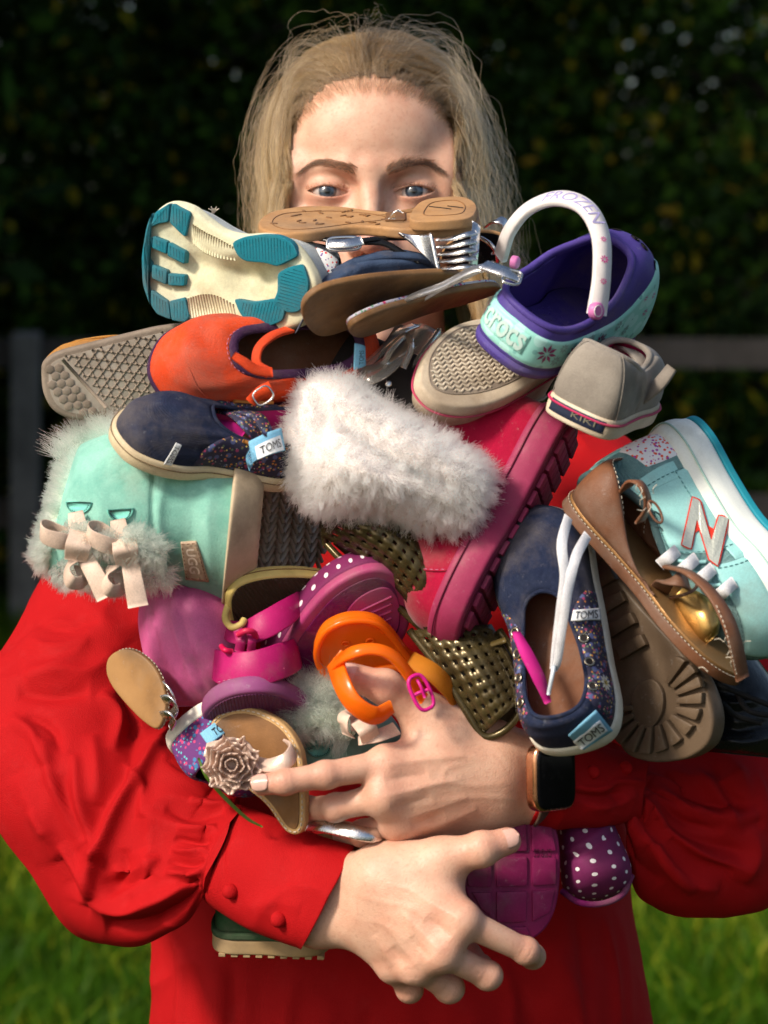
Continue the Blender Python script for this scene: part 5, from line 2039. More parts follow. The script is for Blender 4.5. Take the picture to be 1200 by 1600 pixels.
# fine grooves cut across the rubber blocks
for bi, bq in enumerate(blocks):
    q = trace(t, bq, -2.6); q = q.mean(0) + (q - q.mean(0)) * (1.02 if bi >= 11 else .96)
    ang = {11: 1.45, 12: .15, 13: 1.75}.get(bi, 1.5)
    u_ = np.array([math.cos(ang), math.sin(ang)]); w_ = np.array([-u_[1], u_[0]]); vf = []
    for k in np.arange(-14, 15) * 1.9:
        ss = np.linspace(-24, 24, 97); L_ = q.mean(0) + np.outer(ss, u_) + w_ * k
        ii = np.flatnonzero(inside(L_, inset2(resample(q, 60, True), .9)))
        if len(ii) > 4: vf.append(tube(np.column_stack([L_[[ii[0], ii[-1]]], [-2.55, -2.55]]), .22, 4))
    if vf: t.part('grooves', join(*vf), mat('dark_teal_groove', srgb(8, 84, 100), rough=.7), parent=sole, kind='stuff')
# upper behind the sole
MESHW = mat('white_mesh', srgb(226, 232, 230), srgb(200, 214, 214), mott=.5, mscale=80, rough=.8, bump='weave', bscale=1800, bumps=.6)
o2 = P[::1]
rim = rim_loop([(8, 0, 56), (12, 14, 52), (28, 18, 46), (44, 17, 42), (56, 14, 45), (66, 11, 43), (74, 8, 41), (78, 4, 40), (80, 0, 40)], 130)
# match start of the traced loop to the heel
i0 = int(np.argmin(np.hypot(P[:, 0], P[:, 1] - P[:, 1].mean())))
o2 = np.roll(P, -i0, 0)
if (o2[20, 1] - o2[0, 1]) < 0: o2 = np.roll(o2[::-1], 1, 0)
S3 = Surf(inset2(o2, 2.0), 10.5, rim + [0, o2[:, 1].mean(), 0], .7, .45, 4)
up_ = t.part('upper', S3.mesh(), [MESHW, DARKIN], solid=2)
PATT = print_mat('bright_zigzag', srgb(230, 232, 232), [(srgb(225, 60, 60), 420, .33, .6), (srgb(110, 60, 150), 420, .30, .5)], rough=.8)
fn = wpatch((478, 402, 1.47), (520, 434, 1.47), (528, 408, 1.475), (494, 388, 1.475), bow=.002)
t.part('heel_pattern', patch_mesh(fn), PATT, 'w', solid=-.001, parent=up_)
for q in range(5):
    tube_px(t, 'thread', [(330, 338, 1.50), (332 + q, 330, 1.495), (326 + q * 4, 326 - q % 2 * 3, 1.492)], [.4, .5, .3], THREAD, 8, 5)

# navy denim shoe with a brown sole
DENIM = mat('dark_denim_cloth', srgb(58, 76, 104), srgb(36, 48, 72), mott=.9, mscale=60, rough=.85, bump='noise', bscale=700, bumps=.5)
BROWNS = mat('worn_brown_sole', srgb(146, 106, 66), srgb(98, 68, 42), mott=.9, mscale=24, rough=.6, bump='noise', bscale=300, bumps=.25, dirt=srgb(50, 36, 26), dirta=.7, dscale=26)
t = shoe_thing('shoe', 'dark blue denim shoe with a scuffed brown sole beside the teal trainer', 'shoe', (720, 430, 1.47), (472, 492, 1.415), (-.2, .80, -.42), 120, 'pile of children\'s shoes')
P = trace(t, [(474, 492), (480, 470), (510, 450), (570, 437), (640, 430), (700, 428), (728, 436), (700, 452), (640, 470), (590, 492), (545, 516), (505, 527), (484, 516)], 0, 90)
sole = t.part('sole', relief(P, 0, 5, 1.6, 8), BROWNS, auto=50)
rimp = [(470, 470, 1.435), (475, 450, 1.46), (505, 430, 1.49), (560, 408, 1.51), (620, 402, 1.52), (680, 412, 1.52)]
blob(t, 'upper', [(496, 452, 1.455, 470, 505, 1.435, .004, .02), (508, 434, 1.465, 476, 494, 1.44, .008, .03), (545, 416, 1.475, 510, 470, 1.45, .010, .03), (585, 403, 1.485, 575, 455, 1.465, .012, .03), (630, 399, 1.49, 630, 446, 1.475, .012, .03), (686, 410, 1.50, 684, 436, 1.49, .008, .02)],
     DENIM, 60, 48, 2.2, [([(500, 470), (560, 432), (650, 425)], 5, -2.5), ([(540, 425), (590, 413), (660, 412)], 5, 2.5), ([(560, 445), (610, 430), (660, 433)], 4, 2), ([(505, 448), (530, 440), (560, 420)], 4, -2)])
rib_px(t, 'collar', [(520, 428, 1.466), (560, 408, 1.466), (610, 401, 1.47), (655, 403, 1.476), (684, 413, 1.485)], 5, 3.2, (0, .6, .8), DENIM, 24)

# brown soled sandal with a glitter strap
t = shoe_thing('sandal', 'thin brown soled sandal whose silver glitter strap reaches the purple clog', 'sandal', (775, 452, 1.52), (546, 518, 1.42), (-.25, .86, -.36), 130, 'pile of children\'s shoes')
P = trace(t, [(547, 520), (556, 506), (600, 486), (660, 470), (720, 455), (775, 448), (780, 458), (730, 476), (670, 492), (610, 514), (565, 529)], 0, 90)
sole = t.part('sole', relief(P, 0, 4.0, 1.2, 6), BROWNS, auto=50)
FLW = print_mat('floral_edge', srgb(196, 190, 200), [(srgb(200, 60, 110), 260, .4, .5), (srgb(70, 90, 170), 320, .35, .5), (srgb(90, 150, 110), 380, .3, .4)])
t.part('footbed', plate(inset2(P, .6), 3.9, 5.6, .5), FLW, parent=sole, auto=40)
rib_px(t, 'strap', [(605, 485, 1.455), (640, 465, 1.435), (690, 447, 1.420), (735, 424, 1.408), (770, 416, 1.402)], [4, 6, 7.5, 7.5, 7], 1.8, (-.1, .75, .6), GLITTER, 30)
rib_px(t, 'strap', [(640, 482, 1.46), (690, 452, 1.44), (740, 428, 1.42), (768, 412, 1.41)], [4, 5, 6], 1.5, (.1, .7, .6), GLITTER, 24)
e = rib_px(t, 'strap_end', [(755, 414, 1.400), (785, 424, 1.392), (814, 436, 1.392)], [9.5, 9.5, 8], 1.8, (.1, .72, .68), SILVER, 14)
ring_px(t, 'buckle', (800, 433, 1.389), 5.2, 6.2, -.35, .7, STEEL, (.1, .7, .7), square=4, parent=e)

# purple clog with a white heel strap
PURP = mat('purple_foam', srgb(78, 62, 140), srgb(66, 52, 124), mott=.5, mscale=20, rough=.62, bump='noise', bscale=900, bumps=.10)
PURPD = mat('purple_foam_inside', srgb(70, 56, 132), srgb(58, 46, 116), mott=.5, mscale=20, rough=.65, bump='noise', bscale=900, bumps=.10)
MINT = print_mat('mint_flower_band', srgb(150, 214, 204), [(srgb(176, 226, 220), 90, .5, .5), (srgb(120, 182, 176), 150, .28, .35)], rough=.5, bump=.05)
STRAPW = mat('white_strap', srgb(228, 222, 220), srgb(214, 206, 206), mott=.5, mscale=20, rough=.5)
FLOW = mat('plum_print', srgb(140, 30, 100), rough=.5)
t = shoe_thing('clog', 'purple foam clog with a raised white heel strap and a mint flower band', 'clog', (770, 562, 1.418), (955, 502, 1.537), (.33, .70, .62), 160, 'pile of children\'s shoes')
L = 165.
hw = [0, .135, .195, .20, .205, .225, .215, .145, 0]
O = outline(L, .88, .02, 112, hw=hw)
sole = t.part('sole', plate(O, 0, 9, 3, bulge=.6), PURP)
rim = rim_loop([(4, 0, 38), (9, 18, 38), (24, 26, 39), (48, 28, 44), (66, 27, 54), (80, 22, 63), (90, 16, 71), (95, 9, 75), (96, 0, 76)], 112)
S6 = Surf(inset2(O, .5), 6, rim, .62, .5, np.interp(np.arange(112) / 112, [0, .3, .5, .7, 1], [0, 4, 12, 4, 0]), 2)
upper = t.part('upper', S6.mesh(), [PURP, PURPD], solid=4)
binding(t, S6, 2.6, PURP, parent=upper, name='rim', flat=1.0)
t.part('footbed', plate(inset2(O, 5), 8, 13, 1), PURPD, parent=sole)
nb = []
for i in range(9):
    for j in range(7):
        nb.append(plate(np.array([[30 + i * 7 + math.cos(q) * .9, -18 + j * 6 + math.sin(q) * .9] for q in np.linspace(0, 6.28, 6, endpoint=False)]), 12.6, 13.7, .2, steps=1))
t.part('footbed_nubs', join(*nb), PURPD, parent=sole, kind='stuff')
# mint band around the heel and both sides of the toe
bandu = np.linspace(-.34, .34, 90)
def band(A, B):
    U = -.44 + .88 * A
    top = np.interp(np.abs(U), [0, .12, .24, .30, .36, .44], [.60, .52, .46, .48, .58, .66])
    return U, .06 + (top - .06) * B
bd = t.part('band', S6.patch(0, 1, 0, 1, 1.3, 160, 14, band), MINT, parent=sole)
def flower(S, u, v, r, mt, off=1.6, petals=8, asp=1.0, par=None):
    c = S.at(np.array(u), np.array(v), off)
    du = S.at(np.array(u + .004), np.array(v), off) - c; dv = S.at(np.array(u), np.array(v + .03), off) - c
    x = unit(du); y = unit(dv - x * dv.dot(x))
    vf = []
    for k in range(petals):
        a = 2 * np.pi * k / petals
        d = x * math.cos(a) + y * math.sin(a); n = -x * math.sin(a) + y * math.cos(a)
        V = np.array([c + d * r * .15, c + d * r * .55 + n * r * .16, c + d * r, c + d * r * .55 - n * r * .16])
        vf.append((V, [(0, 1, 2, 3)]))
    return vf
GREYF = mat('grey_print', srgb(150, 184, 184), rough=.5)
PINKF = mat('pink_print', srgb(214, 70, 150), rough=.5)
# the +y side of the band or the -y side faces the camera, so both are printed
for sgn in (1, -1):
    vf = []
    for u, v, r in ((.090, .30, 7.5), (.155, .28, 7.0), (.22, .28, 6.5)):
        t.part('flower_print', join(*flower(S6, sgn * u, v, r, FLOW)), FLOW, parent=bd, smooth=False)
    vf = []
    for u, v, r in ((.12, .20, 4.5), (.125, .40, 4), (.19, .38, 5), (.19, .18, 4), (.26, .36, 5), (.30, .22, 5)):
        t.part('flower_print', join(*flower(S6, sgn * u, v, r, GREYF)), GREYF, parent=bd, smooth=False)
    vf = []
    for u, v, r in ((.35, .30, 3.5), (.37, .42, 3), (.34, .46, 2.5), (.39, .22, 3)):
        t.part('flower_print', join(*flower(S6, sgn * u, v, r, PINKF, petals=6)), PINKF, parent=bd, smooth=False)
# raised heel plate with lettering
hp = t.part('heel_plate', S6.patch(0, 1, 0, 1, 2.0, 30, 10, lambda A, B: (-.045 + .118 * A, .13 + .38 * B)), MINT, parent=bd)
LETT = mat('pale_raised_letters', srgb(190, 216, 210), rough=.5)
CR = lambda a, b: S6.at(.062 - .100 * np.asarray(a), .19 + .26 * np.asarray(b), 2.6)
v, f = text_on(CR, 'crocs', (0, 1, 0, 1), bold=.02)
t.part('lettering', (v, f), LETT, parent=hp, smooth=False)
# ventilation holes on the toe
for (u, v) in ((.43, .80), (.46, .62), (.5, .82), (.5, .64), (.54, .80), (.545, .62), (.40, .64), (.585, .64), (.475, .46), (.525, .46)):
    c = S6.at(np.array(u), np.array(v), .15)
    n = unit(S6.at(np.array(u), np.array(v), 1.) - S6.at(np.array(u), np.array(v), 0.))
    x = unit(np.cross(n, [0, 1, 0])); y = np.cross(n, x)
    a = np.linspace(0, 6.283, 18, endpoint=False)
    V = np.concatenate([c + 3.6 * (np.cos(a)[:, None] * x + np.sin(a)[:, None] * y) + n * .25, c + 3.2 * (np.cos(a)[:, None] * x + np.sin(a)[:, None] * y) + n * .0])
    t.part('vent_hole', (V, [tuple(q) for q in grid_faces(2, 18, False, True)] + [tuple(range(18, 36))]), DARKIN, parent=upper)
# strap raised like a handle
spts = [(782, 402, 1.505), (797, 360, 1.49), (828, 325, 1.472), (873, 310, 1.452), (915, 325, 1.438), (938, 368, 1.428), (940, 430, 1.422), (932, 492, 1.422)]
sn = [(-.6, .2, .75), (-.5, .4, .75), (-.3, .62, .72), (0, .68, .73), (.38, .48, .79), (.5, .18, .85), (.5, 0, .87), (.45, -.1, .9)]
st = rib_px(t, 'heel_strap', spts, [10, 10, 11.5, 13.5, 13.5, 12, 11.5, 12.5], 4.2, sn, STRAPW, 60)
Pw = cat_rom(np.array([C(*p) for p in spts]), 60); Nw = cat_rom(np.array([D3(*q) for q in sn]), 60)
Tn, Nn, Bn = frames(Pw, Nw)
def on_strap(a, b, off=2.4):
    a = np.asarray(a, float) * 59
    i = np.clip(np.floor(a).astype(int), 0, 58); f = (a - i)[..., None]
    c = Pw[i] * (1 - f) + Pw[i + 1] * f; N_ = Nn[i] * (1 - f) + Nn[i + 1] * f; B_ = Bn[i] * (1 - f) + Bn[i + 1] * f
    return c + B_ * ((np.asarray(b, float) - .5) * .0125)[..., None] + N_ * off * .001
LIL = mat('lilac_print', srgb(172, 164, 212), rough=.5)
sgn = 1 if np.dot(Bn[35], UP) > 0 else -1
v, f = text_on(lambda a, b: on_strap(.37 + .30 * a, .5 + sgn * (b - .5) * .74), 'FROZEN')
t.part('lettering', (v, f), LIL, 'w', parent=st, smooth=False)
for q, r in ((.735, 2.6), (.805, 3.6), (.88, 2.9)):
    vf = []
    for k in range(8):
        a = 2 * np.pi * k / 8
        R_ = lambda rr, aa: on_strap(np.array(q + rr * math.cos(aa) * .0042), np.array(.5 + rr * math.sin(aa) * .075), 2.45)
        vf.append((np.array([R_(.2 * r, a), R_(.6 * r, a + .3), R_(r, a), R_(.6 * r, a - .3)]), [(0, 1, 2, 3)]))
    t.part('flower_print', join(*vf), PINKF, 'w', parent=st, smooth=False)
def rivet(t, px, py, d, r, face, m, parent=None, name='rivet', h=.5):
    c = C(px, py, d); n = unit(D3(*face)); x = unit(np.cross(UP, n)); y = np.cross(n, x)
    a = np.linspace(0, 6.283, 24, endpoint=False)
    prof = [(0.001, h), (.5, h), (.85, h * .8), (1, h * .3), (1, -.6)]
    V = np.array([c + .001 * r * (q * (x * math.cos(z) + y * math.sin(z)) + n * zz) for q, zz in prof for z in a])
    return t.part(name, (V, fix_normals(V, grid_faces(len(prof), 24, False, True))), m, 'w', parent=parent)
RIV = mat('pink_rivet', srgb(206, 120, 176), srgb(190, 100, 160), mott=.6, mscale=200, rough=.45)
rv = rivet(t, 934, 486, 1.418, 5.2, (.7, -.1, .72), RIV, st, h=.35)
ring_px(t, 'rivet_ring', (934.5, 486, 1.4158), 3.2, 3.2, 0, .35, STRAPW, (.7, -.1, .72), parent=rv)
rivet(t, 806, 410, 1.480, 4.0, (.85, -.2, .4), RIV, upper)
# ------------------------------------------------------------------ left side of the pile
GRP = 'pile of children\'s shoes'
# grey shoe with hexagon tread
GSOLE = mat('grey_rubber_sole', srgb(150, 136, 122), srgb(128, 114, 100), mott=.8, mscale=26, rough=.7, bump='noise', bscale=500, bumps=.2, dirt=srgb(92, 78, 64), dirta=.6, dscale=40)
GCELL = mat('pale_grey_cell', srgb(176, 166, 154), srgb(150, 138, 124), mott=.8, mscale=50, rough=.7, dirt=srgb(110, 96, 80), dirta=.5, dscale=60)
t = shoe_thing('shoe', 'grey hexagon tread of a worn shoe sticking out at the upper left', 'shoe', (66, 590, 1.475), (420, 545, 1.50), (0, .18, -.98), 145, GRP)
OUT = [(66, 585), (70, 565), (92, 550), (140, 537), (200, 522), (260, 509), (330, 505), (400, 515), (420, 545), (400, 585), (330, 610), (265, 634), (215, 643), (165, 652), (118, 656), (86, 643), (70, 618)]
P = trace(t, OUT, 0, 110)
sole = t.part('sole', relief(P, 0, 11, 2.2, 6), GSOLE, auto=50)
zone = inset2(P, 4.5)
z5 = lambda *q: [(a * .3, 480 + b * .3) for a, b in q]
A, B = trace(t, z5((325, 272), (552, 522)), 0)
dA = unit(B - A)
t.part('tread_bar', tube(np.array([[*A, -.3], [*B, -.3]]), 1.1, 8), GSOLE, parent=sole)
nrm2 = np.array([-dA[1], dA[0]])
heelside = np.sign(np.dot(trace(t, [(85, 590)], 0)[0] - A, nrm2))
r0 = 3.1
hexs, bars = [], []
I_, J_ = np.meshgrid(np.arange(-30, 30), np.arange(-30, 30), indexing='ij')
cc = A + np.column_stack([((I_ + .5 * (J_ % 2)) * r0 * 1.86).ravel(), (J_ * r0 * 1.61).ravel()])
cc = cc[inside(cc, zone) & (((cc - A) @ nrm2) * heelside > r0 * 1.1)]
q6 = np.linspace(0, 6.283, 6, endpoint=False) + .52
for c in cc:
    hexs.append(plate(c + r0 * .92 * np.column_stack([np.cos(q6), np.sin(q6)]), -.9, .6, .35, steps=2))
t.part('hexagon_treads', join(*hexs), GSOLE, parent=sole, kind='stuff', auto=40)
sp = 5.6
for k in range(3):
    a = k * np.pi / 3 + .25
    d, n_ = np.array([math.cos(a), math.sin(a)]), np.array([-math.sin(a), math.cos(a)])
    I_, J_ = np.meshgrid(np.arange(-40, 40), np.arange(-60, 60), indexing='ij')
    cc = A + np.outer((I_.ravel() + .5) * sp, n_) + np.outer(J_.ravel() * 3.2, d)
    cc = cc[inside(cc, zone) & (((cc - A) @ nrm2) * heelside < -2.2)]
    for c in cc:
        bars.append(tube(np.array([[*(c - d * 1.62), .1], [*(c + d * 1.62), .1]]), .85, 6))
t.part('star_tread', join(*bars), GSOLE, parent=sole, kind='stuff')
t.part('tread_floor', plate(inset2(P, 4), -.25, .5, .1), GCELL, parent=sole)
GUP = mat('ochre_canvas', srgb(196, 140, 70), srgb(170, 110, 50), rough=.9, bump='weave', bscale=1200, bumps=.5)
i0 = int(np.argmin(P[:, 0])); o2 = np.roll(P, -i0, 0)
if o2[10, 1] < o2[0, 1]: o2 = np.roll(o2[::-1], 1, 0)
rim = rim_loop([(10, 0, 48), (14, 16, 46), (26, 20, 42), (46, 20, 40), (62, 18, 42), (78, 15, 44), (88, 10, 44), (94, 5, 44), (96, 0, 44)], 110)
t.part('upper', Surf(inset2(o2, 1.5), 10, rim + [0, o2[:, 1].mean(), 0], .7, .45, 3).mesh(), [GUP, DARKIN], solid=1.6)

# orange canvas mary jane
ORNG = mat('orange_canvas', srgb(226, 74, 30), srgb(204, 60, 24), mott=.8, mscale=40, rough=.85, bump='weave', bscale=1300, bumps=.3, dirt=srgb(150, 66, 46), dirta=.45, dscale=35)
PLUM = mat('plum_binding', srgb(70, 36, 74), srgb(54, 26, 58), rough=.85, bump='weave', bscale=1500, bumps=.4)
t = shoe_thing('shoe', 'orange canvas strap shoe with plum edging above the white fur', 'shoe', (582, 560, 1.505), (229, 585, 1.455), (0.02, .20, .97), 150, GRP)
hw = [0, .125, .178, .175, .18, .20, .195, .135, 0]
O = outline(150, .98, -.012, 112, hw=hw)
sole = t.part('sole', plate(O, 0, 6, 1.5), PLUM)
rim = rim_loop([(21, 0, 38), (24, 9, 37), (34, 14, 34), (50, 15.5, 32), (66, 15.5, 32), (82, 15, 33), (94, 13, 35), (101, 8, 36), (103, 0, 37)], 112)
S8 = Surf(inset2(O, 1.0), 4.5, rim, .72, .55, np.interp(np.arange(112) / 112, [0, .35, .5, .65, 1], [0, 2, 5, 2, 0]), 1.5, nv=22)
d8 = wrinkle(S8, 2.0, 9, 3, 4)
upper = t.part('upper', S8.mesh(d8), [ORNG, INSOLE], solid=1.5)
binding(t, S8, 1.7, PLUM, parent=upper, flat=1.9)
n = 100
bp = S8.at(np.linspace(0, 1, n), np.full(n, .94), .5)
t.part('stitching', dashes(bp, .28, 2.0, 1.2), mat('pink_thread', srgb(200, 120, 150), rough=.8), parent=upper)
for sg in (1, -1):
    us = np.linspace(.34, .5, 20) if sg > 0 else np.linspace(.66, .5, 20)
seam = S8.line([.355, .38, .44, .5, .56, .62, .645], [.05, .35, .52, .56, .52, .35, .05], .3, 60)
t.part('seam', tube(seam, .5, 5), ORNG, parent=upper)
t.part('footbed', plate(inset2(O, 4), 5.5, 8, 1), INSOLE, parent=sole)
rib_px(t, 'strap', [(452, 515, 1.452), (425, 525, 1.435), (404, 545, 1.425), (402, 570, 1.420), (420, 583, 1.418), (410, 590, 1.42)][:5], 7.5, 1.8, [(.1, .8, .5), (-.2, .7, .7), (-.6, .3, .7), (-.7, -.2, .7), (-.2, -.5, .8)], ORNG, 30)
rib_px(t, 'strap_end', [(425, 582, 1.416), (400, 578, 1.412), (380, 565, 1.41), (364, 555, 1.41)], [6.5, 6.5, 5], 1.8, (0, .5, .85), ORNG, 20)
rib_px(t, 'buckle_strap', [(392, 628, 1.425), (408, 612, 1.414), (424, 604, 1.412)], 7, 1.5, (0, -.2, 1), ORNG, 10)
ring_px(t, 'buckle', (411, 618, 1.406), 5.6, 4.6, .6, .55, STEEL, (0, 0, 1), square=3.2)
tq = tag_px(t, ((553, 578, 1.445), (572, 571, 1.452), (571, 541, 1.448), (554, 536, 1.444)), TAGB, None, bow=.0012, name='heel_label', parent=upper)
fn = wpatch((566, 573, 1.444), (567, 543, 1.442), (557, 542, 1.440), (556, 575, 1.440))
v, f = text_on(lambda a, b: fn(a, b, .0015), 'TOMS', (.15, .85, .1, .8))
t.part('lettering', (v, f), INK, 'w', parent=tq, smooth=False)

# navy slip on with floral sides
t = shoe_thing('shoe', 'navy canvas slip-on with floral sides lying on the mint boot', 'shoe', (456, 738, 1.475), (168, 686, 1.425), (.13, .70, .68), 128, GRP)
hw = [0, .14, .20, .20, .20, .225, .215, .15, 0]
O = outline(128, .95, .01, 112, hw=hw)
sole = t.part('sole', plate(O, 0, 12, 2.2, .6), CREAM)
n = 112
P = np.column_stack([inset2(O, -.7), np.full(n, 8.6)])
t.part('foxing_line', tube(P, .35, 5, True), mat('brown_line', srgb(120, 96, 66), rough=.7), parent=sole)
rim = rim_loop([(5, 0, 42), (8, 12, 41), (17, 17, 38), (34, 17, 33), (46, 15, 32), (56, 13, 33), (64, 10, 35), (69, 6, 37), (70, 0, 37.5)], 112)
S12 = Surf(inset2(O, 1.8), 10.5, rim, .75, .55, np.interp(np.arange(112) / 112, [0, .35, .5, .65, 1], [0, 3, 6, 3, 0]), 1.0, nv=22)
d12 = wrinkle(S12, 2.4, 10, 3, 8)
upper = t.part('upper', S12.mesh(d12), [NAVY, PINKIN], solid=1.5)
binding(t, S12, 1.3, NAVY, parent=upper)
for sg in (1, -1):
    pp = t.part('side_panel', S12.patch(0, 1, 0, 1, 1.5, 24, 14, lambda A, B: (sg * (.12 + .17 * A + .02 * B), .03 + .94 * B)), FLORAL, parent=upper)
    lace = S12.line([sg * .15, sg * .20, sg * .25], [.80, .72, .80], 2.6, 16)
    t.part('lace', tube(lace, 1.3, 6), mat('tan_lace', srgb(176, 118, 58), srgb(150, 96, 44), rough=.7), parent=pp)
t.part('footbed', plate(inset2(O, 5), 11, 14, 1), INSOLE, parent=sole)
TONG = FLORAL
rib_px(t, 'tongue', [(350, 640, 1.455), (375, 648, 1.442), (395, 668, 1.435), (402, 690, 1.44)], [14, 15, 13], 2.2, (.3, .75, .6), FLORAL, 18)
rib_px(t, 'tongue_lining', [(338, 664, 1.446), (362, 668, 1.44), (380, 680, 1.44)], 9, 2, (0, .7, .7), PINKIN, 14)
rib_px(t, 'back_loop', [(384, 645, 1.43), (404, 652, 1.42), (416, 672, 1.416), (425, 690, 1.42)], 8, 2, (.4, .6, .7), FLORAL, 16)
tq = tag_px(t, ((394, 722, 1.412), (446, 704, 1.418), (440, 668, 1.422), (388, 690, 1.414)), TAGB, None, bow=.004, name='heel_label', parent=upper)
fn = wpatch((402, 718, 1.408), (444, 703, 1.414), (438, 680, 1.416), (398, 698, 1.409), bow=.0042)
wq = t.part('label_field', patch_mesh(fn), TAGW, 'w', parent=tq)
v, f = text_on(lambda a, b: fn(a, b, .0006), 'TOMS', (.12, .92, .22, .80))
t.part('lettering', (v, f), INK, 'w', parent=wq, smooth=False)
for q in range(6):
    tube_px(t, 'thread', [(391 + q * 2, 702 + q * 3, 1.408), (385 + q * 1.2, 716 + q * 2, 1.405), (390 + q, 735 - q * 2, 1.41)], .35, TAGB, 8, 5)
tag_on(t, wmesh(t, S12, d12), ((275, 692), (256, 726), (268, 728), (284, 696)), TAGW, 'side_label', 'TOMS', INK, (.1, .9, .15, .85), upper, .0024)

# mint sheepskin boot with two bows
SUEDE = mat('mint_suede', srgb(142, 198, 182), srgb(104, 166, 152), mott=1.0, mscale=34, rough=.95, bump='noise', bscale=900, bumps=.35, sheen=.25, dirt=srgb(180, 214, 200), dirta=.4, dscale=30)
SOLEC = mat('cream_boot_sole', srgb(206, 186, 158), srgb(186, 164, 136), mott=.8, mscale=30, rough=.75, dirt=srgb(120, 104, 84), dirta=.6, dscale=24)
SATIN = mat('blush_satin', srgb(226, 200, 182), srgb(206, 176, 156), mott=.6, mscale=60, rough=.36, bump='weave', bscale=3000, bumps=.1)
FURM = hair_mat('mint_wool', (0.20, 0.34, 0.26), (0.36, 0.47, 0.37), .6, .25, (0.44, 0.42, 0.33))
t = Thing('boot', 'mint suede sheepskin boot with two blush satin bows, lying sideways', 'boot', C(365, 830, 1.50), group=GRP)
secs = [(112, 728, 1.50, 72, 860, 1.47, .040, .05), (128, 706, 1.50, 92, 893, 1.47, .048, .055), (175, 692, 1.50, 140, 902, 1.465, .052, .055), (230, 692, 1.50, 195, 900, 1.462, .053, .055),
        (278, 700, 1.50, 255, 892, 1.46, .050, .055), (330, 712, 1.50, 305, 900, 1.457, .050, .055), (372, 728, 1.50, 352, 916, 1.455, .050, .055)]
bo, V13, F13 = blob(t, 'upper', secs, SUEDE, 90, 96, 2.3, [([(245, 700), (238, 790), (244, 900)], 4, -2.2), ([(268, 720), (248, 800), (262, 885)], 9, 1.8), ([(140, 740), (160, 800), (150, 860)], 22, 3),
      ([(100, 780), (88, 830), (90, 880)], 10, -2), ([(290, 745), (300, 820), (290, 890)], 20, -2), ([(330, 740), (325, 820), (332, 900)], 14, 2)])
# sole: cream wall then tread turned to the right
secs = [(366, 726, 1.50, 348, 917, 1.453, .052, .058), (372, 722, 1.50, 354, 919, 1.452, .055, .06), (405, 718, 1.512, 392, 912, 1.466, .055, .06), (416, 720, 1.517, 400, 905, 1.470, .053, .058)]
so, Vs13, Fs13 = blob(t, 'sole', secs, SOLEC, 30, 80, 2.3)
# herringbone tread blocks over the end of the sole
cA = C(480, 815, 1.560)
ctr = C(408, 812, 1.49)
ax_x = unit(D3(.40, -.02, -.92)); nrm = unit(D3(.90, -.10, .42)); ax_y = unit(np.cross(nrm, ax_x))
vf = []
TRD = mat('herringbone_tread', srgb(196, 182, 162), srgb(160, 146, 128), mott=.8, mscale=40, rough=.8, dirt=srgb(78, 68, 56), dirta=.6, dscale=30)
for i in range(10):
    for j in range(-6, 7):
        sg = 1 if i % 2 else -1
        c = ctr + ax_x * (.004 + i * .0105) + ax_y * (j * .0062 + .003 * sg)
        e = ax_x * .0046 + ax_y * sg * .0042
        if ((i - 3.2) / 7) ** 2 + (j / 6.4) ** 2 > 1: continue
        v = tube(np.array([c - e, c + e]) + nrm * .0008, .0016, 6)
        vf.append(v)
to = t.part('tread', join(*vf), TRD, 'w', parent=so, kind='stuff')
ea = np.linspace(0, 6.283, 40, endpoint=False)
fl = np.array([ctr + ax_x * (.038 + .062 * math.cos(q)) + ax_y * .040 * math.sin(q) for q in ea])
t.part('tread_base', (np.concatenate([fl, fl - nrm * .012]), [tuple(range(40))] + [tuple(q) for q in grid_faces(2, 40, False, True)]), TRD, 'w', parent=so)
# fur collar at the open end and fur seam along the underside
ring = [(130, 722, 1.50, 84, 866, 1.47, .034, .05), (112, 732, 1.50, 70, 864, 1.47, .032, .048), (102, 748, 1.50, 66, 862, 1.47, .026, .04), (100, 774, 1.50, 74, 850, 1.48, .016, .03)]
fb, Vf, Ff = blob(t, 'fur_base', ring, mat('wool_base', srgb(196, 206, 188), rough=1.0), 24, 60)
pts = fur_on(Vf, Ff, 11000, .0095, .42, D3(-.55, .1, .1), .22, clump=420, clumpf=.6)
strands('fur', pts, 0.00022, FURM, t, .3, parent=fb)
rp = [(186, 690, 1.47), (150, 682, 1.49), (118, 700, 1.49), (98, 725, 1.485)]
v, f = tube(cat_rom(np.array([C(*p) for p in rp]), 20), .005, 8, caps=False)
pts = fur_on(v, np.array(f), 2600, .015, .5, D3(-.35, .7, .1), .25, clump=150, clumpf=.6)
strands('fur', pts, 0.00022, FURM, t, .3, parent=fb)
for rp, nn_, cb in (([(100, 835, 1.425), (130, 838, 1.418), (165, 850, 1.415), (210, 862, 1.415), (258, 872, 1.42)], 3600, (.1, -.5, .1)),
                    ([(85, 892, 1.44), (140, 905, 1.43), (200, 908, 1.428), (270, 902, 1.43)], 2800, (.2, -.6, .2)),
                    ([(190, 835, 1.414), (225, 850, 1.412), (250, 868, 1.414)], 1600, (.5, -.1, .3))):
    v, f = tube(cat_rom(np.array([C(*p) for p in rp]), 24), .0045, 8, caps=False)
    pts = fur_on(v, np.array(f), nn_, .0085, .5, D3(*cb), .3, clump=nn_ // 18, clumpf=.5)
    strands('fur', pts, 0.00020, FURM, t, .3, parent=fb)
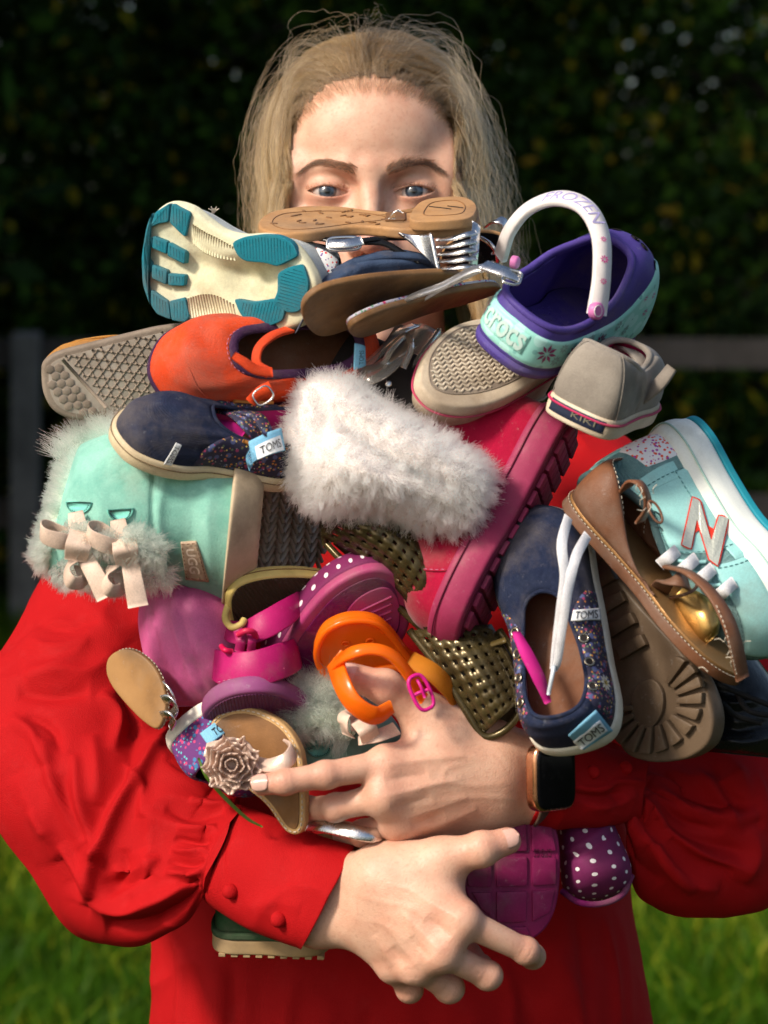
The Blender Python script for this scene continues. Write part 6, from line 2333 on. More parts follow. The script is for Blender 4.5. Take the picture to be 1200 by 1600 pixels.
# half-moon tabs with stitching
def tab(t, cx, cy, d, w, ang, m, V=None):
    q = np.linspace(0, np.pi, 20)
    loop2 = np.concatenate([np.column_stack([np.cos(q), -np.sin(q) * .95]), [[-1, .0]]])
    c, s = math.cos(ang), math.sin(ang)
    fr = np.array([C(cx + w * (c * x - s * y), cy + w * (-s * x - c * y), d + .0012 * x * x + .0006) for x, y in loop2])
    if V is not None:
        X_, Y_, _ = project(fr)
        Df = np.array([dep(V, x, y, .0006) for x, y in zip(X_, Y_)]); Df = (Df + np.roll(Df, 1) + np.roll(Df, -1)) / 3
        fr = np.array([C(x, y, q_) for x, y, q_ in zip(X_, Y_, Df)])
    nb_ = unit(CAM - C(cx, cy, d))
    k = len(fr)
    V = np.concatenate([fr - nb_ * .003, fr + nb_ * .0006, (fr - fr.mean(0)) * .92 + fr.mean(0) + nb_ * .0012])
    F = [tuple(z) for z in grid_faces(3, k, False, True)] + [tuple(2 * k + i for i in range(k))]
    o = t.part('tab', (V, F), m, 'w')
    inner = resample((fr - fr.mean(0)) * .74 + fr.mean(0) + nb_ * .0013, 30, True)
    hol = []
    for p in inner:
        hol.append(tube(np.array([p, p + nb_ * .0002]), .00042, 6))
    t.part('stitch_holes', join(*hol), INK, 'w', parent=o, kind='stuff')
SUEDE2 = mat('mint_leather_tab', srgb(122, 206, 192), srgb(104, 190, 176), rough=.7, bump='noise', bscale=900, bumps=.2)
tab(t, 123, 783, dep(V13, 123, 790, .001), 21, .04, SUEDE2, V13)
tab(t, 188, 795, dep(V13, 188, 802, .001), 21, .06, SUEDE2, V13)
for (x, y) in ((0, 0), (66, 12)):
    d = dep(V13, 125 + x, 835 + y, .012)
    rib_px(t, 'bow_ribbon', [(118 + x, 800 + y, d + .004), (122 + x, 822 + y, d - .002), (130 + x, 845 + y, d - .006)], [9, 11, 12], .7, [(0, .2, 1), (.1, .2, 1), (.2, .2, 1)], SATIN, 14)
    rib_px(t, 'bow_loop', [(126 + x, 848 + y, d - .008), (98 + x, 846 + y, d - .016), (70 + x, 838 + y, d - .016), (64 + x, 826 + y, d - .010), (82 + x, 826 + y, d - .004), (120 + x, 842 + y, d - .004)] if x == 0 else
           [(192, 856, d - .008), (168, 852, d - .016), (142, 840, d - .016), (138, 828, d - .010), (156, 826, d - .004), (186, 848, d - .004)], [9, 10.5, 11, 11, 9.5], .7,
           [(0, -.1, 1), (-.1, -.2, 1), (-.6, -.3, .7), (-.9, .1, .1), (-.2, .6, -.5), (0, .4, -.6)], SATIN, 30)
    rib_px(t, 'bow_knot', [(128 + x, 832 + y, d - .012), (122 + x, 854 + y, d - .018), (118 + x, 876 + y, d - .010)] if x == 0 else [(194, 842, d - .012), (196, 860, d - .018), (198, 882, d - .010)], [14, 15, 13], .8, (.15, .1, 1), SATIN, 14)
    rib_px(t, 'bow_tail', [(132 + x, 870 + y, d - .008), (148 + x, 898 + y, d - .012), (166 + x, 934 + y, d - .012)] if x == 0 else [(202, 874, d - .008), (208, 905, d - .012), (216, 948, d - .012)], [10, 11, 12], .7, (-.2, .1, 1) if x == 0 else (.1, .1, 1), SATIN, 16)
    rib_px(t, 'bow_loop', [(118 + x * .9, 872 + y, d - .006), (104 + x * .9, 892 + y, d - .012), (112 + x * .9, 910 + y, d - .014), (130 + x * .9, 908 + y, d - .008), (124 + x * .9, 884 + y, d - .002)], [9, 9, 8], .7, [(-.6, .2, .8), (-.8, -.2, .6), (0, -.5, .9), (.6, -.3, .7), (.5, .3, .6)], SATIN, 24)
# heel patch with raised letters
PATC = mat('grey_leather_patch', srgb(190, 164, 140), srgb(168, 142, 120), mott=.6, mscale=60, rough=.6, bump='leather', bscale=900, bumps=.2)
fn = grid_fn(V13, ((290, 906), (282, 848), (306, 846), (326, 910)), .0022)
hq = t.part('heel_patch', patch_mesh(fn, 16, 10), PATC, 'w', solid=.0016)
v, f = text_on(lambda a, b: fn(1 - a, b, .0014), 'UGG', (.18, .82, .24, .74), bold=.02)
t.part('lettering', (v, f), mat('pale_emboss', srgb(226, 206, 188), rough=.6), 'w', parent=hq, smooth=False)
aa = np.linspace(.05, .95, 30)
t.part('stitching', join(*[dashes(fn(*q, .0012), .0003, .002, .0012) for q in ((aa, np.full(30, .06)), (aa, np.full(30, .94)), (np.full(30, .05), aa), (np.full(30, .95), aa))]), mat('brown_thread', srgb(120, 86, 64), rough=.8), 'w', parent=hq, kind='stuff')
# ------------------------------------------------------------------ middle and right of the pile
# clear jelly sandal
CLEAR = mat('clear_jelly', (0.80, 0.74, 0.66), (0.74, 0.67, 0.58), mott=.3, mscale=30, rough=.18, trans=.9, ior=1.38)
CLEAR2 = mat('smoky_jelly', (0.58, 0.54, 0.46), (0.5, 0.45, 0.38), mott=.4, mscale=30, rough=.22, trans=.7, ior=1.4)
t = Thing('sandal', 'clear plastic jelly sandal wedged between the orange shoe and the wavy sole', 'sandal', C(650, 600, 1.52), group=GRP)
fn = wpatch((585, 610, 1.50), (612, 628, 1.475), (688, 520, 1.50), (655, 505, 1.53), bow=.002)
t.part('sole', patch_mesh(fn, 20, 14), CLEAR2, 'w', solid=.008)
rib_px(t, 'sole_edge', [(612, 626, 1.468), (640, 585, 1.472), (668, 545, 1.48), (688, 518, 1.492)], 5, 3, (.7, -.2, .7), CLEAR2, 20)
rib_px(t, 'heel_cup', [(545, 606, 1.462), (570, 590, 1.452), (596, 578, 1.452), (620, 556, 1.458), (636, 530, 1.472)], [13, 15, 14, 13, 10], 1.8, (-.35, .45, .8), CLEAR, 30)
rib_px(t, 'strap', [(598, 572, 1.455), (612, 545, 1.452), (634, 524, 1.46), (642, 545, 1.452), (630, 575, 1.450)], 4, 1.6, (0, .2, 1), CLEAR, 30)
rib_px(t, 'strap', [(560, 580, 1.462), (590, 555, 1.466), (625, 520, 1.48), (650, 508, 1.50)], 6, 1.6, (-.2, .5, .8), CLEAR, 24)
rivet(t, 607, 600, 1.458, 2.2, (0, .2, 1), STEEL)
t.part('footbed', patch_mesh(wpatch((560, 600, 1.515), (600, 622, 1.505), (670, 520, 1.52), (620, 505, 1.54)), 8, 8), mat('brown_bed', srgb(96, 72, 50), rough=.7), 'w', solid=.004)  # opaque brown sheet behind the clear sole

# beige trainer with a wavy sole
BEIGE = mat('beige_rubber', srgb(206, 190, 168), srgb(186, 166, 142), mott=.7, mscale=26, rough=.7, bump='noise', bscale=500, bumps=.15, dirt=srgb(140, 114, 86), dirta=.6, dscale=30)
WAVE = mat('wave_tread', srgb(222, 210, 190), srgb(196, 180, 156), mott=.8, mscale=40, rough=.7, dirt=srgb(120, 104, 84), dirta=.8, dscale=36)
t = shoe_thing('trainer', 'beige wavy trainer sole with a pink line, under the purple clog', 'trainer', (905, 520, 1.49), (660, 600, 1.43), (-.06, -.40, -.90), 125, GRP)
OUT = [(657, 602), (656, 578), (670, 545), (700, 514), (740, 498), (800, 492), (870, 500), (905, 525), (890, 560), (850, 588), (800, 618), (755, 634), (715, 636), (680, 626)]
P = trace(t, OUT, 0, 100)
sole = t.part('sole', relief(P, 0, 13, 2.5, 6, bulge=.8), BEIGE, auto=60)
L1 = np.column_stack([inset2(P, -1.0), np.full(100, 9.4)])
t.part('pink_line', tube(L1, .8, 6, True), mat('pink_stripe', srgb(190, 40, 90), rough=.6), parent=sole)
zone = trace(t, [(672, 596), (672, 562), (694, 530), (730, 510), (800, 510), (860, 530), (850, 565), (800, 596), (755, 612), (712, 616), (685, 610)], 0, 80)
t.part('tread_line', tube(np.column_stack([zone, np.full(80, -.1)]), .5, 5, True), GSOLE, parent=sole)
t.part('tread_floor', plate(zone, -.3, .5, .15), GSOLE, parent=sole)
zi = inset2(zone, 1.5)
lo, hi = zi.min(0), zi.max(0)
ax = unit(trace(t, [(850, 560)], 0)[0] - trace(t, [(690, 580)], 0)[0]); ay = np.array([-ax[1], ax[0]])
c0 = zi.mean(0)
for r in range(-12, 13):
    s_ = np.arange(-75, 75, .45)
    q = c0 + np.outer(s_, ax) + np.outer(r * 3.1 + 1.0 * (2 / np.pi) * np.arcsin(np.sin(s_ * 1.15)), ay)
    ins = inside(q, zi)
    run = np.flatnonzero(ins)
    if len(run) < 8: continue
    for seg in np.split(run, np.flatnonzero(np.diff(run) > 1) + 1):
        if len(seg) > 6:
            t.part('tread', tube(np.column_stack([q[seg], np.full(len(seg), -.15)]), .95, 6), WAVE, parent=sole)
i0 = int(np.argmax(-P[:, 0])); o2 = np.roll(P, -i0, 0)
if o2[10, 1] < o2[0, 1]: o2 = np.roll(o2[::-1], 1, 0)
rim = rim_loop([(14, 0, 46), (16, 14, 44), (28, 18, 40), (44, 18, 38), (58, 16, 40), (70, 13, 42), (80, 10, 42), (84, 5, 42), (86, 0, 42)], 100)
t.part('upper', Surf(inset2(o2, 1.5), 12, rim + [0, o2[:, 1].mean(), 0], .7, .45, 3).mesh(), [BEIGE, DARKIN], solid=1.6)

# grey glitter trainer, heel to the camera
GLG = mat('grey_glitter_cloth', srgb(140, 134, 128), srgb(110, 104, 98), mott=.8, mscale=60, rough=.5, metal=.15, flake=800)
GSU = mat('grey_suede', srgb(148, 140, 130), srgb(118, 110, 102), mott=.9, mscale=40, rough=.9, bump='noise', bscale=900, bumps=.3, sheen=.2)
OFFW = mat('offwhite_foxing', srgb(224, 210, 188), srgb(204, 186, 160), mott=.7, mscale=40, rough=.65, bump='leather', bscale=700, bumps=.3, dirt=srgb(160, 136, 106), dirta=.5)
t = shoe_thing('trainer', 'grey glitter trainer seen from its heel, right of the wavy sole', 'trainer', (893, 668, 1.405), (990, 632, 1.485), (.36, .87, .20), 110, GRP)
hw = [0, .19, .25, .245, .24, .25, .23, .15, 0]
O = outline(110, 1.0, .0, 112, hw=hw)
sole = t.part('sole', plate(O, 0, 15, 2.0, .5), OFFW)
for z, m_, rr in ((11.5, mat('pink_stripe', srgb(190, 40, 90)), 1.0),):
    t.part('pink_line', tube(np.column_stack([inset2(O, -.9), np.full(112, z)]), rr, 6, True), m_, parent=sole)
rim = rim_loop([(9, 0, 58), (12, 13, 57), (22, 20, 53), (36, 20, 47), (48, 18, 46), (58, 16, 50), (66, 12, 52), (70, 6, 53), (71, 0, 53)], 112)
S11 = Surf(inset2(O, 1.8), 13.5, rim, .62, .42, 3, 2.5, nv=20)
upper = t.part('upper', S11.mesh(wrinkle(S11, .8, 6, 2, 3)), [GLG, PINKIN], solid=2.2)
binding(t, S11, 2.3, GSU, parent=upper)
t.part('heel_counter', S11.patch(0, 1, 0, 1, 1.0, 24, 12, lambda A, B: ((A - .5) * (.20 - .10 * B), .0 + .98 * B)), GSU, parent=upper)
for sg in (-1, 1):
    t.part('seam', tube(S11.line([sg * .10, sg * .075, sg * .05], [0, .5, 1], .9, 20), .5, 5), GSU, parent=upper)
    t.part('side_panel', S11.patch(0, 1, 0, 1, 1.2, 20, 12, lambda A, B: (sg * (.20 + .16 * A), .02 + .9 * B)), GSU, parent=upper)
S11s = Surf(inset2(O, -.6), 1.5, np.column_stack([inset2(O, -.6), np.full(112, 13.5)]), .5, .5, 0)
nv_ = mat('navy_rubber', srgb(36, 44, 66), srgb(28, 34, 54), rough=.55)
lab = t.part('heel_label', S11s.patch(0, 1, 0, 1, .8, 18, 8, lambda A, B: ((A - .5) * .13, .15 + .72 * B)), nv_, parent=sole)
fn11 = lambda a, b: S11s.at((.5 - np.asarray(a, float)) * .10, .3 + .42 * np.asarray(b, float), 1.5)
v, f = text_on(fn11, 'KIKI', (.42, .92, .1, .75))
t.part('lettering', (v, f), mat('dull_gold', srgb(120, 116, 100), rough=.5), parent=lab, smooth=False)
rib_px(t, 'velcro_strap', [(985, 635, 1.45), (1005, 622, 1.43), (1030, 600, 1.42), (1050, 574, 1.418)], [9, 10, 10, 8], 2.2, (-.5, .5, .7), GSU, 20)
rib_px(t, 'velcro_strap', [(962, 545, 1.46), (985, 548, 1.445), (1003, 568, 1.437), (1006, 595, 1.437)], [9, 10, 9], 2.2, (.5, .6, .6), GSU, 20)

# pink suede boot with the white fur cuff
PSU = mat('raspberry_suede', srgb(168, 8, 54), srgb(136, 4, 42), mott=.8, mscale=30, rough=.95, bump='noise', bscale=900, bumps=.3, sheen=.15)
PSOLE = mat('pink_boot_sole', srgb(158, 50, 88), srgb(138, 38, 74), mott=.7, mscale=24, rough=.6, bump='noise', bscale=400, bumps=.12, dirt=srgb(120, 40, 70), dirta=.4)
PTREAD = mat('pink_tread', srgb(120, 26, 60), srgb(96, 18, 46), mott=.7, mscale=24, rough=.65, dirt=srgb(76, 22, 42), dirta=.5)
t = shoe_thing('boot', 'raspberry suede boot with a thick pink sole and a fluffy white cuff', 'boot', (902, 655, 1.475), (712, 1016, 1.445), (-.86, .43, -.27), 155, GRP)
z4 = lambda *q: [(400 + a * .4333, 560 + b * .4333) for a, b in q]
hw = [0, .135, .19, .185, .19, .225, .215, .15, 0]
O = outline(155, 1.0, .0, 120, hw=hw)
sole = t.part('sole', relief(O, -1, 19, 2.5, 8, bulge=1.2), PSOLE)
n = 120
t.part('sole_groove', tube(np.column_stack([inset2(O, -1.35), np.full(n, 14.6)]), .5, 5, True), PTREAD, parent=sole)
inn = inset2(O, 4.5)
t.part('tread_floor', plate(inn, -1.6, 0, .4), PTREAD, parent=sole, auto=40)
rows = 12
for i in range(rows):
    x0 = 155 * (.06 + .88 * i / rows); x1 = 155 * (.06 + .88 * (i + .80) / rows)
    for j in range(4):
        def yy(x, k):
            w = np.interp(x / 155, HX, hw) * 155 - 6.5
            return -w + 2 * w * k / 4
        q = np.array([(x0, yy(x0, j) + .7), (x1, yy(x1, j) + .7), (x1, yy(x1, j + 1) - .7), (x0, yy(x0, j + 1) - .7)])
        t.part('tread', plate(resample(q, 16, True), -4.2, -1, .6, steps=2), PSOLE, parent=sole, auto=40)
rim = rim_loop([(8, 0, 78), (12, 20, 78), (24, 27, 78), (38, 29, 78), (50, 28, 78), (60, 24, 78), (68, 16, 78), (72, 8, 78), (73, 0, 78)], 120)
S14 = Surf(inset2(O, 2.0), 17, rim, .62, .30, np.interp(np.arange(120) / 120, [0, .3, .5, .7, 1], [-14, -16, -26, -16, -14]), 1.0, nv=24)
upper = t.part('upper', S14.mesh(wrinkle(S14, 1.2, 5, 2, 6)), PSU)
t.part('toe_seam', tube(S14.line([.36, .40, .45, .5, .55, .60, .64], [.02, .25, .36, .40, .36, .25, .02], .5, 40), .6, 5), PSU, parent=upper)
tl = S14.line([.36, .40, .45, .5, .55, .60, .64], [.03, .26, .37, .41, .37, .26, .03], .9, 80)
t.part('stitching', dashes(tl, .3, 2, 1.4), mat('pink_thread', srgb(200, 120, 150)), parent=upper)
# knitted shaft
KNIT = print_mat('raspberry_knit', srgb(130, 14, 52), [(srgb(190, 60, 100), 260, .34, .5), (srgb(60, 14, 34), 300, .34, .5), (srgb(220, 200, 205), 210, .28, .22)], rough=.9, bump=.9)
r2 = rim.copy(); c2 = rim.mean(0); r3 = (rim - c2) * [.96, .96, 1] + c2 + [0, 0, 62]
Gk = np.stack([rim * (1 - q) + r3 * q for q in np.linspace(0, 1, 12)], 1)
t.part('shaft', (Gk.reshape(-1, 3), grid_faces(120, 12, True, False), grid_uv(120, 12)), [KNIT, DARKIN], solid=2)
t.part('back_band', S14.patch(0, 1, 0, 1, 1.2, 14, 16, lambda A, B: ((A - .5) * .14, .25 + .72 * B)), PSU, parent=upper)
for uu in (.125, -.125):
    zz_ = S14.line([uu] * 3, [.5, .75, .99], 1.2, 20)
    t.part('pink_trim', tube(zz_, 1.4, 6), mat('light_pink_trim', srgb(214, 84, 122), rough=.8, bump='noise', bscale=600, bumps=.8), parent=upper)
# the cuff
secs = [(468, 606, 1.44, 440, 690, 1.425, .022, .03), (492, 588, 1.44, 446, 715, 1.42, .034, .04), (540, 590, 1.44, 468, 756, 1.405, .040, .045), (586, 622, 1.435, 505, 785, 1.395, .040, .045), (636, 656, 1.43, 560, 786, 1.392, .038, .045),
        (688, 692, 1.425, 630, 782, 1.39, .034, .04), (735, 720, 1.42, 698, 794, 1.39, .028, .035), (762, 742, 1.42, 746, 790, 1.395, .018, .025), (770, 752, 1.42, 762, 778, 1.41, .008, .012)]
secs = [tuple([a, b, c + .018, d, e, f + .018, g * .8, h]) for a, b, c, d, e, f, g, h in secs]
WOOL = mat('white_wool_base', srgb(232, 222, 216), srgb(214, 196, 190), rough=1.0)
def _in(a, b, c, d, e, f, g, h):
    l = math.hypot(d - a, e - b); k = min(18 / l, .34)
    return (a + (d - a) * k, b + (e - b) * k, c, d - (d - a) * k, e - (e - b) * k, f, g * .85, h)
secs = [_in(*q) for q in secs]
cb, Vc, Fc = blob(t, 'fur_cuff', secs, WOOL, 60, 70, 2.2, [([(500, 640), (560, 680), (640, 735), (720, 770)], 10, -8), ([(505, 625), (590, 660), (690, 720)], 14, 5), ([(490, 600), (500, 650), (490, 700)], 8, -7), ([(520, 720), (600, 745), (700, 780)], 12, 5)])
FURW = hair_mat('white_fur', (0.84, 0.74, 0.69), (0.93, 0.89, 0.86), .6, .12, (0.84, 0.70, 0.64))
pts = fur_on(Vc, Fc, 34000, .0088, .45, D3(.15, -.30, .1), .35, clump=1900, clumpf=.55)
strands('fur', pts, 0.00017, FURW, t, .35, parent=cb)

# navy canvas shoe with white laces
t = shoe_thing('shoe', 'navy canvas lace shoe with floral sides hanging heel down beside the pink boot', 'shoe', (908, 1178, 1.412), (846, 800, 1.475), (-.26, -.02, .96), 152, GRP)
hw = [0, .135, .185, .18, .18, .20, .19, .13, 0]
O = outline(152, 1.0, .02, 112, hw=hw)
sole = t.part('sole', plate(O, -2, 12, 2.2, .6), WHITER)
rim = rim_loop([(10, 0, 44), (14, 13, 43), (28, 18, 38), (48, 17, 34), (62, 15, 35), (72, 13, 36), (80, 11, 37), (85, 7, 38), (87, 0, 39)], 112)
S16 = Surf(inset2(O, 1.6), 10.5, rim, .75, .5, np.interp(np.arange(112) / 112, [0, .35, .5, .65, 1], [0, 3, 6, 3, 0]), 1.0, nv=22)
upper = t.part('upper', S16.mesh(wrinkle(S16, 1.0, 8, 3, 5)), [NAVY, PINKIN], solid=1.5)
binding(t, S16, 1.3, NAVY, parent=upper)
W16 = wmesh(t, S16)
EYELET = mat('eyelet_metal', srgb(170, 160, 140), rough=.25, metal=1.0)
for sg in (1, -1):
    pp = t.part('side_panel', S16.patch(0, 1, 0, 1, 1.0, 28, 14, lambda A, B: (sg * (.085 + .20 * A), .03 + .95 * B)), FLORAL, parent=upper)
    for uu in (.12, .165, .21, .255):
        c = S16.at(np.array(sg * uu), np.array(.80), 1.3); n_ = unit(S16.at(np.array(sg * uu), np.array(.80), 2.) - S16.at(np.array(sg * uu), np.array(.80), 1.))
        x = unit(np.cross(n_, [0, 0, 1.])); y = np.cross(n_, x)
        a = np.linspace(0, 6.283, 16, endpoint=False)
        ring = np.array([c + (2.5 + .75 * math.cos(q)) * (math.cos(z) * x + math.sin(z) * y) + n_ * .6 * math.sin(q) for z in a for q in np.linspace(0, 6.283, 6, endpoint=False)])
        ey = t.part('eyelet', (ring, grid_faces(16, 6, True, True)), EYELET, parent=pp)
        disc = np.array([c + 1.9 * (math.cos(z) * x + math.sin(z) * y) + n_ * .15 for z in a])
        t.part('eyelet_hole', (disc, [tuple(range(16))]), DARKIN, parent=ey)
    fl_ = []
    c = (sg * .14, .42)
    t.part('flower_print', join(*flower(S16, c[0], c[1], 5.5, None, 1.5, 9)), mat('pale_print', srgb(220, 214, 200), rough=.8), parent=pp, smooth=False)
    t.part('flower_print', join(*flower(S16, c[0], c[1], 2.2, None, 1.8, 6)), mat('yellow_print', srgb(226, 196, 60), rough=.8), parent=pp, smooth=False)
t.part('footbed', plate(inset2(O, 5), 11, 14, 1), INSOLE, parent=sole)
tag_on(t, W16, ((888, 1150), (932, 1110), (958, 1142), (912, 1172)), TAGB, 'heel_label', None, parent=upper, off=.0025)
tag_on(t, W16, ((908, 1172), (950, 1142), (938, 1126), (896, 1160)), TAGW, 'label_field', 'TOMS', INK, (.1, .95, .15, .85), upper, .0040)
tag_on(t, W16, ((892, 970), (940, 968), (938, 950), (896, 953)), TAGW, 'tongue_label', 'TOMS', INK, (.1, .9, .15, .85), upper, .0060)
rib_px(t, 'lining_edge', [(806, 988, 1.395), (822, 1020, 1.388), (842, 1060, 1.386), (856, 1098, 1.388)], [5, 8, 8, 4], 2, (.4, .1, .9), PINKIN, 20)
LACE = mat('white_lace', srgb(232, 232, 236), srgb(214, 214, 220), rough=.75, bump='weave', bscale=2400, bumps=.3)
lp = [[(888, 808, 1.400), (878, 850, 1.378), (882, 900, 1.372), (876, 950, 1.372), (868, 1010, 1.374), (864, 1045, 1.376)], [(918, 836, 1.400), (900, 870, 1.378), (888, 920, 1.370), (880, 970, 1.369), (872, 1030, 1.373), (866, 1048, 1.376)], [(888, 808, 1.40), (902, 822, 1.388), (918, 836, 1.40)]]
for q in lp[:2]:
    rib_px(t, 'lace', q, [6, 6, 5, 3.6], .9, [(.5, .3, .8), (.1, .2, 1), (.35, 0, .95), (0, 0, 1), (.2, 0, 1), (.25, 0, 1)], LACE, 60)
tube_px(t, 'lace_tip', [(866, 1040, 1.374), (862, 1060, 1.372), (857, 1085, 1.374)], [1.4, 1.3, 1.2], mat('clear_tip', srgb(206, 216, 226), rough=.2, coat=.5), 12)

# black lace-up boot with a brown lugged sole
LUG = mat('brown_lug_rubber', srgb(104, 86, 68), srgb(82, 66, 52), mott=.7, mscale=22, rough=.5, bump='noise', bscale=400, bumps=.12, dirt=srgb(60, 48, 38), dirta=.5)
t = shoe_thing('boot', 'black patent lace boot showing a brown lugged sole at the right', 'boot', (1062, 1182, 1.435), (930, 850, 1.475), (.62, .10, -.75), 150, GRP)
OUT = [(1048, 1190), (1010, 1190), (975, 1175), (955, 1130), (942, 1060), (925, 980), (905, 900), (900, 850), (925, 840), (950, 880), (985, 930), (1025, 975), (1065, 1020), (1098, 1070), (1113, 1120), (1106, 1160), (1080, 1182)]
P = trace(t, OUT, 0, 110)
sole = t.part('sole', relief(P, 0, 15, 2.2, 6), LUG, auto=50)
cc = (1022, 1100)
def lugpts(a0, a1, r0, r1):
    out = []
    for r, aa in ((r0, (a0, (a0 + a1) / 2, a1)), (r1, (a1, (a0 + a1) / 2, a0))):
        for a in aa:
            out.append((cc[0] + math.cos(a) * 78 * r - math.sin(a) * 20 * r, cc[1] + math.sin(a) * 84 * r + math.cos(a) * 6 * r))
    return out
for k in range(13):
    a0 = -1.35 + k * .345
    q = trace(t, lugpts(a0, a0 + .24, .42, .93), -4)
    if not inside(q.mean(0)[None], inset2(P, 1))[0]: continue
    t.part('lug', plate(resample(q, 24, True), -4.5, .5, .9, steps=2), LUG, parent=sole, auto=40)
ov = trace(t, [(cc[0] - 12 + 24 * math.cos(a) - 8 * math.sin(a), cc[1] + 38 * math.sin(a) + 8 * math.cos(a)) for a in np.linspace(0, 6.283, 30, endpoint=False)], -4)
t.part('heel_plate', plate(ov, -3.6, .5, .8), LUG, parent=sole, auto=40)
for r in range(5):
    c = trace(t, [(985 - r * 16, 1010 - r * 34)], -4)[0]
    q = c + np.array([[-4.5, -12], [4.5, -11], [4, 11], [-4, 12]])
    t.part('lug', plate(resample(q, 24, True), -4.5, .5, .9, steps=2), LUG, parent=sole, auto=40)
secs = [(955, 905, 1.50, 985, 900, 1.53, .012, .03), (1000, 955, 1.49, 1045, 935, 1.53, .02, .035), (1040, 1000, 1.485, 1110, 985, 1.53, .024, .04), (1085, 1060, 1.48, 1165, 1050, 1.53, .026, .04), (1105, 1110, 1.48, 1205, 1110, 1.53, .03, .04), (1100, 1160, 1.475, 1225, 1165, 1.52, .026, .04), (1120, 1176, 1.475, 1260, 1190, 1.52, .012, .03)]
bo, Vb, Fb = blob(t, 'upper', secs, BLACKP, 60, 60, 2.2, [([(1105, 1120), (1150, 1140), (1200, 1130)], 6, -4), ([(1110, 1150), (1160, 1160), (1210, 1150)], 7, 4), ([(1120, 1090), (1150, 1100), (1190, 1090)], 6, 4)])
for q in ([(1080, 1060, 1.452), (1120, 1070, 1.44), (1160, 1085, 1.44), (1210, 1105, 1.44)], [(1100, 1085, 1.45), (1130, 1100, 1.44), (1150, 1118, 1.442), (1190, 1130, 1.446)], [(1150, 1080, 1.445), (1170, 1110, 1.435), (1215, 1120, 1.438)]):
    tube_px(t, 'lace', q, 1.7, mat('black_lace', (.006, .006, .007), rough=.8), 24)

# brown sandal with a gold toe strap
BRL = mat('brown_leather', srgb(122, 80, 56), srgb(100, 62, 42), mott=.8, mscale=30, rough=.5, bump='leather', bscale=800, bumps=.2, dirt=srgb(84, 56, 40), dirta=.5)
GOLD = mat('gold_glitter', srgb(196, 160, 96), srgb(150, 112, 60), rough=.32, metal=.95, flake=750)
GOLDF = mat('gold_leather', srgb(168, 128, 84), srgb(140, 100, 62), rough=.4, metal=.5, bump='leather', bscale=700, bumps=.3)
t = shoe_thing('sandal', 'brown leather sandal with a gold glitter toe strap against the mint trainer', 'sandal', (888, 778, 1.455), (1150, 1072, 1.415), (.62, .52, .40), 152, GRP)
hw = [0, .115, .165, .16, .165, .20, .19, .12, 0]
O = outline(152, 1.0, .0, 100, hw=hw)
sole = t.part('sole', plate(O, 0, 7, 1.2), BRL, auto=50)
t.part('footbed', plate(inset2(O, .8), 6.9, 9.2, .6), GOLDF, parent=sole, auto=50)
t.part('stitching', dashes(np.column_stack([np.vstack([inset2(O, -.2), inset2(O, -.2)[:1]]), np.full(101, 7.2)]), .3, 1.8, 1.2), THREAD, parent=sole)
rim = rim_loop([(6, 0, 40), (8, 10, 40), (18, 17, 38), (34, 17, 26), (44, 18, 12), (60, 22, 9.5), (90, 26, 9.5), (130, 20, 9.5), (146, 0, 9.5)], 100)
# heel cup only over the rear third
ang = np.linspace(-.27, .27, 60)
S18 = Surf(inset2(O, .8), 8.5, rim, .6, .45, 1, 2.5)
hc = t.part('heel_cup', S18.patch(0, 1, 0, 1, .2, 50, 12, lambda A, B: (-.27 + .54 * A, .01 + .98 * B)), BRL, solid=1.6)
for sg in (-1, 1):
    t.part('stitching', dashes(S18.line(np.linspace(-.25, .25, 60), np.full(60, .93), .6), .3, 1.8, 1.3), THREAD, parent=hc) if sg > 0 else None
rib_px(t, 'ankle_strap', [(975, 765, 1.42), (990, 752, 1.402), (1005, 762, 1.395), (1012, 790, 1.40), (1000, 815, 1.41)], 8, 1.8, [(-.3, .8, .5), (.1, .9, .4), (.7, .5, .5), (.8, -.1, .6), (.6, -.5, .6)], BRL, 24)
ring_px(t, 'buckle', (1024, 800, 1.392), 3.0, 7.0, .45, .8, BRL, (.2, .3, .9))
rib_px(t, 'ankle_strap', [(1040, 885, 1.405), (1075, 895, 1.385), (1110, 925, 1.372), (1135, 965, 1.365), (1150, 1010, 1.366), (1160, 1060, 1.375)], [5, 6.5, 8.5, 9.5, 9.5, 9], 1.8, [(.1, .8, .5), (.3, .7, .6), (.5, .4, .75), (.5, .1, .85), (.45, 0, .9), (.4, 0, .9)], BRL, 40)
sp_ = cat_rom(np.array([C(*p) for p in [(1119, 945, 1.363), (1133, 980, 1.360), (1143, 1020, 1.362), (1152, 1058, 1.370)]]), 30)
t.part('stitching', dashes(sp_, .0003, .0018, .0012), THREAD, 'w')
rib_px(t, 'side_strap', [(1028, 925, 1.425), (1042, 908, 1.402), (1060, 905, 1.395), (1075, 912, 1.40)], [12, 11, 10], 1.8, (.2, .6, .75), BRL, 16)
blob(t, 'toe_strap', [(1048, 935, 1.425, 1072, 912, 1.43, .006, .01), (1055, 955, 1.42, 1092, 928, 1.43, .012, .014), (1068, 980, 1.415, 1108, 950, 1.425, .016, .016), (1085, 1002, 1.41, 1118, 975, 1.42, .014, .014), (1100, 1010, 1.41, 1120, 992, 1.415, .008, .008)], GOLD, 30, 36)
tube_px(t, 'toe_strap_edge', [(1048, 934, 1.42), (1066, 930, 1.402), (1084, 922, 1.404), (1090, 912, 1.415)], 1.0, BRL, 16)
rngw = np.random.default_rng(21)
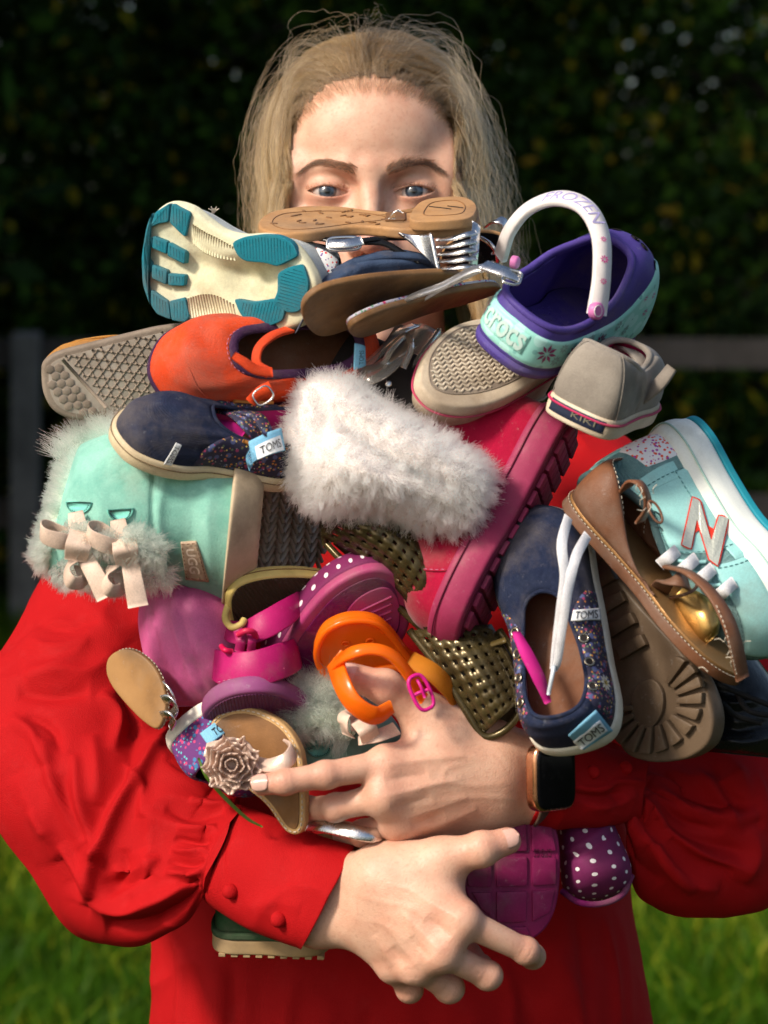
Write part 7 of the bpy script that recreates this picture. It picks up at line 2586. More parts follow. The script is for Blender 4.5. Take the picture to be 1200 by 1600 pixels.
for k in range(14):       # loose threads
    x, y = (1085 + rngw.uniform(0, 75), 1000 + rngw.uniform(-10, 75)) if k < 8 else (990 + rngw.uniform(0, 40), 760 + rngw.uniform(0, 60))
    a = rngw.uniform(0, 6.28)
    tube_px(t, 'thread', [(x, y, 1.375), (x + 7 * math.cos(a), y + 7 * math.sin(a), 1.370), (x + 15 * math.cos(a + .5), y + 15 * math.sin(a + .5), 1.369)], .22, THREAD, 8, 4)

# mint running shoe with the big letter
MINTM = mat('mint_mesh', srgb(150, 196, 196), srgb(108, 160, 164), mott=.8, mscale=120, rough=.8, bump='weave', bscale=1100, bumps=.8)
MINTL = mat('mint_overlay', srgb(156, 212, 210), srgb(138, 198, 198), mott=.5, mscale=30, rough=.45, bump='noise', bscale=700, bumps=.06)
WFOAM = mat('white_foam', srgb(236, 240, 234), srgb(222, 228, 222), mott=.5, mscale=24, rough=.6, dirt=srgb(190, 200, 184), dirta=.35, dscale=26)
TGREY = mat('teal_grey_lining', srgb(70, 96, 100), srgb(54, 78, 82), rough=.9, bump='weave', bscale=1300, bumps=.4)
t = shoe_thing('trainer', 'mint running trainer with a big silver N, at the right edge', 'trainer', (1062, 662, 1.49), (1275, 1000, 1.445), (-.72, -.46, .42), 165, GRP)
hw = [0, .135, .185, .17, .17, .205, .20, .135, 0]
O = outline(165, 1.0, .01, 128, hw=hw)
mid = t.part('midsole', plate(O, 4, 32, 6, 2.2), WFOAM)
t.part('outsole', plate(inset2(O, 1.0), 0, 5, 1.2), mat('teal_outsole', srgb(28, 140, 160), rough=.55), parent=mid)
n = 128
t.part('midsole_line', tube(np.column_stack([inset2(O, -2.0), np.full(n, 22.) + 2 * np.sin(np.linspace(0, 6.28, n))]), .6, 5, True), mat('mint_line', srgb(176, 214, 204), rough=.6), parent=mid)
rim = rim_loop([(9, 0, 82), (14, 14, 80), (30, 19, 72), (50, 18, 64), (66, 15, 66), (84, 13, 68), (104, 11, 66), (112, 7, 64), (115, 0, 63)], 128)
S19 = Surf(inset2(O, 3.0), 28, rim, .62, .40, np.interp(np.arange(n) / n, [0, .35, .5, .65, 1], [0, 3, 6, 3, 0]), 2.0, nv=24)
upper = t.part('upper', S19.mesh(wrinkle(S19, .6, 6, 2, 9)), [MINTM, TGREY], solid=2.5)
binding(t, S19, 3.0, TGREY, parent=upper)
W19 = wmesh(t, S19)
SIL = mat('silver_print', srgb(196, 200, 190), srgb(176, 182, 172), rough=.4, metal=.4, bump='leather', bscale=500, bumps=.3)
REDP = mat('red_print', srgb(214, 52, 36), rough=.6)
sd = 1 if (t.R[:, 1] @ unit(CAM - t.wld([70, 0, 40]))) > 0 else -1
def on19(u0, u1, v0, v1): return lambda A, B: (sd * (u0 + (u1 - u0) * A), v0 + (v1 - v0) * B)
for q in (on19(.0, .06, .02, .62), on19(.155, .30, .02, .14), on19(.30, .50, .02, .40), on19(.14, .165, .1, .96)):
    t.part('overlay', S19.patch(0, 1, 0, 1, .9, 30, 12, q), MINTL, parent=upper)
t.part('letter_field', S19.patch(0, 1, 0, 1, .8, 24, 16, on19(.155, .275, .06, .80)), MINTL, parent=upper)
ZG = print_mat('bright_zigzag_heel', srgb(232, 230, 232), [(srgb(232, 90, 60), 380, .36, .6), (srgb(170, 60, 160), 380, .34, .6)], rough=.8)
t.part('heel_pattern', S19.patch(0, 1, 0, 1, 1.0, 24, 10, on19(.0, .135, .02, .40)), ZG, parent=upper)
# letter N as strokes, red outline below silver
z6 = lambda *q: [(780 + a * .3625, 640 + b * .3625) for a, b in q]
Nq = [z6((790, 583), (835, 380), (872, 392), (825, 600)), z6((838, 392), (872, 392), (938, 668), (900, 640)), z6((935, 672), (900, 640), (950, 455), (988, 468))]
Nfull = [z6((788, 582), (834, 378), (866, 393), (914, 566), (948, 455), (988, 468), (942, 672), (906, 645), (852, 470), (826, 600))]
def stroke_mesh(poly, off, grow=0.0):
    p = np.array(poly, float)
    c = p.mean(0)
    pr = resample(p, 80, True)
    if grow: pr = inset2(pr, -grow)
    V = np.array([C(x, y, dep(W19, x, y, off)) for x, y in pr])
    return V
base = np.array(Nfull[0])
for g, off, m_, nm in ((2.2, .0022, REDP, 'letter_outline'), (0.0, .0028, SIL, 'letter')):
    V = stroke_mesh(base, off, g)
    # smooth depth: fit a plane plus quadratic so that the print stays even
    X, Y, Dd = project(V)
    Am = np.column_stack([np.ones(len(X)), X, Y, X * X, Y * Y, X * Y])
    if nm == 'letter_outline': co = np.linalg.lstsq(Am, Dd, rcond=None)[0]
    Df = Am @ co - (0 if nm == 'letter_outline' else .0009)
    V = np.array([C(x, y, d_) for x, y, d_ in zip(X, Y, Df)])
    back = V + (V - CAM) / np.linalg.norm(V - CAM, axis=1)[:, None] * .0012
    k = len(V)
    t.part(nm, (np.concatenate([V, back]), [tuple(range(k))[::-1]] + [tuple(q) for q in grid_faces(2, k, False, True)]), m_, 'w', smooth=False, parent=upper)
for k, (x, y) in enumerate(((1048, 868), (1078, 880), (1104, 896), (1137, 918))):
    d = dep(W19, x, y, .004)
    rib_px(t, 'lace', [(x - 16, y + 14, d + .004), (x - 4, y + 4, d - .004), (x + 10, y - 8, d + .002)], 7.5, 2, (-.4, -.3, .85), LACE, 12)
for (x, y) in ((1030, 828), (1026, 805)):
    d = dep(W19, x, y, .001)
    ring_px(t, 'eyelet', (x, y, d), 3.0, 1.6, -.6, .5, TGREY, (-.4, -.3, .85))
for q0, q1, v0, v1 in ((.155, .275, .80, .80), (.155, .155, .06, .80), (.275, .275, .06, .80), (.155, .30, .15, .15), (.30, .48, .41, .41), (.31, .31, .05, .40)):
    t.part('stitching', dashes(S19.line(np.linspace(sd * q0, sd * q1, 60), np.linspace(v0, v1, 60), 1.3), .35, 2.2, 1.4), mat('teal_thread', srgb(84, 140, 144), rough=.8), parent=upper)
for k in range(4):
    t.part('overlay_rib', tube(S19.line([sd * (.295 + k * .022)] * 3, [.42, .55, .74 - k * .05], 1.0, 14), 1.3, 6), MINTL, parent=upper)
# ------------------------------------------------------------------ lower part of the pile
# pink rubber clog end
PRUB = mat('pink_rubber', srgb(214, 104, 158), srgb(192, 78, 136), mott=.8, mscale=26, rough=.5, bump='noise', bscale=300, bumps=.1, dirt=srgb(150, 50, 100), dirta=.5, dscale=26)
t = Thing('clog', 'scuffed pink rubber clog end below the mint boot\'s bows', 'clog', C(300, 1090, 1.50), group=GRP)
secs = [(236, 922, 1.50, 352, 890, 1.52, .030, .03), (224, 942, 1.50, 366, 915, 1.52, .040, .04), (224, 975, 1.495, 372, 960, 1.52, .045, .04), (234, 1015, 1.49, 366, 1010, 1.515, .045, .04), (250, 1055, 1.485, 352, 1060, 1.51, .040, .035), (272, 1090, 1.485, 330, 1092, 1.505, .026, .03), (286, 1104, 1.488, 312, 1104, 1.50, .010, .012)]
blob(t, 'shell', secs, PRUB, 60, 60, 2.3, [([(292, 905), (272, 950), (290, 1030), (322, 1098)], 4, 3.2), ([(300, 905), (284, 960), (302, 1040), (328, 1090)], 5, -2.4), ([(240, 930), (238, 990), (262, 1060), (290, 1100)], 3, -2)])

# magenta sandal with the yellow sole
YEL = mat('yellowed_rubber', srgb(220, 198, 124), srgb(196, 168, 92), mott=.8, mscale=30, rough=.55, dirt=srgb(120, 92, 46), dirta=.5)
RIBB = mat('ribbed_footbed', srgb(70, 52, 34), srgb(50, 36, 24), rough=.7, bump='ribs', bscale=420, bumps=.9)
t = shoe_thing('sandal', 'magenta leather sandal with an old yellow sole, toe end up', 'sandal', (350, 1010, 1.475), (520, 905, 1.475), (-.05, -.72, .65), 100, GRP)
P = trace(t, [(356, 952), (358, 926), (376, 908), (420, 897), (480, 896), (525, 906), (540, 930), (500, 952), (450, 968), (400, 985), (368, 985)], 0, 80)
sole = t.part('sole', plate(P, -11, 2.5, 2.2, .8), YEL)
t.part('sole_line', tube(np.column_stack([inset2(P, -.8), np.full(80, -4.)]), .5, 5, True), TAND, parent=sole)
t.part('footbed', plate(inset2(P, 2.6), 1.5, 3.4, .5), RIBB, parent=sole)
rib_px(t, 'strap', [(352, 978, 1.478), (360, 986, 1.458), (385, 988, 1.444), (415, 976, 1.440), (445, 958, 1.446), (468, 940, 1.462), (474, 932, 1.478)], [10, 13, 16, 17, 16, 12, 9], 1.7, [(-.9, .1, .3), (-.6, .25, .75), (-.1, .35, .93), (.15, .4, .9), (.35, .4, .85), (.7, .4, .6), (.9, .3, .2)], MAGENTA, 44)
rib_px(t, 'heel_band', [(334, 1034, 1.478), (338, 1040, 1.455), (362, 1046, 1.438), (402, 1044, 1.432), (440, 1032, 1.438), (462, 1022, 1.455), (468, 1016, 1.475)], [17, 19, 21, 21.5, 21, 19, 17], 1.9, [(-1, .0, .1), (-.8, .1, .6), (-.25, .15, .95), (.05, .15, 1), (.35, .2, .9), (.8, .2, .55), (1, .1, .1)], MAGENTA, 44)
rib_px(t, 'keeper', [(372, 985, 1.442), (376, 1000, 1.434), (374, 1018, 1.438)], 6, 1.6, (-.1, .2, 1), MAGENTA, 12)
rib_px(t, 'keeper', [(390, 985, 1.440), (394, 1000, 1.432), (392, 1018, 1.436)], 5, 1.6, (.3, .2, 1), MAGENTA, 12)
HK = mat('red_pink_plastic', srgb(206, 20, 78), rough=.35)
tube_px(t, 'hook', [(372, 992, 1.432), (384, 986, 1.428), (396, 988, 1.430), (400, 996, 1.434)], 1.9, HK, 16)
tube_px(t, 'hook', [(346, 1010, 1.445), (352, 1016, 1.438), (362, 1018, 1.44)], 1.8, HK, 12)
tube_px(t, 'hook', [(358, 940, 1.462), (352, 965, 1.452), (362, 980, 1.445), (376, 976, 1.443), (382, 968, 1.445)], 2.2, YEL, 20)
a = np.linspace(0, 1, 30)
bb = np.array([C(340 + 112 * q, 1066 - 10 * np.sin(q * 2.4) - 16 * q * q, 1.4345 + .004 * abs(q - .5)) for q in a])
t.part('stitching', dashes(bb, .0003, .0018, .0012), mat('pink_thread', srgb(200, 120, 150)), 'w')

# spotted slip-on, pink sole towards the camera
DOTM = dot_mat('white_dots_on_plum', srgb(120, 16, 84), srgb(226, 214, 220), 30, 4.0, .17, asp=1.2)
PSOL2 = mat('rose_sole', srgb(176, 60, 116), srgb(156, 44, 100), mott=.7, mscale=26, rough=.55, dirt=srgb(120, 30, 80), dirta=.4)
PLUMC = mat('plum_cloth_sole', srgb(118, 12, 86), srgb(96, 8, 68), mott=.8, mscale=40, rough=.8, bump='noise', bscale=700, bumps=.4)
t = shoe_thing('shoe', 'plum shoe with white dots and a rose sole, above the orange sandal', 'shoe', (425, 1090, 1.485), (632, 905, 1.440), (-.34, .40, -.80), 120, GRP)
OUT = [(414, 1085), (428, 1040), (460, 985), (505, 930), (550, 900), (592, 890), (625, 905), (640, 940), (638, 985), (612, 1025), (570, 1065), (510, 1095), (450, 1105)]
P = trace(t, OUT, 0, 110)
sole = t.part('sole', relief(P, 0, 8, 2.4, 6), PSOL2)
inn = inset2(P, 6.5)
t.part('tread_floor', plate(inn, -.5, .5, .3), PLUMC, parent=sole, auto=40)
q = trace(t, [(560, 935), (600, 918), (622, 938), (622, 980), (600, 1005), (560, 990), (540, 965)], -1, 50)
tp = t.part('tread_pad', plate(q, -1.3, .3, .6), PSOL2, parent=sole, auto=40)
for k in range(5):
    A, B = trace(t, [(548 + k * 3, 962 + k * 9), (612, 932 + k * 11)], -1.5)
    t.part('tread_rib', tube(np.array([[*A, -1.5], [*B, -1.5]]), .8, 6), PSOL2, parent=tp)
i0 = int(np.argmin(P[:, 0])); o2 = np.roll(P, -i0, 0)
if o2[10, 1] < o2[0, 1]: o2 = np.roll(o2[::-1], 1, 0)
rim = rim_loop([(10, 0, 42), (12, 14, 40), (22, 18, 36), (38, 18, 34), (52, 16, 36), (66, 13, 38), (74, 10, 38), (80, 5, 38), (82, 0, 38)], 110)
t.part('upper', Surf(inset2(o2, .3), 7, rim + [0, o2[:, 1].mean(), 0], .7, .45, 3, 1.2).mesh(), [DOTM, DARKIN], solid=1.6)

# mauve sole
MAUV = mat('mauve_rubber', srgb(142, 72, 122), srgb(122, 56, 104), mott=.7, mscale=30, rough=.6)
t = shoe_thing('shoe', 'mauve rubber sole under the magenta sandal, ribbed on its edge', 'shoe', (330, 1120, 1.475), (480, 1110, 1.475), (0, .86, -.42), 80, GRP)
P = trace(t, [(318, 1112), (326, 1088), (360, 1070), (410, 1065), (455, 1076), (485, 1098), (480, 1125), (440, 1145), (360, 1145)], 0, 70)
so_ = t.part('sole', plate(P, -9, 6, 3, .8), MAUV)
t.part('tread', plate(inset2(P, 4), -10, -8, .5), mat('mauve_ribs', srgb(120, 56, 104), rough=.7, bump='ribs', bscale=500, bumps=1.0), parent=so_)

# small tan sandal sole by her sleeve
t = shoe_thing('sandal', 'small tan sandal sole with silver straps resting on her sleeve', 'sandal', (180, 1018, 1.475), (248, 1140, 1.455), (.55, -.05, -.80), 58, GRP)
OUT = [(165, 1048), (170, 1026), (192, 1014), (216, 1020), (240, 1042), (255, 1075), (258, 1108), (246, 1138), (224, 1128), (196, 1100), (174, 1072)]
P = trace(t, OUT, 0, 70)
so_ = t.part('sole', relief(P, 0, 5, 1.3, 6), mat('scuffed_tan', srgb(168, 126, 80), srgb(136, 98, 58), mott=.8, mscale=20, rough=.5, dirt=srgb(100, 72, 46), dirta=.6), auto=50)
t.part('stitching', dashes(np.column_stack([np.vstack([inset2(P, -.25), inset2(P, -.25)[:1]]), np.full(71, 3.)]), .35, 1.6, 1.1), THREAD, parent=so_)
for q, w_ in (([(240, 1060, 1.470), (258, 1070, 1.455), (270, 1086, 1.452), (272, 1100, 1.456)], 4), ([(244, 1096, 1.462), (262, 1092, 1.450), (274, 1100, 1.448), (272, 1114, 1.452), (256, 1120, 1.460)], 6), ([(246, 1118, 1.460), (262, 1116, 1.448), (272, 1124, 1.448), (266, 1136, 1.455)], 5)):
    P_ = cat_rom(np.array([C(*z) for z in q]), 20)
    t.part('strap', ribbon(P_, D3(.75, .25, -.2) * 1.0, w_ * .001, .0013), SILVER, 'w')

# white edged woven shoe, heel up
WOV = print_mat('woven_stripes', srgb(96, 44, 110), [(srgb(60, 120, 170), 300, .4, .5), (srgb(190, 60, 110), 340, .36, .5), (srgb(90, 180, 190), 400, .3, .4)], rough=.85)
t = shoe_thing('shoe', 'woven purple shoe with a white sole and blue label beside the rosette', 'shoe', (285, 1120, 1.468), (420, 1190, 1.53), (.45, -.72, .50), 100, GRP)
hw = [0, .18, .26, .26, .26, .27, .25, .17, 0]
O = outline(100, 1.0, 0, 90, hw=hw)
so_ = t.part('sole', plate(O, -2, 9, 2, .5), WHITER)
rim = rim_loop([(8, 0, 40), (10, 12, 40), (20, 18, 36), (34, 18, 33), (44, 17, 34), (54, 14, 35), (60, 10, 36), (64, 5, 36), (66, 0, 36)], 90)
S25 = Surf(inset2(O, 1.5), 8, rim, .7, .45, 2, 1)
up_ = t.part('upper', S25.mesh(), [WOV, DARKIN], solid=1.5)
W25 = wmesh(t, S25)
tag_on(t, W25, ((325, 1164), (356, 1142), (344, 1122), (312, 1146)), TAGB, 'heel_label', 'TOMS', INK, (.45, 1.3, .2, .75), up_, .002)

# tan sandal with the rosette
BLUSH = mat('blush_metallic', srgb(222, 196, 180), srgb(200, 170, 154), mott=.6, mscale=60, rough=.36, metal=.25, bump='leather', bscale=700, bumps=.2)
TANS = mat('tan_sandal_edge', srgb(206, 168, 116), srgb(180, 140, 90), rough=.6, mott=.7, mscale=40, bump='noise', bscale=500, bumps=.15)
t = shoe_thing('sandal', 'tan sandal with a ruffled blush rosette under her forefinger', 'sandal', (360, 1112, 1.452), (480, 1290, 1.436), (-.18, -.30, .93), 85, GRP)
OUT = [(328, 1152), (334, 1124), (362, 1107), (400, 1108), (440, 1128), (465, 1160), (475, 1200), (476, 1290), (450, 1300), (415, 1255), (365, 1215), (338, 1182)]
P = trace(t, OUT, 0, 80)
so_ = t.part('sole', plate(P, -6, 1.5, 1.4), TANS, auto=50)
t.part('footbed', plate(inset2(P, 3.6), .8, 2.2, .4), TAND, parent=so_, auto=50)
t.part('stitching', dashes(np.column_stack([np.vstack([inset2(P, 1.7), inset2(P, 1.7)[:1]]), np.full(81, 1.9)]), .42, 2.2, 1.3), THREAD, parent=so_)
rib_px(t, 'strap', [(322, 1172, 1.432), (340, 1168, 1.425), (362, 1176, 1.425)], 9, 1.6, (-.2, .5, .85), BLUSH, 12)
rib_px(t, 'strap', [(395, 1190, 1.428), (420, 1196, 1.415), (448, 1188, 1.412), (458, 1172, 1.42), (450, 1162, 1.435)], [8, 9, 9, 8], 1.6, [(0, .3, .95), (.1, .4, .9), (.5, .3, .8), (.8, .2, .5), (.6, .5, .3)], BLUSH, 24)
rose = t.part('rosette', tube(np.array([C(362, 1195, 1.425), C(362, 1195, 1.418)]), .012, 20), BLUSH, 'w')
rngr = np.random.default_rng(4)
for ring_i, (R_, nn, zoff) in enumerate(((44, 9, .008), (36, 8, .0115), (27, 7, .0145), (18, 5, .017), (9, 3, .019))):
    a = np.linspace(0, 2 * np.pi, 120, endpoint=False)
    ph = rngr.uniform(0, 6)
    fold = np.sin(a * nn + ph) + .35 * np.sin(a * (nn * 2 + 1) + 2 * ph)
    aa = a + .20 / nn * 3 * np.cos(a * nn + ph)
    rt, rb_ = R_ * (1 + .07 * fold), R_ * .62 * (1 + .16 * fold)
    rows_ = []
    for q in np.linspace(0, 1, 6):
        rr = rb_ * (1 - q) + rt * q
        dz = 1.424 - zoff * (q ** .8) - (.0022 * fold + .0006 * np.sin(a * 23 + ring_i)) * q
        rows_.append(np.array([C(362 + rr[i] * math.cos(aa[i]), 1195 + rr[i] * math.sin(aa[i]), dz[i]) for i in range(120)]))
    G = np.stack(rows_, 1)
    t.part('ruffle', (G.reshape(-1, 3), grid_faces(120, 6, True, False)), BLUSH, 'w', parent=rose, solid=.0007)

# second mint boot, mostly hidden
t = Thing('boot', 'second mint boot deep in the pile, its fur and bow behind the thumb', 'boot', C(510, 1180, 1.50), group=GRP)
secs = [(455, 1120, 1.50, 520, 1070, 1.52, .02, .03), (445, 1150, 1.495, 560, 1090, 1.52, .03, .04), (455, 1185, 1.49, 600, 1115, 1.52, .032, .04), (470, 1215, 1.488, 625, 1150, 1.52, .030, .04), (490, 1230, 1.488, 630, 1180, 1.52, .02, .03)]
bo2, Vb2, Fb2 = blob(t, 'upper', secs, SUEDE, 40, 50)
rp = [(450, 1128, 1.478), (470, 1104, 1.472), (500, 1088, 1.472), (530, 1078, 1.478)]
for rp, nn_, ln in (([(446, 1135, 1.476), (470, 1108, 1.468), (500, 1090, 1.466), (535, 1080, 1.474)], 4600, .017), ([(462, 1130, 1.470), (490, 1118, 1.462), (520, 1122, 1.462), (550, 1145, 1.465)], 3000, .013)):
    v, f = tube(cat_rom(np.array([C(*p) for p in rp]), 24), .0075, 10, caps=False)
    fb_ = t.part('fur_base', (v, f), MATS['wool_base'], 'w')
    strands('fur', fur_on(v, np.array(f), nn_, ln, .5, D3(.0, .35, .35), .3, clump=nn_ // 20, clumpf=.55), .0002, FURM, t, .3, parent=fb_)
tab(t, 498, 1162, dep(Vb2, 498, 1168), 23, .35, SUEDE2, Vb2)
rib_px(t, 'bow_loop', [(545, 1150, 1.440), (536, 1132, 1.434), (540, 1116, 1.436), (555, 1122, 1.438), (560, 1142, 1.436)], 11, .7, [(-.6, .1, .7), (-.8, .2, .5), (-.2, .9, .3), (.7, .3, .6), (.6, -.2, .7)], SATIN, 24)
rib_px(t, 'bow_knot', [(562, 1124, 1.430), (574, 1140, 1.424), (580, 1156, 1.43)], 12, .8, (.1, .2, 1), SATIN, 12)
rib_px(t, 'bow_tail', [(560, 1158, 1.434), (590, 1150, 1.430), (620, 1138, 1.438)], [6, 8, 9], .7, (.1, .5, .85), SATIN, 14)

# orange jelly sandal round her thumb
OJ = mat('orange_jelly', (1.0, 0.235, 0.012), (1.0, 0.17, 0.008), mott=.5, mscale=30, rough=.22, ior=1.42, tl=.45, spec=.5)
t = Thing('sandal', 'translucent orange jelly sandal with a pink buckle, hooked over her thumb', 'sandal', C(560, 1000, 1.45), group=GRP)
fr = shoe_thing('tmp', None, None, (505, 1030, 1.462), (610, 985, 1.452), (.1, -.62, .78), 45)
P = trace(fr, [(492, 1025), (494, 1000), (510, 976), (545, 962), (585, 965), (612, 985), (640, 1020), (668, 1040), (660, 1060), (620, 1040), (580, 1045), (530, 1065), (505, 1050)], 0, 80)
v, f = plate(P, -5, 3, 1.6, .5)
t.part('sole', (fr.wld(v), f), OJ, 'w')
rw = fr.wld(np.column_stack([inset2(P, 1.2), np.full(80, 3.5)]))
t.part('sole_rim', tube(rw, .0022, 8, True), OJ, 'w')
for (x, y) in ((540, 1006), (578, 1002)):
    cpt = fr.wld(np.array([*trace(fr, [(x, y)], 3.4)[0], 3.4]))
    pxy = project(cpt[None]); ring_px(t, 'nub', (pxy[0][0], pxy[1][0], pxy[2][0] - .0006), 2.2, 1.8, 0, .6, OJ, (.1, -.6, .8))
bpy.data.objects.remove(fr.e)
rib_px(t, 'vamp_strap', [(520, 1040, 1.425), (545, 1022, 1.404), (580, 1014, 1.400), (612, 1024, 1.402), (640, 1056, 1.408), (662, 1092, 1.418)], [10, 8, 7, 7.5, 8, 8], 2.2, [(-.2, .5, .85), (0, .5, .85), (.1, .5, .85), (.4, .4, .8), (.6, .2, .75), (.6, .2, .75)], OJ, 40)
rib_px(t, 'side_strap', [(524, 1030, 1.425), (532, 1062, 1.408), (552, 1098, 1.400), (585, 1118, 1.402), (612, 1104, 1.408), (606, 1080, 1.41)][:5], [15, 13, 12, 12, 8], 2.4, [(-.6, .1, .8), (-.5, -.1, .85), (-.3, -.3, .9), (.1, -.4, .9), (.4, -.2, .9)], OJ, 40)
rib_px(t, 'side_strap', [(640, 1030, 1.428), (675, 1050, 1.426), (700, 1075, 1.432), (712, 1095, 1.44)], [12, 13, 11], 2.2, (.3, .5, .8), mat('amber_jelly', (0.80, 0.30, 0.03), rough=.25, tl=.4), 24)
PB = mat('pink_plastic_buckle', srgb(206, 30, 130), rough=.3, sss=.1)
bk = ring_px(t, 'buckle', (658, 1082, 1.404), 10.5, 5.6, -1.15, 1.2, PB, (.3, .15, .95), square=3)
tube_px(t, 'buckle_bar', [(648, 1086, 1.403), (656, 1082, 1.402), (668, 1078, 1.403)], 1.1, PB, 8, parent=bk)
tube_px(t, 'buckle_pin', [(652, 1062, 1.403), (658, 1074, 1.401), (664, 1090, 1.402)], .9, PB, 8, parent=bk)

# two glitter jelly flats with square holes
OLIV = mat('olive_glitter_jelly', srgb(92, 80, 50), srgb(66, 56, 34), mott=.8, mscale=40, rough=.22, trans=.25, metal=.35, flake=1300)
OLIVS = mat('olive_jelly_solid', srgb(120, 102, 60), srgb(90, 76, 44), mott=.8, mscale=40, rough=.22, trans=.35, ior=1.42)
def curved(quad, bow, dd=0.0):
    q = np.array(quad, float)
    def fn(A, B):
        A, B = np.asarray(A), np.asarray(B)
        L = lambda k: q[0, k] * (1 - A) * (1 - B) + q[1, k] * A * (1 - B) + q[2, k] * A * B + q[3, k] * (1 - A) * B
        X, Y = L(0), L(1)
        X = X + bow[0] * np.sin(np.pi * A); Y = Y + bow[1] * np.sin(np.pi * A)
        Dp = L(2) - bow[2] * np.sin(np.pi * B) - bow[3] * np.sin(np.pi * np.clip(A, 0, 1))
        return CAM + FW * Dp[..., None] + RT * ((X - 600) / FPX * Dp)[..., None] + UP * ((800 - Y) / FPX * Dp)[..., None]
    return fn
t = Thing('jelly_flat', 'olive glitter jelly flat with square holes below the white fur', 'sandal', C(600, 880, 1.48), group=GRP)
fn = curved([(500, 838, 1.452), (668, 992, 1.447), (704, 905, 1.442), (556, 770, 1.448)], (14, -16, .014, .006))
v, f = lattice(fn, 10, 6, .6)
t.part('vamp', (v, f), OLIV, 'w', smooth=True, solid=.0022)
tube_px(t, 'edge', [(508, 850, 1.470), (508, 820, 1.462), (525, 795, 1.460), (562, 783, 1.462), (620, 812, 1.450), (668, 860, 1.446), (705, 915, 1.452)], 2.2, OLIV, 40)
tube_px(t, 'edge', [(508, 848, 1.470), (540, 880, 1.462), (590, 915, 1.455), (640, 965, 1.455), (680, 1000, 1.458)], 2.4, OLIV, 40)
blob(t, 'sole', [(520, 850, 1.50, 560, 800, 1.50, .012, .012), (560, 885, 1.495, 620, 830, 1.495, .014, .014), (620, 940, 1.49, 670, 880, 1.49, .014, .014), (670, 990, 1.488, 705, 930, 1.488, .01, .012)], mat('dark_olive_sole', srgb(58, 48, 30), rough=.5), 30, 30)
t = Thing('jelly_flat', 'olive glitter jelly flat with square holes between thumb and navy lace shoe', 'sandal', C(750, 1080, 1.46), group=GRP)
fn = curved([(640, 985, 1.452), (752, 1150, 1.432), (822, 1085, 1.432), (768, 975, 1.450)], (6, 4, .012, .006))
v, f = lattice(fn, 8, 6, .6)
t.part('vamp', (v, f), OLIV, 'w', smooth=True, solid=.0022)
tube_px(t, 'edge', [(640, 985, 1.452), (690, 1050, 1.440), (728, 1110, 1.432), (755, 1150, 1.430), (790, 1140, 1.428), (818, 1100, 1.428), (820, 1050, 1.434), (780, 985, 1.448)], 2.4, OLIV, 50)
blob(t, 'sole', [(655, 1000, 1.475, 770, 985, 1.475, .01, .012), (700, 1060, 1.468, 805, 1030, 1.468, .012, .012), (738, 1115, 1.460, 818, 1085, 1.46, .01, .012), (762, 1146, 1.455, 800, 1128, 1.455, .006, .008)], mat('dark_olive_sole', srgb(58, 48, 30), rough=.5), 30, 30)
tube_px(t, 'side_band', [(640, 960, 1.458), (690, 985, 1.446), (740, 1010, 1.44), (790, 1000, 1.44)], [4, 5, 5, 4], OLIVS, 24, flat=.4)

# silver banded sandal between the hands
t = shoe_thing('sandal', 'silver sandal strap showing between her two hands', 'sandal', (470, 1320, 1.475), (640, 1330, 1.475), (0, .55, .8), 70, GRP)
P = trace(t, [(470, 1325), (485, 1305), (540, 1300), (620, 1305), (645, 1325), (620, 1345), (540, 1350), (485, 1345)], 0, 50)
t.part('sole', plate(P, -4, 0, 1), TAND, auto=40)
rib_px(t, 'strap', [(482, 1290, 1.452), (505, 1290, 1.436), (545, 1298, 1.424), (582, 1305, 1.424), (600, 1300, 1.438)], [8, 9, 9.5, 9, 7], 2.2, [(-.4, .5, .8), (-.1, .5, .85), (.05, .5, .85), (.3, .4, .85), (.9, .2, .3)], SILVER, 30)
bb = cat_rom(np.array([C(*p) for p in [(490, 1298, 1.440), (520, 1302, 1.427), (560, 1310, 1.4215), (592, 1311, 1.428)]]), 30)
t.part('stitching', dashes(bb, .0003, .0018, .0012), mat('dull_gold', srgb(120, 116, 100)), 'w')

# magenta clog sole between thumb and finger
MSOL = mat('magenta_rubber', srgb(134, 26, 82), srgb(112, 18, 66), mott=.7, mscale=26, rough=.5, bump='noise', bscale=500, bumps=.12, dirt=srgb(80, 14, 48), dirta=.4, dscale=30)
t = shoe_thing('clog', 'magenta clog sole with square treads gripped by the lower hand', 'clog', (800, 1475, 1.452), (800, 1270, 1.452), (-.18, .05, -.98), 85, GRP)
OUT = [(716, 1340), (722, 1300), (740, 1280), (800, 1276), (855, 1282), (872, 1305), (876, 1360), (870, 1415), (852, 1452), (822, 1472), (790, 1466), (752, 1432), (726, 1390)]
P = trace(t, OUT, 0, 80)
so_ = t.part('sole', relief(P, 0, 13, 2.0, 6), MSOL)
panels = [[(732, 1290), (768, 1286), (768, 1330), (727, 1334)], [(776, 1285), (822, 1286), (824, 1330), (776, 1330)], [(830, 1287), (862, 1292), (869, 1330), (832, 1330)],
          [(726, 1342), (768, 1339), (768, 1386), (732, 1386)], [(776, 1339), (824, 1339), (824, 1384), (776, 1386)], [(832, 1339), (869, 1339), (869, 1382), (832, 1384)],
          [(738, 1395), (768, 1394), (768, 1432), (752, 1420)], [(776, 1394), (824, 1392), (822, 1440), (776, 1442)], [(832, 1392), (867, 1390), (860, 1425), (832, 1440)], [(776, 1450), (822, 1448), (828, 1460), (808, 1466), (786, 1460)]]
for pq in panels:
    t.part('tread', plate(resample(trace(t, pq, -1.5), 28, True), -1.8, .5, .6, steps=2), MSOL, parent=so_, auto=40)
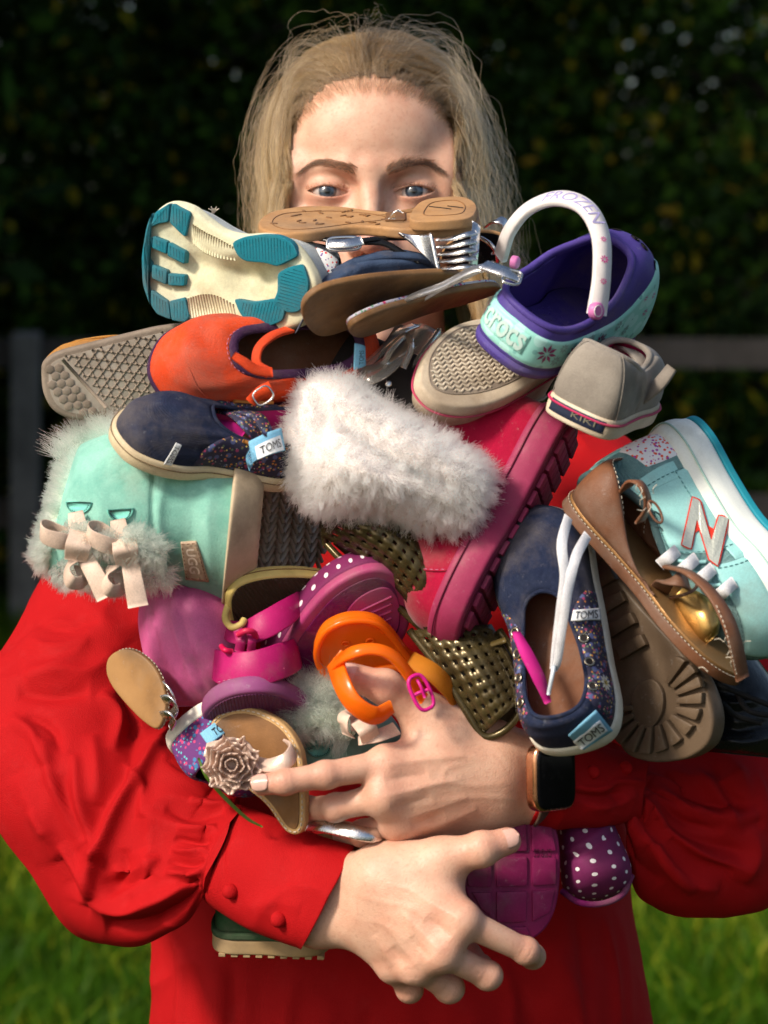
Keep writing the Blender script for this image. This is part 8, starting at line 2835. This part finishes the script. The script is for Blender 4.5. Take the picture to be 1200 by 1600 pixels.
fnm = lambda a, b: t.wld(np.column_stack([trace(t, [(862 - 28 * x, 1326 + 0 * y + 14 * y) for x, y in zip(np.ravel(a), np.ravel(b))], -2.1), np.full(np.size(a), -2.1)]))
v, f = text_on(fnm, 'crocs', (0, 1, 0, 1))
t.part('lettering', (v, f), mat('dark_magenta_emboss', srgb(84, 14, 50), rough=.5), 'w', parent=so_, smooth=False)
i0 = int(np.argmin(P[:, 0])); o2 = np.roll(P, -i0, 0)
if o2[10, 1] < o2[0, 1]: o2 = np.roll(o2[::-1], 1, 0)
rim = rim_loop([(8, 0, 34), (10, 12, 34), (18, 18, 33), (30, 20, 32), (40, 18, 34), (50, 14, 35), (56, 10, 36), (60, 5, 36), (62, 0, 36)], 80)
t.part('shell', Surf(inset2(o2, 1), 12, rim + [0, o2[:, 1].mean(), 0], .7, .45, 3).mesh(), [MSOL, DARKIN], solid=2)

# spotted toe by her cuff
DOT2 = dot_mat('white_dots_on_purple', srgb(116, 18, 84), srgb(232, 226, 228), 9.0, 13, .15, asp=1.0)
t = Thing('shoe', 'purple canvas shoe toe with white dots under her right cuff', 'shoe', C(930, 1400, 1.50), group=GRP)
secs = [(868, 1268, 1.51, 950, 1262, 1.51, .02, .03), (868, 1290, 1.50, 958, 1285, 1.50, .028, .035), (872, 1325, 1.495, 972, 1318, 1.495, .034, .035), (876, 1360, 1.49, 985, 1352, 1.49, .034, .035), (880, 1388, 1.49, 984, 1378, 1.49, .028, .03), (896, 1404, 1.49, 966, 1398, 1.49, .014, .02), (915, 1409, 1.492, 945, 1408, 1.492, .004, .006)]
bo3, V31, F31 = blob(t, 'upper', secs, DOT2, 60, 60, 2.3, [([(875, 1345), (915, 1330), (960, 1295)], 4, -2.6), ([(880, 1335), (915, 1318), (950, 1290)], 6, 2)])
tube_px(t, 'welt', [(878, 1392, 1.478), (905, 1410, 1.470), (940, 1412, 1.468), (972, 1398, 1.472), (987, 1368, 1.482)], 2.0, PLUMC, 30)

# green boot peeping out under her left cuff
t = shoe_thing('boot', 'green suede boot with a tan lugged sole under her left cuff', 'boot', (332, 1470, 1.525), (520, 1476, 1.525), (.02, .97, .22), 85, GRP)
O = outline(85, 1.0, 0, 80, hw=[0, .2, .28, .28, .28, .3, .28, .19, 0])
GRN = mat('green_suede', srgb(44, 84, 52), srgb(34, 66, 42), rough=.95, bump='noise', bscale=800, bumps=.3)
so_ = t.part('sole', plate(O, 0, 11, 1.5), mat('tan_lug_sole', srgb(190, 160, 118), srgb(166, 136, 96), rough=.7, mott=.7, mscale=40), auto=50)
for k in range(9):
    for sg in (-1, 1):
        q = np.array([[6 + k * 8.6, sg * 23], [11 + k * 8.6, sg * 23], [11 + k * 8.6, sg * 10], [6 + k * 8.6, sg * 10]])
        t.part('lug', plate(resample(q, 16, True), -2.2, .5, .5, steps=1), MATS['tan_lug_sole'], parent=so_, auto=40)
t.part('welt', plate(inset2(O, -1.0), 11, 16, 1.5), GRN)
rim = rim_loop([(6, 0, 48), (8, 12, 48), (18, 19, 48), (30, 20, 48), (40, 18, 48), (48, 14, 48), (54, 9, 48), (57, 5, 48), (58, 0, 48)], 80)
t.part('upper', Surf(inset2(O, 2), 15, rim, .65, .4, -6, 1).mesh(), [GRN, DARKIN], solid=2)

# watch on her left wrist
t = Thing('watch', 'smart watch with a dark screen and rose gold case on her wrist', 'watch', C(858, 1210, 1.44))
RGOLD = mat('rose_gold', srgb(206, 150, 116), rough=.25, metal=1.0, mott=.2)
SCR = mat('watch_glass', (.003, .003, .004), rough=.12, spec=.15, mott=.1, roughvar=.02)
BND = mat('watch_band', srgb(70, 44, 30), srgb(54, 34, 24), rough=.5, bump='leather', bscale=600, bumps=.2)
o_ = C(862, 1214, 1.427)
zx = unit(D3(.62, 0, .78)); yy_ = unit(D3(-.02, 1, 0)); yy_ = unit(yy_ - zx * yy_.dot(zx)); xx = np.cross(yy_, zx)
def sq(w, h, e=5, n=40):
    a = np.linspace(0, 6.2832, n, endpoint=False)
    return np.column_stack([np.sign(np.cos(a)) * np.abs(np.cos(a)) ** (2 / e) * w, np.sign(np.sin(a)) * np.abs(np.sin(a)) ** (2 / e) * h])
def toW(vf): return (o_ + .001 * (vf[0][:, :1] * xx + vf[0][:, 1:2] * yy_ + vf[0][:, 2:3] * zx), vf[1])
cs = t.part('case', toW(plate(sq(16.5, 20), -6, 4.2, 2.6)), RGOLD, 'w')
t.part('screen', toW(plate(sq(15.2, 18.6), 2.5, 5.2, 1.6)), SCR, 'w', parent=cs)
pw = resample(np.array([C(846, 1146, 1.470), C(856, 1158, 1.452), C(862, 1172, 1.438)]), 10)
for q in ([(848, 1140, 1.462), (856, 1152, 1.446), (862, 1170, 1.436)], [(862, 1255, 1.436), (856, 1272, 1.445), (848, 1284, 1.462)]):
    rib_px(t, 'band', q, 17, 2.2, [(.5, .8, .4), (.6, .5, .6), (.62, .1, .78)] if q[0][1] < 1200 else [(.62, -.1, .78), (.6, -.5, .6), (.5, -.8, .4)], BND, 12)

# blade of grass on her sleeve
t = Thing('grass_blade', 'single green grass blade lying across her left sleeve below the rosette', 'grass', C(360, 1240, 1.44))
rib_px(t, 'blade', [(310, 1184, 1.432), (322, 1212, 1.430), (350, 1245, 1.436), (385, 1278, 1.444), (410, 1292, 1.447)], [1.4, 2.2, 2.4, 2.0, 1.0], .4, (-.3, .3, .9), mat('fresh_blade', (0.07, 0.14, 0.015), rough=.5), 24)
